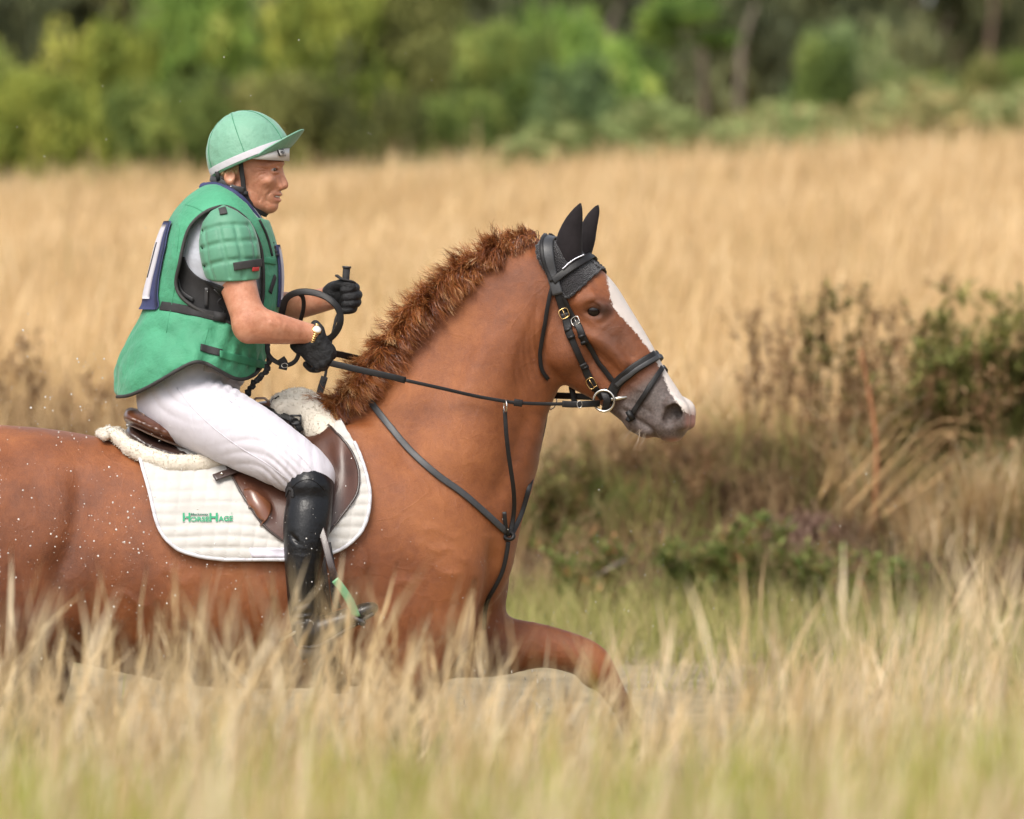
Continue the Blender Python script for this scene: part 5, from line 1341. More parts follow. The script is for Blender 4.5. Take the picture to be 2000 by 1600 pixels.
def body():
    F = Field((axis((-1.24, -0.88, 0.009), (-0.88, -0.735, 0.0040), (-0.735, -0.61, 0.0023), (-0.61, -0.39, 0.0038), (-0.39, -0.26, 0.009)), axis((-0.50, -0.30, 0.009), (-0.30, -0.10, 0.0040), (-0.10, 0.10, 0.0029), (0.10, 0.22, 0.0045), (0.22, 0.50, 0.009)), axis((0.85, 1.66, 0.011), (1.66, 2.165, 0.0040), (2.165, 2.345, 0.0023), (2.345, 2.42, 0.0040))))
    F.chain([(a, b_, c, r - 14 - 22 * (b_ > 640), s) for a, b_, c, r, s in TORSO], 0.0)
    F.chain([(365, 735, 0, 74, 1.5), (345, 772, 0, 68, 1.6)], 0.04)
    F.chain([(432, 435, -.02, 34, 1), (441, 450, -.16, 38, 1)], 0.03); F.chain([(432, 435, .02, 34, 1), (447, 450, .15, 38, 1)], 0.03)
    for s in (-1, 1):
        F.chain(THIGH(s, -6), 0.02)
        F.chain([(608, 940, s * .31, 38, 1), (604, 1000, s * .345, 36, 1), (596, 1080, s * .37, 29, 1), (592, 1180, s * .375, 20, 1), (600, 1235, s * .375, 20, 1)], 0.02)
        F.chain([(602, 1240, s * .375, 20, 1), (660, 1222, s * .375, 16, 1.1), (715, 1194, s * .375, 10, 1.3)], 0.01)
    # arms
    F.chain(NARM_U, 0.025); F.chain(NARM_F, 0.012)
    F.ell(P(484, 650, -.256), (0.026, .020, .024), k=0.015)                                   # elbow bone
    F.chain([(502, 620, -.25, 20, 1), (540, 634, -.248, 17, 1), (575, 644, -.222, 11, 1)], 0.015)   # forearm muscle
    F.chain([(515, 657, -.268, 4, 1), (555, 660, -.246, 3.5, 1), (596, 662, -.215, 3, 1)], 0.006)    # tendon
    F.chain([(528, 630, -.280, 2.6, 1), (552, 640, -.256, 2.4, 1), (575, 636, -.238, 2.4, 1), (594, 643, -.219, 2.2, 1)], 0.004)
    F.chain(FARM_U, 0.025); F.chain(FARM_F, 0.012)
    hands(F, 0)
    # neck and head
    F.chain([(450, 440, 0, 42, 1.0), (460, 400, 0, 35, .90), (464, 365, 0, 34, .92)], 0.016)
    A = np.array([HF, HL, UP])
    F.ell(hp(478, 312), (0.098, 0.076, 0.098), A, k=0.02)
    F.ell(hp(503, 344), (0.066, 0.061, 0.082), A, k=0.02)
    F.ell(hp(507, 368), (0.052, 0.048, 0.053), A, k=0.02)
    F.chain([(*hp(472, 370, -.048), .018, 1), (*hp(500, 393, -.036), .016, 1), (*hp(522, 403, -.012), .018, 1)], 0.02, world=True)
    F.chain([(*hp(472, 370, .048), .018, 1), (*hp(500, 393, .036), .016, 1), (*hp(522, 403, .012), .018, 1)], 0.02, world=True)
    F.ell(hp(531, 402), (0.017, 0.021, 0.017), A, k=0.014)        # chin
    F.ell(hp(531, 383), (0.020, 0.027, 0.020), A, k=0.016)        # mouth mound
    for s in (-1, 1):
        F.ell(hp(527, 353, s * .041), (0.020, 0.018, 0.016), A, k=0.014)       # cheekbone
        F.chain([(*hp(549, 319, s * .008), .0075, 1), (*hp(546, 318, s * .026), .0075, 1), (*hp(534, 322, s * .044), .007, 1)], 0.012, world=True)   # brow
        F.ell(hp(541, 332, s * .031), (0.012, 0.0140, 0.0085), A, k=0.010, op='sub')          # socket
        F.chain([(*hp(541, 344, s * .012), .0070, 1), (*hp(549, 364, s * .0125), .0078, 1)], 0.010, world=True)
        F.ell(hp(549, 367, s * .0135), (0.0085, 0.0065, 0.0062), A, k=0.006)                   # nostril wing
        F.ell(hp(553, 372, s * .008), (0.0045, 0.003, 0.0035), A, k=0.003, op='sub')
        # lids
        F.chain([(*hp(533, 330, s * .045), .0036, 1), (*hp(541.5, 326.5, s * .035), .0042, 1), (*hp(547, 329, s * .022), .0036, 1)], 0.004, world=True)
        F.chain([(*hp(533, 335, s * .045), .0036, 1), (*hp(541, 337.5, s * .035), .0042, 1), (*hp(546, 336, s * .022), .0034, 1)], 0.004, world=True)
        # smile crease and wrinkles
        F.chain([(*hp(547, 368, s * .020), .0014, 1), (*hp(536, 375, s * .036), .0018, 1), (*hp(526, 387, s * .044), .0014, 1), (*hp(522, 397, s * .040), .0008, 1)], 0.006, op='sub', world=True)
        F.chain([(*hp(534, 366, s * .046), .0006, 1), (*hp(522, 378, s * .051), .0008, 1), (*hp(514, 392, s * .046), .0006, 1)], 0.006, op='sub', world=True)
        for dy in (-4, 2, 8):
            F.chain([(*hp(529, 334 + dy * .5, s * .050), .0010, 1), (*hp(520, 333 + dy, s * .0585), .0012, 1), (*hp(509, 335 + dy * 1.8, s * .0635), .0009, 1)], 0.003, op='sub', world=True)
        F.chain([(*hp(548, 380, s * .004), .0048, 1), (*hp(543, 379.5, s * .014), .0042, 1), (*hp(535, 380, s * .026), .0026, 1)], 0.005, world=True)   # upper lip
        F.chain([(*hp(545, 391, s * .003), .0056, 1), (*hp(541, 391, s * .013), .0050, 1), (*hp(534, 388, s * .024), .0028, 1)], 0.005, world=True)   # lower lip
        F.chain([(*hp(549, 385.5, 0), .0036, 1), (*hp(543, 385, s * .014), .0042, 1), (*hp(527, 377, s * .035), .0024, 1)], 0.002, op='sub', world=True)   # open mouth
        # ear
        ec = hp(461, 345, s * .078)
        F.ell(ec, (0.017, 0.010, 0.025), A, k=0.005)
        F.ell(ec + HL * s * .009 + HF * .002 + UP * .003, (0.0105, 0.007, 0.0155), A, k=0.003, op='sub')
        F.ell(hp(464, 362, s * .071), (0.008, 0.006, 0.008), A, k=0.006)
    F.chain([(*hp(547, 332), .0075, 1), (*hp(552, 346), .0078, 1), (*hp(557, 359), .0085, 1)], 0.009, world=True)      # nose
    F.ell(hp(555, 364), (0.0105, 0.0095, 0.0085), A, k=0.008)
    # neck cords
    F.chain([(*hp(480, 372, -.052), .004, 1), (*hp(486, 400, -.045), .005, 1), (*hp(492, 425, -.035), .006, 1)], 0.012, world=True)
    def mask(v, it): 
        px, py = PXY(v); return np.where((px > 495) & (py < 420) & (py > 300) & (it > 0), 0.25, 1.0)
    v, f = F.mesh(2, mask)
    me = fast_mesh('body', v, f); no = np.zeros(len(v) * 3, np.float32); me.vertices.foreach_get('normal', no); no = no.reshape(-1, 3)
    s_ = (v - hp(480, 330)) @ HL; w_ = v.copy(); fr = s_ > 0; w_[fr] -= 2 * s_[fr, None] * HL; fx, fy = PXY(w_)
    head_ = (fy < 425) & (fx > 470)
    for pts, dep, wd in (([(498, 327), (510, 328), (524, 333)], -.0014, 1.8), ([(496, 343), (510, 340), (526, 337)], -.0014, 1.8), ([(500, 360), (512, 350), (527, 341)], -.0013, 1.8), ([(503, 335), (514, 335), (526, 335.5)], -.0010, 1.5),
                         ([(526, 341), (534, 344), (543, 342)], -.0016, 2.0), ([(540, 363), (531, 370), (524, 380), (521, 392)], -.0030, 2.6), ([(516, 362), (512, 376), (515, 392), (520, 402)], -.0018, 2.2), ([(506, 366), (504, 380), (508, 396)], -.0012, 2.0),
                         ([(524, 394), (532, 399), (540, 398)], -.0018, 2.2), ([(508, 318), (522, 316), (540, 319)], -.0012, 1.8), ([(506, 323), (520, 321), (534, 323)], -.0009, 1.6), ([(526, 365), (522, 358), (528, 350)], .0020, 6), ([(476, 385), (484, 400), (492, 415)], -.0018, 2.2), ([(470, 388), (478, 404), (486, 420)], -.0016, 2.0)):
        q = catmull([np.array(p, float) for p in pts], 5); xx, yy = fx[head_], fy[head_]; dd = np.full(len(xx), 1e9)
        for k_ in range(len(q) - 1):
            a, b_ = q[k_], q[k_ + 1]; ba = b_ - a; u = np.clip(((xx - a[0]) * ba[0] + (yy - a[1]) * ba[1]) / (ba @ ba), 0, 1); dd = np.minimum(dd, np.hypot(xx - a[0] - u * ba[0], yy - a[1] - u * ba[1]))
        v[head_] += no[head_] * (dep * .5 * np.exp(-(dd / (wd * 1.15)) ** 2))[:, None]
    me.vertices.foreach_set('co', v.astype(np.float32).ravel()); me.update()
    px, py = PXY(v)
    lip = np.exp(-(((px - 541) / 7) ** 2 + ((py - 386) / 8) ** 2)) * (np.abs((v - hp(541, 386)) @ HL) < .028)
    attr(me, 'lip', lip)
    return obj('body', me, m_skin, per)

def hands(F, g):
    """both hands with five separate bent fingers; g inflates them for the gloves"""
    G = g * SCALE
    # near hand: back of the hand to the camera, fist closed round the rein
    F.chain([(612, 655, -.180, 19 + G, 1), (622, 672, -.182, 21 + G, .75), (630, 690, -.185, 22 + G, .62)], 0.008)
    F.chain([(604, 668, -.172, 14 + G, .9), (606, 690, -.172, 14 + G, .8), (620, 704, -.175, 14 + G, .8)], 0.010)
    kn = [(643, 690, -.186), (639, 701, -.190), (631, 710, -.190), (620, 714, -.186)]
    for i, (x, y, z) in enumerate(kn):
        r = (8.6, 9.0, 8.6, 7.6)[i] + G * 0.6; l = (1.0, 1.12, 1.05, .85)[i]
        F.chain([(x - 9, y - 11, z + .002, r, 1), (x, y, z, r * 1.08, 1)], 0.004)
        F.chain([(x, y, z, r, 1), (x + 2, y + 6, z + .034 * l, r * .95, 1), (x - 12, y + 6, z + .052 * l, r * .9, 1), (x - 22, y - 2, z + .040 * l, r * .8, 1)], 0.0015)
    F.chain([(618, 664, -.165, 10 + G * .6, 1), (634, 672, -.150, 9 + G * .6, 1), (646, 682, -.150, 8.4 + G * .6, 1), (650, 694, -.160, 7.2 + G * .6, 1)], 0.003)   # thumb
    # far hand: palm towards the camera, fingers wrapped round the whip handle
    F.chain([(645, 580, .090, 21 + G, 1), (655, 572, .075, 22 + G, .8), (666, 570, .066, 21 + G, .75)], 0.008)
    for i, (x, y) in enumerate(((684, 560), (688, 574), (687, 588), (682, 600))):
        r = (9.2, 9.6, 9.2, 8.0)[i] + G * .6; l = (1, 1.08, 1.02, .85)[i]
        F.chain([(668, y - 2 + 2 * i * 0, .078, r, 1), (x, y, .085, r * 1.05, 1)], 0.004)
        F.chain([(x, y, .085, r, 1), (x + 9 * l, y + 2, .060, r, 1), (x + 3 * l, y + 5, .030, r * .95, 1), (x - 12 * l, y + 7, .024, r * .85, 1)], 0.0015)
    F.chain([(653, 563, .062, 11 + G * .6, 1), (664, 556, .040, 9.6 + G * .6, 1), (676, 556, .028, 8.8 + G * .6, 1), (688, 561, .026, 7.4 + G * .6, 1)], 0.003)   # thumb

body_o = body()
# lips colour
_nt = m_skin.node_tree; _b = [n for n in _nt.nodes if n.type == 'BSDF_PRINCIPLED'][0]; _l = _b.inputs['Base Color'].links[0].from_socket
_a = N(_nt, 'ShaderNodeAttribute', attribute_name='lip'); _m = N(_nt, 'ShaderNodeMixRGB'); _ml = N(_nt, 'ShaderNodeMath', operation='MULTIPLY'); _ml.inputs[1].default_value = 0.5
_nt.links.new(_a.outputs['Fac'], _ml.inputs[0]); _nt.links.new(_ml.outputs[0], _m.inputs[0]); _nt.links.new(_l, _m.inputs[1]); _m.inputs[2].default_value = (0.36, 0.10, 0.075, 1); _nt.links.new(_m.outputs[0], _b.inputs['Base Color'])

def fld(pieces, lo, hi, h, smooth=3):
    F = Field(tuple(axis((lo[i], hi[i], h)) for i in range(3)))
    for p_ in pieces: F.chain(p_[0], p_[1])
    return F
def bvh_of(v, f): return BVHTree.FromPolygons([Vector(x) for x in v], [tuple(x) for x in f.tolist()])
def bb(px0, px1, py0, py1, y0, y1):
    a = P(px0, py1, 0); b_ = P(px1, py0, 0); return (a[0] - .04, y0, a[2] - .04), (b_[0] + .04, y1, b_[2] + .04)

# eyes, teeth, earring
for s in (-1, 1):
    c = hp(535.5, 331.5, s * .0315); MB().ball(c, 0.0116, 16, 10).build('eyeball', surf('eye_white', (0.40, 0.33, 0.30), 0.15, 0.05, 50), per)
    d = HF + HL * s * 0.32; d /= np.linalg.norm(d)
    ax_ = np.array([d, np.cross(UP, d), UP]); MB().ball(c + d * .0078, (0.0045, 0.0072, 0.0072), 14, 8, ax_).build('iris', surf('dark_iris', (0.035, 0.02, 0.012), 0.08, 0.3, 90, coat=1), per)
mb = MB(); mb.tube([hp(530, 382, -.024), hp(541, 384, -.012), hp(545, 384.5, 0), hp(541, 384, .012), hp(530, 382, .024)], 1, 8, flat=(0.0022, 0.003), up=HF); mb.build('teeth', surf('teeth', (0.7, 0.66, 0.58), 0.25, 0.05, 50), per)
MB().ball(hp(464, 365, -.081), 0.0022, 8, 6).build('pearl_earring', m_shell, per)

# hair showing under the helmet
def rider_hair():
    paths, rn = [], []
    for i in range(150):
        s = -1 if i % 2 else 1
        x = rng.uniform(454, 480); y = rng.uniform(318, 328)
        a = hp(x, y, s * rng.uniform(.079, .085)); dx = rng.uniform(-12, -2); dy = rng.uniform(8, 24) * (.6 if x > 458 else 1)
        b_ = hp(x + dx * .4, y + dy * .5, s * .085); c = hp(x + dx, y + dy, s * (.072 if x + dx < 436 else .082))
        paths.append(catmull([a, b_, c], 4)); rn.append(rng.uniform(0.2, 0.8))
    v, f, r = lock_strips(paths, 0.0012, rn, 0.0014, 12)
    me = fast_mesh('hair', v, f); attr(me, 'rnd', r); obj('hair', me, m_hair, per)
rider_hair()

# ---------------------------------------------------------------- breeches and boots
def breeches():
    lo, hi = bb(230, 680, 680, 1010, -.44, .44)
    F = fld([], lo, hi, 0.005)
    F.chain([(405, 668, 0, 98, 1.1), (392, 706, 0, 92, 1.2), (365, 740, 0, 86, 1.45), (342, 775, 0, 76, 1.55)], 0.0)
    for s in (-1, 1):
        F.chain(THIGH(s, 2), 0.02)
        F.chain([(606, 935, s * .305, 44, 1), (604, 975, s * .325, 40, 1)], 0.01)
    v, f = F.mesh(3)
    me = fast_mesh('breeches', v, f); no = np.zeros(len(v) * 3, np.float32); me.vertices.foreach_get('normal', no); no = no.reshape(-1, 3)
    px, py = PXY(v)
    def folds(cx, cy, rad, ang, freq, amp, seed, bend=0.0):
        a = math.radians(ang); u = (px - cx) * math.cos(a) + (py - cy) * math.sin(a); w = -(px - cx) * math.sin(a) + (py - cy) * math.cos(a) + bend * u * u / rad
        m_ = np.exp(-((px - cx) ** 2 + (py - cy) ** 2) / rad ** 2)
        r = np.random.default_rng(seed); q = w / freq + 0.8 * np.sin(u / 40.0 + r.uniform(0, 6))
        return amp * m_ * (np.abs(np.sin(q * 3.14)) ** 0.8 - 0.6)
    dsp = folds(560, 925, 42, 32, 13, 0.0075, 1) + folds(500, 880, 60, 12, 24, 0.0035, 2) + folds(430, 770, 45, -28, 19, 0.0080, 3, .2) + folds(460, 760, 40, 40, 17, 0.005, 4) + folds(330, 780, 50, 50, 30, 0.004, 5) + folds(590, 900, 50, 60, 26, 0.003, 6)
    v = v + no * dsp[:, None]; me.vertices.foreach_set('co', v.astype(np.float32).ravel()); me.update()
    obj('breeches', me, m_breech, per)
    return bvh_of(v, f)
BRB = breeches()
p_, n_ = path([(345, 757), (375, 795), (420, 838), (470, 875), (520, 905), (560, 935)], 6, 0.0006, BRB)
mb = MB(); mb.tube(p_, 0.0013, 6); mb.build('seam', m_breech, per)
p_, n_ = path([(448, 782), (500, 818), (560, 868), (600, 905), (612, 925)], 6, 0.0004, BRB)
mb = MB(); mb.tube(p_, 0.0010, 6); mb.build('seam', m_breech, per)
p_, n_ = path([(398, 718), (420, 722), (436, 728), (450, 736)], 6, 0.001, BRB)
mb = MB(); strap(mb, p_, n_, 14, 0.002); mb.build('waistband', surf('grey_waistband', (0.42, 0.38, 0.38), 0.7, 0.1, 20), per)

def boots():
    for s in (-1, 1):
        F = fld([], *bb(530, 770, 890, 1320, *((-.46, -.22) if s < 0 else (.22, .46))), 0.0042)
        F.chain([(616, 958, s * .318, 36, 1.02), (606, 985, s * .33, 45, 1.0), (600, 1020, s * .348, 46, .98), (596, 1060, s * .362, 41.5, 1), (592, 1110, s * .372, 35, 1), (590, 1160, s * .376, 29, 1), (592, 1200, s * .376, 27, 1), (600, 1240, s * .376, 27, 1)], 0)
        F.chain([(604, 952, s * .320, 47, 1.1)], 0.012)
        F.chain([(602, 1244, s * .376, 27, 1), (640, 1226, s * .376, 25, 1), (680, 1208, s * .376, 20, 1.2), (712, 1194, s * .376, 16, 1.3), (727, 1188, s * .376, 12, 1.5)], 0.012)
        for a, b_ in (((566, 1188), (610, 1176)), ((568, 1202), (612, 1196)), ((572, 1214), (618, 1206)), ((560, 1040), (585, 1060))):
            F.chain([(*P(*a, s * .405), .0045, 1), (*P(*b_, s * .412), .003, 1)], 0.008, op='sub', world=True)
        v, f = F.mesh(2); bo = obj('boot', fast_mesh('boot', v, f), m_boot, per)
        mb = MB(); mb.tube(catmull([P(588, 1262, s * .376), P(620, 1262, s * .376), P(660, 1240, s * .376), P(700, 1216, s * .376), P(730, 1198, s * .376)], 5), 1, 8, flat=(0.036, 0.005), up=(0.45, 0, 1)); mb.build('boot_sole', m_bkcloth, per)
        mb = MB(); mb.tube([P(600, 1262, s * .376), P(608, 1282, s * .376)], 1, 8, flat=(0.033, 0.028), up=(1, 0, 0)); mb.build('boot_heel', m_bkcloth, per)
        mb = MB(); mb.ring(P(606, 1219, s * .408), 0.0085, 0.0014, (0, 1, 0), 18, 6); mb.tube([P(600, 1222, s * .408), P(575, 1236, s * .400), P(545, 1252, s * .380)], 1, 8, flat=(0.0045, 0.002), up=(0, 1, 0)); o = mb.build('spur', m_steel, per); o['kind'] = 'thing' if False else o.get('kind', 'thing'); del o['kind']
        if s < 0:
            B_ = bvh_of(v, f)
            p_, n_ = path([(559, 970), (563, 955), (571, 958), (572, 972)], 5, 0.001, B_); mb = MB(); strap(mb, p_, n_, 6, 0.0015); mb.build('boot_tab', m_bkcloth, per)
            p_, n_ = path([(566, 960), (578, 945), (592, 938), (606, 937), (620, 944), (634, 958)], 6, 0.0005, B_); mb = MB(); mb.tube(p_, 0.0013, 6); mb.build('boot_top_seam', m_boot, per)
boots()

# ---------------------------------------------------------------- vest
VPOLY = [(500, 424), (482, 398), (455, 376), (428, 362), (404, 352), (380, 350), (330, 400), (200, 640), (205, 740), (226, 779), (250, 776), (282, 762), (315, 744), (345, 726), (370, 712), (385, 708), (405, 712), (430, 726), (455, 739), (472, 742), (488, 738), (502, 726), (512, 712), (560, 720), (600, 560), (560, 440)]
ARMH = [(431, 404), (410, 410), (388, 424), (369, 446), (358, 480), (350, 520), (344, 545), (346, 566), (358, 584), (382, 602), (414, 618), (450, 632), (480, 640), (500, 625), (512, 590), (514, 550), (513, 520), (510, 490), (500, 460), (484, 432), (462, 413), (445, 405)]
def vest():
    lo, hi = bb(205, 560, 345, 790, -.34, .34)
    O = fld([], lo, hi, 0.0045)
    def outer(F, g):
        F.chain([(a, b_, c, r - g, s) for a, b_, c, r, s in VEST], 0)
        for s in (-1, 1): F.chain([(440, 412, s * .03, 40 - g, 1), (440, 436, s * .125, 40 - g, 1), (442, 450, s * .165, 42 - g, 1)], 0.02)
    outer(O, 0)
    I = fld([], lo, hi, 0.0045); outer(I, 7)
    sv, sf = O.mesh(3)            # solid version for laying trims on
    O2 = fld([], lo, hi, 0.0045); outer(O2, 0); O = O2
    O.d = np.maximum(O.d, -I.d)
    O.cut2d(VPOLY, yref=-.17)
    O.cut2d(ARMH, -9, -.085, False, -.20); O.cut2d(ARMH, .085, 9, False, .20)
    v, f = O.mesh(2)
    def cloth(v):
        px, py = PXY(v); c = np.interp(py, [r[1] for r in VEST], [r[0] for r in VEST])
        out = v - np.stack([(c - 1000) / SCALE, 0 * c, v[:, 2]], 1); out[:, 2] = 0; out /= np.linalg.norm(out, axis=1)[:, None] + 1e-9
        low = smoothstep(590, 650, py) * (1 - .6 * smoothstep(720, 770, py))
        q = np.stack([(px - 380) / 700 + (py - 620) / 1900, v[:, 1] * .8, (py - 620) / 700 * .35 - (px - 380) / 1500], 1)
        d = low * (0.0125 * (vnoise(q, 26, 31) - .4) + 0.0062 * vnoise(q, 60, 32)) + (1 - low) * 0.003 * vnoise(v, 22, 33)
        d -= 0.008 * np.exp(-((py - (598 + (px - 316) * .19)) / 11) ** 2) * (py > 560)
        return v + out * d[:, None]
    v = cloth(v); sv = cloth(sv)
    obj('vest', fast_mesh('vest', v, f), m_vest, per)
    return bvh_of(sv, sf), bvh_of(v, f)
VS, VB = vest()
def vtrim(name, pxs, r, mat, off=0.0, flat=None, n=6, bvh=None):
    p_, n_ = path(pxs, n, off, bvh or VS); mb = MB()
    if flat: strap(mb, p_, n_, flat, r)
    else: mb.tube(p_, r, 8)
    mb.build(name, mat, per)
    if name in ('hem_piping', 'armhole_piping'):
        mb = MB(); q, w = mirror_y(p_, n_); mb.tube(q, r, 8); mb.build(name, mat, per)
vtrim('hem_piping', [(229, 775), (250, 773), (282, 760), (315, 742), (345, 724), (370, 711), (386, 707), (405, 711), (430, 725), (455, 738), (472, 741), (488, 737), (502, 725), (511, 712)], 0.0052, m_bkpipe)
vtrim('armhole_piping', ARMH + ARMH[:1], 0.0052, m_bkpipe, 0.001, n=4)
vtrim('back_seam', [(352, 440), (345, 500), (342, 560), (330, 620), (325, 650)], 0.0012, m_vestd, 0.0)
vtrim('shoulder_seam', [(362, 400), (380, 405), (398, 415)], 0.0012, m_vestd, 0.0)
vtrim('side_seam', [(408, 640), (400, 670), (392, 706)], 0.0012, m_vestd, 0.0)
vtrim('waist_strap', [(316, 598), (345, 602), (380, 609), (415, 617), (440, 622)], 0.002, m_bkcloth, 0.004, 18)
vtrim('hook_strip', [(391, 679), (410, 684), (432, 690)], 0.0015, m_bkcloth, 0.003, 15)
vtrim('lower_strap', [(428, 692), (455, 699), (485, 706), (505, 711), (518, 713)], 0.0022, m_vestd, 0.005, 15)
vtrim('front_strap', [(513, 508), (525, 510), (536, 512)], 0.0022, m_vestd, 0.003, 12)
vtrim('front_pocket', [(536, 540), (530, 558), (526, 572)], 0.002, m_bkcloth, 0.003, 12)
vtrim('front_seam', [(505, 430), (520, 462), (530, 500)], 0.0035, m_bkcloth, 0.003)
# navy collar
def collar():
    F = fld([], *bb(380, 530, 345, 460, -.14, .14), 0.004)
    for s in (-1, 1):
        F.chain([(398, 366, 0, 9, 1), (418, 364, s * .045, 9, 1), (446, 373, s * .078, 9, 1), (472, 392, s * .082, 9, 1), (494, 418, s * .065, 8.5, 1), (508, 438, s * .035, 8, 1), (514, 450, 0, 7, 1)], 0.004)
    v, f = F.mesh(2); obj('collar', fast_mesh('collar', v, f), m_navy, per)
collar()
mb = MB(); q = catmull([P(*a) for a in ((512, 440, -.03), (524, 462, -.045), (534, 480, -.05), (541, 500, -.055))], 8); mb.tube(q, 0.005 + 0.0025 * np.sin(np.arange(len(q)) * 1.9), 8); mb.build('front_cord', m_bkcloth, per)
# shirt and inner vest seen through the armhole
def inner():
    F = fld([], *bb(280, 560, 390, 680, -.30, .30), 0.005)
    F.chain([(a, b_, c, r - 6, s * .98) for a, b_, c, r, s in TORSO[:6]], 0.0)
    F.chain([(441, 452, -.13, 40, 1), (450, 490, -.178, 48, 1), (457, 532, -.205, 46, 1)], 0.02)
    F.chain([(447, 446, .12, 50, 1), (475, 505, .18, 50, 1)], 0.02)
    v, f = F.mesh(3); obj('shirt', fast_mesh('shirt', v, f), m_shirt, per); return bvh_of(v, f)
SHB = inner()
sheet('inner_vest', [(502, 346, 362), (515, 346, 366), (530, 344, 376), (545, 342, 396), (560, 342, 440), (580, 348, 470), (600, 372, 480), (620, 410, 482), (636, 440, 480)], SHB, 0.006, m_bkcloth, per, 5)
p_, n_ = path([(424, 560), (436, 575), (424, 590), (437, 604), (428, 618)], 6, 0.012, SHB); mb = MB(); mb.tube(p_, 0.0016, 6); mb.build('lacing', m_grey_leather, per)
for a in (((352, 545), (358, 570), (380, 586)), ((405, 560), (403, 600))):
    p_, n_ = path(a, 6, 0.011, SHB); mb = MB(); strap(mb, p_, n_, 7, 0.0015); mb.build('inner_vest_strap', m_grey_leather, per)
mb = MB(); c, n_ = hit(428, 618, VS, 0.008); mb.box(c, (0.016, 0.004, 0.013), [(0.98, 0, -.2), (0, 1, 0), (.2, 0, .98)]); mb.build('waist_buckle', m_bkcloth, per)

# ---------------------------------------------------------------- quilted shoulder pad
def shoulder_pad():
    F = fld([], *bb(370, 525, 395, 565, -.34, -.06), 0.0034)
    F.chain([(438, 428, -.170, 30, 1), (443, 447, -.184, 48, 1), (446, 475, -.192, 57, 1), (450, 500, -.200, 58, 1), (453, 522, -.206, 55, 1), (456, 540, -.210, 50, 1)], 0.0)
    F.cut2d([(436, 400), (412, 412), (396, 432), (386, 455), (383, 485), (388, 512), (394, 530), (404, 545), (420, 550), (455, 550), (490, 548), (507, 545), (512, 520), (509, 485), (502, 456), (486, 430), (462, 412)], yref=-.22)
    v0, f0 = F.mesh(3); B0 = bvh_of(v0, f0)
    lines = [[(384, 455), (398, 449), (427, 441), (459, 438), (487, 439)], [(383, 489), (404, 481), (433, 474), (464, 471), (500, 469)], [(394, 524), (410, 517), (439, 510), (470, 507), (508, 507)],
             [(398, 449), (402, 482), (407, 517), (418, 548)], [(427, 441), (433, 474), (441, 510), (447, 543)], [(459, 438), (466, 471), (473, 507), (476, 542)], [(487, 440), (496, 471), (500, 507), (500, 530)]]
    for ln in lines:
        q = [hit(a, b_, B0, 0.0)[0] for a, b_ in catmull([np.array(x, float) for x in ln], 4)]
        F.chain([(*c, .0042, 1) for c in q], 0.009, op='sub', world=True, n=1)
    v, f = F.mesh(1); obj('shoulder_pad', fast_mesh('shoulder_pad', v, f), m_pad, per)
    for nm, pp, w, mt in (('pad_strap', [(456, 521), (475, 518), (495, 515), (508, 513)], 16, m_bkpipe), ('pad_loop', [(434, 408), (436, 414), (437, 420)], 15, m_bkpipe), ('red_tag', [(491, 526), (497, 526), (503, 525)], 8, surf('red_tag', (0.42, 0.03, 0.025), 0.6)), ('pad_hem', [(404, 547), (425, 551), (455, 551), (488, 549), (507, 546)], 6, m_bkpipe)):
        p_, n_ = path(pp, 5, 0.004, B0); mb = MB(); strap(mb, p_, n_, w, 0.0018); mb.build(nm, mt, per)
    # far side pad
    F = fld([], *bb(370, 545, 395, 565, .06, .34), 0.006)
    F.chain([(440, 436, .15, 44, 1), (456, 485, .185, 54, 1), (474, 520, .198, 48, 1)], 0.0); v, f = F.mesh(2); obj('shoulder_pad', fast_mesh('shoulder_pad', v, f), m_pad, per)
shoulder_pad()

# ---------------------------------------------------------------- number bibs, front and back
def bib(rows, front, mats):
    """rows: (py, half width m); laid on the vest from behind or in front"""
    sx = 1 if front else -1
    ny, nx = 26, 19
    ys = np.linspace(rows[0][0], rows[-1][0], ny); G = np.zeros((ny, nx, 3))
    for i, y in enumerate(ys):
        hw = np.interp(y, [r[0] for r in rows], [r[1] for r in rows]); z = P(0, y, 0)[2]
        for j in range(nx):
            yy = -hw + 2 * hw * j / (nx - 1)
            loc, no, _, _ = VS.ray_cast(Vector((3 * sx, yy, z)), Vector((-sx, 0, 0)))
            if loc is None: loc, no, _, _ = VS.find_nearest(Vector((-0.86 + sx * .12, yy, z)))
            G[i, j] = np.array(loc) + np.array((sx * (.006 if front else .010), 0, 0))
    for _ in range(2): G[1:-1, 1:-1] = (G[1:-1, 1:-1] * 2 + G[2:, 1:-1] + G[:-2, 1:-1] + G[1:-1, 2:] + G[1:-1, :-2]) / 6
    idx = np.arange(ny * nx).reshape(ny, nx); f = np.stack([idx[:-1, :-1], idx[1:, :-1], idx[1:, 1:], idx[:-1, 1:]], -1)
    bd = np.zeros((ny - 1, nx - 1), bool); bd[:, :2] = bd[:, -2:] = True; bd[-3:] = True; bd[:1] = True
    for nm, sel, mt in (('bib_front' if front else 'bib_back', ~bd, m_bib), ('bib_border', bd, m_navy)):
        ff = f[sel]; v = G.reshape(-1, 3); th = np.array((sx * .0025, 0, 0))
        vv = np.concatenate([v + th, v - th]); ff2 = np.concatenate([ff, ff[:, ::-1] + len(v)])
        e = {}
        for q in ff.tolist():
            for a, b_ in zip(q, q[1:] + q[:1]): e[(a, b_)] = 1
        side = [(a, b_, b_ + len(v), a + len(v)) for (a, b_) in e if (b_, a) not in e]
        obj(nm, fast_mesh(nm, vv, np.concatenate([ff2, np.array(side)])), mt, per)
    return G
Gb = bib([(432, .105), (480, .125), (540, .120), (604, .13)], False, None)
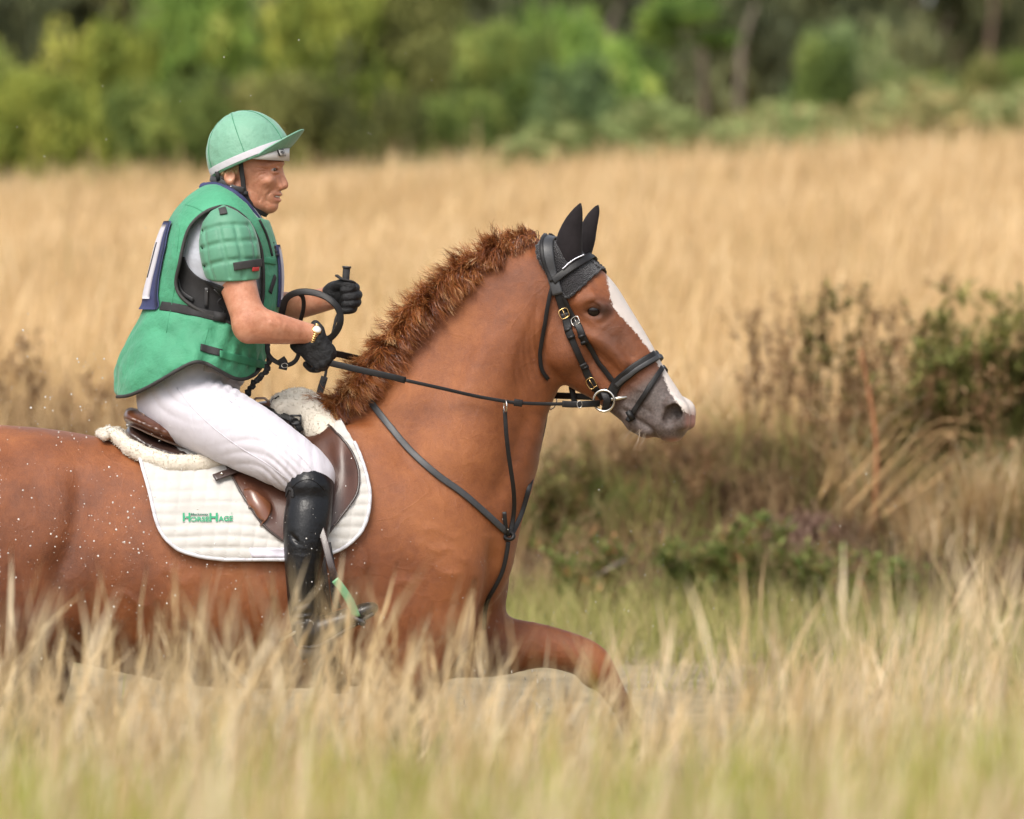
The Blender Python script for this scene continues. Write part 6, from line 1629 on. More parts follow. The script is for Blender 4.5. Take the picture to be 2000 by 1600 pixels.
Gf = bib([(478, .05), (540, .06), (600, .055)], True, None)
mb = MB(); mb.tube([Gb[i][5] + np.array((-.004, 0, 0)) for i in range(6, 17)], 0.0016, 6); mb.build('bib_print', m_bkpipe, per)

# ---------------------------------------------------------------- helmet
hel = per
HT = math.radians(22)
E1 = HF * math.cos(HT) + UP * math.sin(HT); E3 = -HF * math.sin(HT) + UP * math.cos(HT); E2 = HL
HC = hp(487, 306)
def hloc(f_, l, u): return HC + E1 * f_ + E2 * l + E3 * u
def dome(name, rf, rl, ru, ucut, mat, parent, wr=0.0, thick=0.006, uhi=None, f0=0.0):
    nu, nv = 96, 34; V = []
    ph0 = math.asin(max(-1, min(1, ucut / ru))); ph1 = math.pi / 2 if uhi is None else math.asin(uhi / ru)
    for i in range(nv + 1):
        ph = ph0 + (ph1 - ph0) * i / nv
        for j in range(nu):
            a = 2 * math.pi * j / nu; c, s_ = math.cos(a), math.sin(a)
            k_ = 1.0
            if wr:
                seam = 0
                for sa in (0.35, 1.45, 2.55, 3.73, 4.83, 5.93): 
                    dd = (a - sa + math.pi) % (2 * math.pi) - math.pi; seam += math.exp(-(dd * math.cos(ph) / 0.028) ** 2)
                k_ = 1 - 0.012 * seam * (0.4 + 0.6 * math.cos(ph)) + wr * (math.sin(a * 7 + ph * 6) * math.sin(ph * 9 + a * 3) * 0.5 + math.sin(a * 19 + 3 * math.sin(ph * 7)) * 0.25 * math.exp(-((ph - .95) / .35) ** 2))
            V.append(hloc(f0 + rf * math.cos(ph) * c * k_, rl * math.cos(ph) * s_ * k_, ru * math.sin(ph) * k_))
    V = np.array(V); n_ = len(V); idx = np.arange(n_).reshape(nv + 1, nu)
    f = np.stack([idx[:-1], np.roll(idx[:-1], -1, 1), np.roll(idx[1:], -1, 1), idx[1:]], -1).reshape(-1, 4)
    V2 = HC + (V - HC) * (1 - thick / 0.1)
    r0 = idx[0]; side = np.stack([r0, r0 + n_, np.roll(r0, -1) + n_, np.roll(r0, -1)], -1)
    ff = [f, f[:, ::-1] + n_, side]
    if uhi is not None: r1 = idx[-1]; ff.append(np.stack([r1, np.roll(r1, -1), np.roll(r1, -1) + n_, r1 + n_], -1))
    return obj(name, fast_mesh(name, np.concatenate([V, V2]), np.concatenate(ff)), mat, parent)
dome('helmet_silk', .119, .108, .131, -.019, m_silk, per, 0.017)
dome('silk_band', .1205, .1095, .138, -.012, m_bib, per, 0.0, 0.003, .006)

for sa in (3.73, 4.83, 5.93, 2.55):
    q = [hloc(.1188 * math.cos(ph) * math.cos(sa), .1078 * math.cos(ph) * math.sin(sa), .1308 * math.sin(ph)) for ph in np.linspace(-.12, 1.45, 26)]
    mb = MB(); mb.tube(q, .0009, 5); mb.build('silk_seam', m_vestd, per)
mb = MB(); mb.ball(hloc(0, 0, .130), (.008, .008, .003), 12, 6, [E1, E2, E3]); mb.build('silk_button', m_silk, per)
# padded rear of the shell
mb = MB(); mb.ball(hloc(-.092, -.01, -.030), (0.020, 0.058, 0.015), 14, 8, [E1, E2, E3]); mb.build('shell_rear', m_shell, per)
# brow band with badge
V = []; AN = np.linspace(-1.75, 1.75, 48)
for a in AN:
    for rr_ in (1.0, 0.955):
        t_ = hloc(.1165 * math.cos(a) * rr_, .103 * math.sin(a) * rr_, -.012)
        zb = P(0, 310.5 + 4.5 * max(0, math.cos(a)), 0)[2]; bt = t_.copy(); bt[2] = min(zb, t_[2] - .004)
        V += [t_, bt]
F_ = []
for i in range(len(AN) - 1):
    o_, p2 = i * 4, i * 4 + 4
    F_ += [(o_, o_ + 1, p2 + 1, p2), (o_ + 2, p2 + 2, p2 + 3, o_ + 3), (o_ + 1, o_ + 3, p2 + 3, p2 + 1), (o_, p2, p2 + 2, o_ + 2)]
obj('brow_band', fast_mesh('brow_band', np.array(V), F_), m_shell, per)
a = -0.50; c = hloc(.117 * math.cos(a), .1035 * math.sin(a), -.020); c[2] = P(0, 299, 0)[2]; d = HF * math.cos(a) + HL * math.sin(a); tt = np.cross(UP, d)
mb = MB(); mb.box(c, (0.0022, 0.0125, 0.0105), [d, tt, E3]); mb.build('badge_plate', m_bkpipe, per)
mb = MB(); mb.box(c + d * .0018, (0.0015, 0.0105, 0.0085), [d, tt, E3]); mb.build('badge_face', m_shell, per)
for k_, (u_, w_) in enumerate(((.004, .006), (0, .008), (-.004, .005))):
    mb = MB(); mb.box(c + d * .0036 + E3 * u_, (0.0005, w_, 0.0012), [d, tt, E3]); mb.build('badge_line', m_bkpipe, per)
# peak
def peak():
    na, nr = 40, 10; V = []
    for i in range(na + 1):
        a = -1.22 + 2.44 * i / na; w = max(0.0, 1 - (a / 1.24) ** 2) ** 0.6
        for j in range(nr + 1):
            t = j / nr
            r = 1 + 0.50 * t * w
            V.append(hloc(.113 * math.cos(a) * r, .104 * math.sin(a) * (1 + 0.06 * t * w), -.017 + .0 * t + 0.030 * t * w * (0.7 + .3 * t) - .012 * t * w * math.sin(a) ** 2))
    V = np.array(V); idx = np.arange(len(V)).reshape(na + 1, nr + 1)
    f = np.stack([idx[:-1, :-1], idx[1:, :-1], idx[1:, 1:], idx[:-1, 1:]], -1).reshape(-1, 4); n_ = len(V)
    rim = np.concatenate([idx[0, :], idx[1:, -1], idx[-1, -2::-1], idx[-2:0:-1, 0]]); r2 = np.roll(rim, -1)
    f = np.concatenate([f, f[:, ::-1] + n_, np.stack([rim, r2, r2 + n_, rim + n_], -1)])
    obj('helmet_peak', fast_mesh('helmet_peak', np.concatenate([V, V - E3 * .003]), f), m_silk, per)
    mb = MB(); mb.tube(V[idx[:, -1]] - E3 * .0015, 0.0024, 6); mb.build('peak_edge', m_silk, per)
peak()
# harness
mb = MB(); q = catmull([hp(482, 304, -.086), hp(484, 330, -.080), hp(486, 352, -.074), hp(488, 374, -.068), hp(495, 394, -.057), hp(506, 409, -.038), hp(516, 417, -.020), hp(521, 420, 0), hp(516, 417, .020), hp(506, 409, .038), hp(495, 394, .054), hp(488, 374, .066), hp(484, 330, .079), hp(482, 308, .082)], 5)
cc = hp(490, 350); mb.tube(q, 1, 8, flat=(0.0068, 0.0022), up=[(x - hp(490, min(395, PXY(x)[1]))) for x in q]); mb.build('chin_strap', m_bkcloth, per)
for s in (-1, 1):
    mb = MB(); q = catmull([hp(488, 372, s * .070), hp(472, 369, s * .077), hp(455, 362, s * .074), hp(438, 354, s * .065), hp(422, 350, s * .045), hp(412, 348, 0)], 5)
    mb.tube(q, 1, 8, flat=(0.0085, 0.003), up=[x - hp(455, 358) for x in q]); mb.build('rear_harness', m_grey_leather, per)
    mb = MB(); mb.tube([hp(436, 336, s * .078), hp(437, 345, s * .073), hp(438, 354, s * .068)], 1, 8, flat=(0.006, 0.002), up=HL * s); mb.build('rear_harness', m_bkcloth, per)
    MB().box(hp(489, 378, s * .068), (0.009, 0.003, 0.006), [HF, HL, UP]).build('harness_buckle', m_bkcloth, per)

# ---------------------------------------------------------------- gloves and watch
def gloves():
    for s in (0, 1):
        lo, hi = (bb(560, 675, 620, 745, -.26, -.08) if not s else bb(635, 725, 530, 635, -.02, .15))
        F = fld([], lo, hi, 0.0026); hands(F, 0.0022)
        if not s:
            F.chain([(616, 634, -.178, 9, 1), (626, 648, -.19, 9, 1), (612, 672, -.196, 12, .8), (588, 680, -.178, 13, .9), (574, 676, -.165, 8, .8)], 0.008)
            F.chain([(600, 676, -.17, 20, .9), (612, 690, -.176, 20, .9)], 0.01)
        v, f = F.mesh(1); obj('glove', fast_mesh('glove', v, f), m_glove, per)
gloves()
c = P(620, 652, -.184); d = np.array((0.96, .1, -.28))
mb = MB(); mb.ring(P(613, 655, -.181), 0.0315, 0.0032, d, 34, 8); mb.build('watch_bracelet', m_gold, per)
mb = MB()
for k_ in range(34):
    a = 2 * math.pi * k_ / 34; dd = d / np.linalg.norm(d); ex = UP - dd * (UP @ dd); ex /= np.linalg.norm(ex); ey = np.cross(dd, ex)
    mb.box(P(613, 655, -.181) + (ex * math.cos(a) + ey * math.sin(a)) * .0335, (0.0052, 0.0022, 0.0018), [dd, ex * math.sin(a) - ey * math.cos(a), ex * math.cos(a) + ey * math.sin(a)])
o = mb.build('watch_links', m_gold, per); o['kind'] = 'stuff'
wn = np.array((0.35, -.75, .55)); wn /= np.linalg.norm(wn); w1_ = np.cross(UP, wn); w1_ /= np.linalg.norm(w1_); w2_ = np.cross(wn, w1_)
MB().ball(P(619, 644, -.206), (0.0145, 0.0145, 0.004), 20, 6, [w1_, w2_, wn]).build('watch_case', m_gold, per)
MB().ball(P(619, 644, -.206) + wn * .0022, (0.0115, 0.0115, 0.0035), 20, 6, [w1_, w2_, wn]).build('watch_face', m_shell, per)

# ---------------------------------------------------------------- whip and lanyard
wh = thing('riding_whip', P(648, 650, .05), 'black riding whip with a capped handle held upright in the far gloved hand', 'whip')
mb = MB(); mb.tube([P(677, 524, .034), P(674, 560, .045), P(668, 600, .055)], 0.0105, 12); mb.build('handle', m_bkcloth, wh)
mb = MB(); mb.tube([P(677.3, 520, .034), P(677, 524, .034)], 0.0125, 14); mb.build('cap', m_grey_leather, wh)
mb = MB(); mb.tube(catmull([P(657, 538, .03), P(668, 545, .018), P(684, 549, .022), P(692, 553, .04)], 4), 1, 8, flat=(0.006, 0.003), up=(0, 0, 1)); mb.build('wrist_loop', m_bkcloth, wh)
mb = MB(); mb.tube(catmull([P(668, 600, .055), P(656, 625, .052), P(647, 665, .045), P(636, 730, .035), P(632, 748, .03)], 5), [0.0052] * 6 + [0.004] * 15, 8); mb.build('shaft', m_bkcloth, wh)
mb = MB(); mb.tube(catmull([P(634, 736, .033), P(629, 752, .03), P(624, 770, .03), P(619, 788, .03)], 4), 1, 8, flat=(0.010, 0.003), up=(0, -1, 0)); mb.build('flap', m_bkcloth, wh)
la = thing('lanyard', P(500, 745, -.05), 'scrunched black elastic lanyard running from the vest to the saddle', 'lanyard')
q = catmull([P(524, 706, -.12), P(522, 720, -.12), P(512, 734, -.11), P(500, 744, -.10), P(490, 756, -.09), P(484, 768, -.08), P(480, 782, -.06)], 8)
mb = MB(); i_ = np.arange(len(q)); q = q + np.stack([np.sin(i_ * 1.1) * .003, 0 * i_, np.cos(i_ * .9) * .002], 1); mb.tube(q, 0.0075 + 0.0028 * np.sin(i_ * 1.7), 8); mb.build('elastic', m_bkcloth, la)
mb = MB(); mb.tube([P(518, 662, -.13), P(524, 682, -.13), P(524, 706, -.12)], 0.006, 8); mb.build('clip', m_bkcloth, la)

# ================================================================ BANK PLANTS
mat_bush = plant_mat('bush_leaf', [(0.0, (0.06, 0.065, 0.02)), (0.4, (0.17, 0.18, 0.05)), (0.8, (0.31, 0.31, 0.09)), (1.0, (0.42, 0.36, 0.13))], 0.35, 3)
def at(px, Y): return (px - 1000) * (DIST + Y) / DIST / SCALE
def ztop(py, Y): return CAM_Z + (500 - py) * (DIST + Y) / DIST / SCALE

def tuft_mesh(name, n, h, spread, width, lean, segs=5, curl=0.03, seedhead=0.0, seed=0, arch=0.0, skew=0.0):
    r = np.random.default_rng(seed)
    b0 = np.stack([r.normal(0, spread, n), r.normal(0, spread, n), np.full(n, -0.03)], 1)
    a = r.uniform(0, 6.28, n); l = np.abs(r.normal(0, lean, n)); ln = np.stack([np.cos(a) * l + skew, np.sin(a) * l], 1)
    hh = h * r.uniform(0.55, 1.05, n)
    prof = (lambda t: np.where(t < 0.72, 0.3, np.where(t < 0.97, 1.0 + seedhead, 0.4))) if seedhead else (lambda t: 1 - 0.8 * t)
    v, f, rn = strips(n, b0, hh, ln, width * r.uniform(0.7, 1.3, n), segs, prof, curl)
    if arch:
        q = v.reshape(n, segs + 1, 2, 3); t = np.linspace(0, 1, segs + 1)[None, :, None]; q[..., 2] -= arch * h * t ** 3 * r.uniform(0.3, 1.3, (n, 1, 1))
        v = q.reshape(-1, 3)
    me = fast_mesh(name, v, f, False); attr(me, 'rnd', rn); return me

def leafy_mesh(name, stems, size, n, flat=False, seed=0):
    """leaves along given stems"""
    r = np.random.default_rng(seed); V = []; R_ = []
    for k_ in range(n):
        s_ = stems[r.integers(len(stems))]; t = r.uniform(0.15, 1.0); i = t * (len(s_) - 1); a = int(i); c = s_[a] + (s_[min(a + 1, len(s_) - 1)] - s_[a]) * (i - a)
        d = r.normal(size=3); d[2] = abs(d[2]) * 0.4 + 0.1; d /= np.linalg.norm(d); w = np.cross(d, (0, 0, 1)); w /= np.linalg.norm(w) + 1e-9
        l = size * r.uniform(0.6, 1.35)
        V += [c, c + d * l * .45 + w * l * .17, c + d * l, c + d * l * .5 - w * l * .17]; R_ += [r.uniform()] * 4
    me = fast_mesh(name, np.array(V), np.arange(len(V)).reshape(-1, 4), False); attr(me, 'rnd', R_); return me

def weed(px, py_top, Y, spread_px, label, group, kind, seed, cat='plant', nst=9, lm=1.0):
    """a branching weed: stems, leaves, seed clusters"""
    r = np.random.default_rng(seed); x = at(px, Y); g = float(gz(x, Y)); H = max(0.1, ztop(py_top, Y) - g); W = spread_px * (DIST + Y) / DIST / SCALE
    t = thing('weed', (x, Y, g), label, cat, group)
    stems = []; mb = MB()
    for i in range(nst):
        b0 = np.array((r.normal(0, W * .25), r.normal(0, W * .25), -.03)); tip = b0 + np.array((r.normal(0, W * .7), r.normal(0, W * .5), H * r.uniform(.6, 1.0)))
        m_ = (b0 + tip) / 2 + r.normal(0, .02, 3) - np.array(((tip - b0)[0] * .2, 0, 0)); s_ = catmull([b0, m_, tip], 4); stems.append(s_)
        mb.tube(s_, np.linspace(.0032, .0014, len(s_)), 4, caps=False)
        for q in range(r.integers(1, 4)):
            c = s_[r.integers(3, len(s_) - 1)]; e = c + np.array((r.normal(0, .05), r.normal(0, .05), r.uniform(.05, .12))); s2 = np.array([c, (c + e) / 2 + (0, 0, -.005), e]); stems.append(s2); mb.tube(s2, .0013, 3, caps=False)
    me = fast_mesh('stems', np.concatenate(mb.v), mb.f); attr(me, 'rnd', np.full(len(me.vertices), .25 if kind not in ('green', 'bush') else .5))
    o = obj('stems', me, mat_brownstem if kind not in ('green', 'bush') else mat_rush, t, True)
    if kind not in ('green', 'bush'):
        V = []; Rn = []
        for s_ in stems:
            for q in range(16):
                c = s_[-1] + r.normal(0, (.010, .010, .022)) - (0, 0, .012); d = r.normal(size=3); d /= np.linalg.norm(d); w = np.cross(d, r.normal(size=3)); w /= np.linalg.norm(w); z = r.uniform(.004, .009)
                V += [c - d * z, c + w * z * .6, c + d * z, c - w * z * .6]; Rn += [r.uniform(.1, .6)] * 4
        me = fast_mesh('seed_head', np.array(V), np.arange(len(V)).reshape(-1, 4), False); attr(me, 'rnd', Rn); o = obj('seed_head', me, mat_brownstem, t, True); o['kind'] = 'stuff'
    nl = {'brown': 190, 'olive': 700, 'green': 900, 'bush': 2400}[kind]; nl = int(nl * lm)
    me = leafy_mesh('leaf', stems, .055 if kind == 'green' else .062 if kind == 'bush' else .045, nl, seed=seed + 5); o = obj('leaf', me, {'brown': mat_brownstem, 'olive': mat_rush, 'green': mat_leaf, 'bush': mat_bush}[kind], t, True); o['kind'] = 'stuff'
    return t

WT = 'tall weeds on the far bank right of the horse'
for i, (px, pt, Y, sp, kd, lab) in enumerate([
    (1470, 590, 10.2, 34, 'brown', 'thin brown seeded weed nearest the horse nose on the far bank'),
    (1535, 560, 10.6, 38, 'brown', 'brown seeded weed second to the right of the horse nose'),
    (1598, 520, 10.4, 40, 'olive', 'tall olive weed with brown tips left of the orange dock stem'),
    (1655, 530, 10.0, 40, 'olive', 'dense olive and brown weed in the middle of the bank growth'),
    (1700, 560, 9.8, 40, 'brown', 'rusty brown weed above the root tangle'),
    (1752, 535, 10.5, 40, 'brown', 'thin brown weed between the olive weed and the green bush'),
    (1805, 560, 10.0, 44, 'olive', 'olive weed just left of the big green bush'),
    (1850, 520, 10.8, 40, 'olive', 'tall olive weed rising behind the green bush'),
    (1560, 680, 9.6, 50, 'brown', 'low brown weed tangle at the foot of the tall weeds'),
    (1640, 700, 9.5, 50, 'brown', 'low dark weed tangle beneath the dense olive weed'),
    (1740, 690, 9.5, 50, 'olive', 'low olive weed beside the leaning straw stems'),
    (1840, 680, 9.5, 55, 'brown', 'low brown weed in front of the green bush'),
    (1950, 640, 9.4, 50, 'brown', 'low reddish weed at the right edge below the green bush'),
    (1120, 850, 9.6, 55, 'olive', 'olive weed clump seen between the breastplate straps'),
    (1200, 820, 9.7, 55, 'brown', 'brown weed clump beneath the horse chin'),
    (1080, 880, 9.3, 45, 'olive', 'low olive weed clump right beside the horse chest'),
    (1290, 800, 9.6, 50, 'brown', 'brown weed clump beneath the horse nose'),
    (1370, 830, 9.4, 50, 'brown', 'reddish brown weed clump over the dark hollow')]):
    weed(px, pt, Y, sp, lab, WT, kd, 100 + i, nst=11)
for i, (px, pt, Y, sp, lab) in enumerate([(1990, 530, 10.3, 90, 'big fresh green bush at the right edge of the bank'), (1900, 590, 10.0, 70, 'smaller fresh green bush left of the big one at the right edge'), (1830, 650, 9.8, 60, 'lowest fresh green bush at the left of the green bushes'), (2070, 500, 10.4, 60, 'green bush mostly outside the right edge')]):
    for q in range(1): weed(px, pt, Y, sp, lab, WT, 'bush', 140 + i, cat='bush', nst=48)
for i, (px, pt, Y, lab) in enumerate([(20, 600, 10.6, 'thin brown weed at the left edge of the meadow'), (65, 640, 10.4, 'thin brown weed with a round seed head near the left edge'), (170, 720, 10.1, 'short brown weed behind the horse croup'), (225, 660, 10.5, 'faint brown weed just left of the rider back'), (-40, 620, 10.4, 'brown weed just outside the left edge'), (110, 760, 10.0, 'short seeded weed between the croup and the left edge')]):
    weed(px, pt, Y, 26, lab, 'brown weeds at the left of the meadow', 'brown', 180 + i, nst=5)
# leafy plants with reddish tips at the waterline
WL = ['left of the pale stick', 'just right of the pale stick', 'under the dark hollow', 'with reddish tips in the middle', 'with reddish tips under the root', 'right of the root foot', 'beneath the leaning straw stems', 'beside the horse chest', 'at the edge of the dark hollow', 'farthest right on the waterline']
for i, (px, pt) in enumerate([(1190, 1050), (1320, 1050), (1400, 1020), (1450, 990), (1510, 1000), (1590, 1040), (1660, 1080), (1110, 1020), (1360, 1080), (1760, 1090)]):
    weed(px, pt, 8.45 + .05 * (i % 3), 36, 'small bright leafy plant %s' % WL[i], 'leafy plants at the waterline', 'green', 200 + i, nst=10, lm=.42)
# grass tussocks
tus = {'straw': [tuft_mesh('blades', 260, .55, .05, .006, .20, seed=i, arch=.35) for i in (1, 2)], 'brown': [tuft_mesh('blades', 300, .42, .07, .006, .30, seed=i, arch=.75) for i in (3, 4)], 'green': [tuft_mesh('blades', 260, .40, .06, .007, .20, seed=i, arch=.4) for i in (5, 6)], 'leaning': [tuft_mesh('blades', 90, .46, .09, .005, .20, seed=i, arch=.25, skew=.42) for i in (7, 8)]}
tm = {'straw': mat_straw, 'brown': plant_mat('hollow_shade_dead_grass', [(0.0, (0.045, 0.028, 0.014)), (0.4, (0.13, 0.075, 0.036)), (0.8, (0.25, 0.155, 0.075)), (1.0, (0.42, 0.29, 0.15))], .15, 5), 'green': mat_leaf, 'leaning': mat_brownstem}  # brown blades darkened in colour to paint the hollow's shade
TS = [(1260, 930, 'brown'), (1330, 900, 'brown'), (1400, 880, 'brown'), (1480, 900, 'brown'), (1180, 940, 'brown'), (1100, 950, 'brown'), (1560, 900, 'brown'), (1640, 920, 'brown'),
      (1300, 860, 'straw'), (1420, 850, 'straw'), (1230, 880, 'straw'), (1700, 930, 'green'), (1780, 960, 'green'), (1860, 930, 'green'), (1960, 940, 'green'), (1140, 1010, 'green'), (1230, 1000, 'green'),
      (1690, 1010, 'leaning'), (1740, 1000, 'leaning'), (1800, 1020, 'leaning'), (1860, 1000, 'leaning'), (1900, 1040, 'straw'), (1980, 1020, 'straw'), (1800, 1060, 'straw'), (1060, 1030, 'green'), (1040, 960, 'straw'), (1500, 970, 'brown'), (1420, 960, 'brown'), (1670, 980, 'straw')]
ordw = {'brown': 'brown drooping', 'straw': 'pale straw', 'green': 'fresh green', 'leaning': 'leaning straw coloured'}
TUSL = ['brown drooping tussock on the left rim of the dark hollow', 'brown drooping tussock over the middle of the dark hollow', 'brown drooping tussock over the right of the dark hollow', 'brown drooping tussock touching the top of the root tangle', 'brown drooping tussock below the horse chin', 'brown drooping tussock between the breastplate straps', 'brown drooping tussock just right of the root top', 'brown drooping tussock at the orange dock stem',
 'pale straw tussock right under the horse nose', 'pale straw tussock behind the dark hollow', 'pale straw tussock below the horse lips', 'fresh green tussock at the foot of the leaning stems', 'fresh green tussock in the middle of the leaning stems', 'fresh green tussock under the right end of the leaning stems', 'fresh green tussock at the right edge of the picture', 'fresh green tussock nearest the horse chest', 'fresh green tussock above the pale stick',
 'leftmost leaning straw tussock right of the root', 'second leaning straw tussock from the root', 'third leaning straw tussock from the root', 'rightmost leaning straw tussock on the bank', 'pale straw tussock near the water at the right', 'pale straw tussock in the lower right corner of the bank', 'lowest pale straw tussock by the waterline', 'fresh green tussock hidden against the horse chest', 'pale straw tussock beside the rubber ring of the breastplate', 'brown drooping tussock left of the root', 'brown drooping tussock inside the dark hollow', 'pale straw tussock just right of the root']
for i, (px, py, kd) in enumerate(TS):
    # depth on the bank where the ground shows at that pixel
    ys = np.linspace(8.5, 14, 120); pyg = 500 - (gz(at(px, ys), ys) - CAM_Z) / ((DIST + ys) / DIST / SCALE); Y = float(ys[np.argmin(np.abs(pyg - py - 25))])
    x = at(px, Y); t = thing('grass_tussock', (x, Y, float(gz(x, Y))), TUSL[i], 'grass tussock', 'grass tussocks on the far bank')
    o = obj('blades', tus[kd][i % 2], tm[kd], t, True); o.rotation_euler.z = 0 if kd == 'leaning' else i * .9; o.scale = (1 + .2 * math.sin(i * 3),) * 3; o['kind'] = 'stuff'

# orange dock stem
t = thing('dock_stem', (at(1705, 9.3), 9.3, float(gz(at(1705, 9.3), 9.3))), 'orange brown dried dock stem standing among the weeds', 'plant', None)
g0 = t.location.z
mb = MB(); pts = [(0, 0, -.05)] + [(at(a, 9.3) - at(1705, 9.3), 0, ztop(b_, 9.3) - g0) for a, b_ in ((1712, 900), (1706, 820), (1692, 740), (1680, 680))]
mb.tube(catmull(pts, 4), np.linspace(.012, .005, 17), 6); o = mb.build('stem', surf('rusty_stem', (0.33, 0.14, 0.06), 0.85, 0.3, 20), None); o.parent = t
# leaning straw stems
for i, (a, b_) in enumerate((((1650, 1000), (1985, 770)), ((1690, 1010), (1960, 800)), ((1640, 960), (1860, 830)), ((1720, 1010), (2030, 860)), ((1600, 975), (1700, 880)))):
    Y = 9.0; x0 = at(a[0], Y); mb = MB(); pa = np.array((0, 0, 0)); pb = np.array((at(b_[0], Y) - x0, .15, ztop(b_[1], Y) - ztop(a[1], Y)))
    for q in range(3):
        mb.tube(catmull([pa + (0, q * .01, 0), (pa + pb) / 2 + (0, .02 * q, .05 + .03 * q), pb * rng.uniform(.6, 1.05) + rng.normal(0, .08, 3)], 5), np.linspace(.0022, .0010, 11), 5)
    t = thing('leaning_stem', (x0, Y, ztop(a[1], Y)), ['longest dry stem bundle leaning up to the right edge', 'dry stem bundle just below the longest one', 'short dry stem bundle leaning before the brown weeds', 'lowest dry stem bundle leaning out of the right edge', 'small dry stem bundle above the root tangle'][i], 'plant', 'dry stems leaning to the right')
    for q_ in range(3):
        vv = mb.v[q_]; b0 = sum(len(z) for z in mb.v[:q_]); ff = [tuple(k_ - b0 for k_ in f_) for f_ in mb.f if b0 <= f_[0] < b0 + len(vv)]
        obj('stem', fast_mesh('stem', vv, ff), surf('dry_orange_stem', (0.46, 0.29, 0.13), 0.85, 0.3, 20) if i == 0 and q_ == 0 else bpy.data.materials['dry_orange_stem'], t, True)
# tangled root mound
Y = 9.25; x_ = at(1568, Y)
t = thing('root_tangle', (x_, Y, ztop(1040, Y)), 'pinkish brown fibrous root tangle spilling down the far bank', 'root')
o = obj('root_fibres', tuft_mesh('root_fibres', 520, .26, .05, .009, .16, seed=77, arch=1.15, skew=.03), plant_mat('root_fibre', [(0.0, (0.09, 0.05, 0.035)), (0.5, (0.22, 0.13, 0.095)), (1.0, (0.38, 0.25, 0.19))], .1, 4), t, True); o['kind'] = 'stuff'
# fallen stick
mb = MB(); mb.tube(catmull([(at(1165, 8.4), 8.4, ztop(1125, 8.4)), (at(1200, 8.4), 8.4, ztop(1105, 8.4)), (at(1225, 8.45), 8.45, ztop(1090, 8.45))], 4), .008, 6)
tag(mb.build('stick', bark_pale), 'pale bare stick lying on the far waterline', 'stick')

def bank_litter():
    n = 26000; y = rng.uniform(8.3, 11.4, n); x = rng.uniform(-5, 5, n)
    k = (y < 10.6) | (rng.uniform(size=n) < .4); x, y = x[k], y[k]; n = len(x); z = gz(x, y)
    left = 1 - smoothstep(-.1, .8, x)
    h = rng.uniform(.05, .22, n) + left * rng.uniform(.1, .45, n) * smoothstep(8.9, 9.4, y)
    rn = np.clip(rng.normal(.35, .22, n) + .5 * left * rng.uniform(.4, 1, n) + .2 * vnoise(np.stack([x, y, 0 * x], 1), 3, 8), 0, 1)
    v, f, r = strips(n, np.stack([x, y, z - .01], 1), h, rng.normal(0, .13, (n, 2)), rng.uniform(.004, .009, n), 3, None, .04, rnd=rn)
    me = fast_mesh('bank_litter', v, f, False); attr(me, 'rnd', r); tag(obj('bank_litter', me, plant_mat('litter', [(0.0, (0.06, 0.035, 0.018)), (0.35, (0.20, 0.115, 0.06)), (0.7, (0.42, 0.28, 0.14)), (1.0, (0.62, 0.45, 0.25))], .2, 3)), 'brown dead grass litter hanging over the far bank', 'litter', kind='stuff')
    n = 9000; y = rng.uniform(8.5, 10.8, n); x = rng.uniform(.3, 4.5, n); z = gz(x, y); k = vnoise(np.stack([x, y, 0 * x], 1), 3.0, 21) + .6 * smoothstep(1.2, 2.6, x) > rng.uniform(-.1, .9, n); x, y, z = x[k], y[k], z[k]; n = len(x)
    v, f, r = strips(n, np.stack([x, y, z - .01], 1), rng.uniform(.10, .42, n), rng.normal(0, .14, (n, 2)), rng.uniform(.004, .009, n), 4, None, .03, rnd=rng.uniform(.25, 1, n))
    me = fast_mesh('bank_grass', v, f, False); attr(me, 'rnd', r); tag(obj('bank_grass', me, mat_bush), 'olive green grass growing through the litter of the far bank', 'grass', kind='stuff')
    n = 22000; y = rng.uniform(2.5, 8.9, n); x = rng.uniform(-3.5, 3.2, n); z = np.maximum(gz(x, y), WATER - .02)
    dn = vnoise(np.stack([x, y * 1.5, 0 * x], 1), 2.2, 12) + 1.2 * smoothstep(1.6, -.2, x) * smoothstep(4, 7, y) + .25 + .5 * smoothstep(1, 2, x) * (1 - smoothstep(5.5, 7, y)) - 1.6 * (x < .9) * (y < 5); k = dn > rng.normal(0, .3, n); x, y, z = x[k], y[k], z[k]; n = len(x)
    v, f, r = strips(n, np.stack([x, y, z], 1), rng.uniform(.08, .26, n), rng.normal(0, .06, (n, 2)), rng.uniform(.004, .009, n), 3, None, .02)
    me = fast_mesh('waterside_grass', v, f, False); attr(me, 'rnd', r); tag(obj('waterside_grass', me, mat_marsh), 'short yellow green grass growing in the shallow far water', 'grass', kind='stuff')
bank_litter()

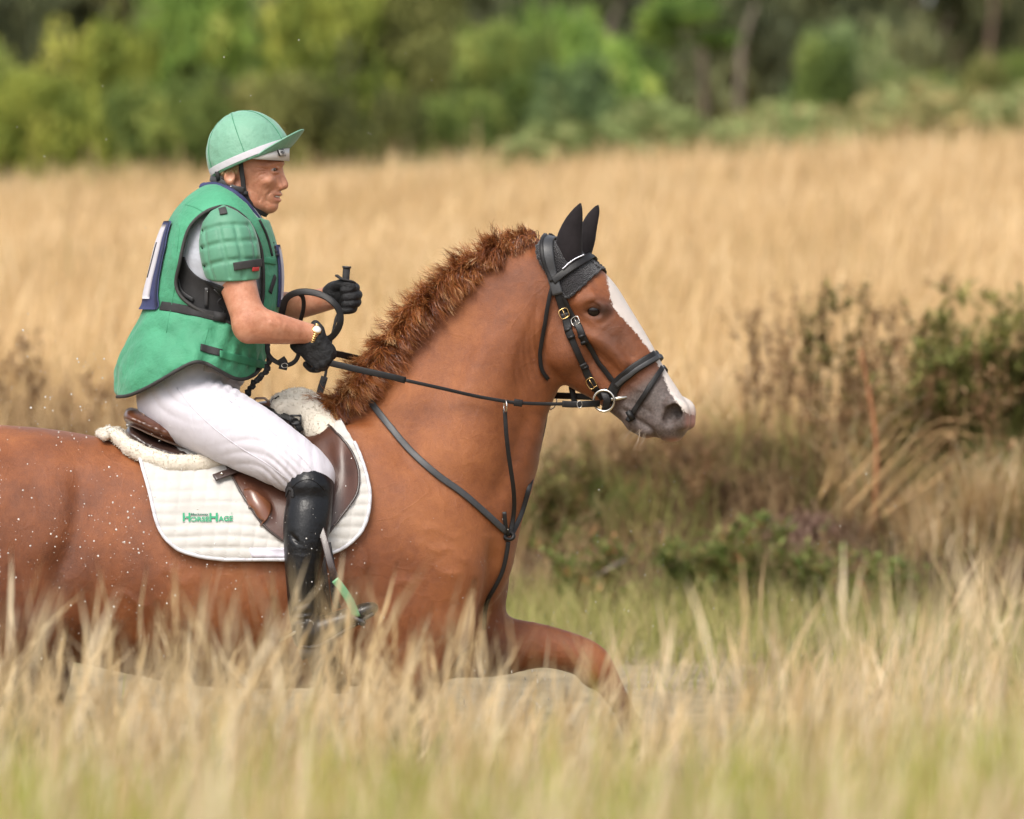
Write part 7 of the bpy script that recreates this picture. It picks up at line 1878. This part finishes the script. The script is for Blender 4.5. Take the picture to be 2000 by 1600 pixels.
# ================================================================ SPRAY
def drops():
    m, nt, b, out = new_mat('water_drop')
    b.inputs['Base Color'].default_value = (0.9, 0.88, 0.84, 1); b.inputs['Roughness'].default_value = 0.06; b.inputs['Transmission Weight'].default_value = 0.45; b.inputs['IOR'].default_value = 1.33; b.inputs['Specular IOR Level'].default_value = 0.8
    C_ = []
    def cloud(n, x0, x1, y0, y1, r0, r1, Y0, Y1, px=None, str_=1.0):
        a = rng.uniform(x0, x1, n) if px is None else np.clip(rng.normal(px[0], px[1], n), x0, x1); b_ = rng.uniform(y0, y1, n) if px is None else np.clip(rng.normal(px[2], px[3], n), y0, y1)
        r = (r0 + (r1 - r0) * rng.uniform(0, 1, n) ** 4) * .6
        for i in range(n): C_.append((*P(a[i], b_[i], rng.uniform(Y0, Y1)), r[i] / SCALE, str_ if str_ == 1 else rng.uniform(1, str_)))
    cloud(330, 0, 460, 780, 1300, 1.0, 3.8, -.62, -.40, (190, 140, 1020, 130))
    cloud(240, 100, 760, 1000, 1400, .9, 2.6, -.62, -.42)
    cloud(60, 420, 720, 860, 1200, .9, 2.2, -.60, -.50)
    cloud(110, 700, 1300, 1000, 1380, .9, 2.4, -.55, -.3)
    cloud(120, 1150, 1760, 900, 1400, .9, 2.3, -.4, .4)
    cloud(30, 20, 900, 20, 700, 1.2, 2.3, -.5, .3)
    cloud(45, 20, 240, 640, 840, 1.2, 3.4, -.5, .0)
    cloud(620, 850, 1150, 1310, 1480, .9, 3.2, -.1, .5, (980, 75, 1390, 50), 4)
    cloud(420, 250, 760, 1330, 1500, .8, 2.2, -.4, .2)
    cloud(160, 1100, 1320, 1280, 1440, .8, 2.4, 0, .4, (1230, 50, 1390, 40), 3)
    ico = MB().ball((0, 0, 0), 1, 6, 4); bv, bf = ico.v[0], np.array([list(q) + [q[-1]] * (4 - len(q)) for q in ico.f])
    tri = np.array([q for q in ico.f if len(q) == 3]); quad = np.array([q for q in ico.f if len(q) == 4])
    C_ = np.array(C_); V = bv[None] * C_[:, 3, None, None] * np.stack([np.ones(len(C_)), np.ones(len(C_)), C_[:, 4]], 1)[:, None] + C_[:, None, :3]
    o_ = (np.arange(len(C_)) * len(bv))[:, None, None]
    F_ = np.concatenate([(tri[None][:, :, [0, 1, 2]] + o_).reshape(-1, 3), (quad[None][:, :, [0, 1, 2]] + o_).reshape(-1, 3), (quad[None][:, :, [0, 2, 3]] + o_).reshape(-1, 3)])
    tag(obj('water_droplets', fast_mesh('water_droplets', V.reshape(-1, 3), F_), m), 'spray of bright water droplets flung up around the horse', 'water spray', kind='stuff')
    mb = MB(); mb.tube(catmull([P(968, 1330, .1), P(962, 1370, .1), P(950, 1405, .1), P(930, 1420, .1), P(918, 1438, .1), P(935, 1450, .1), P(950, 1446, .1), P(956, 1420, .1), P(962, 1395, .1)], 6), .0022, 5)
    tag(mb.build('water_strand', m), 'curling white strand of splashed water under the raised foreleg', 'water splash')
drops()
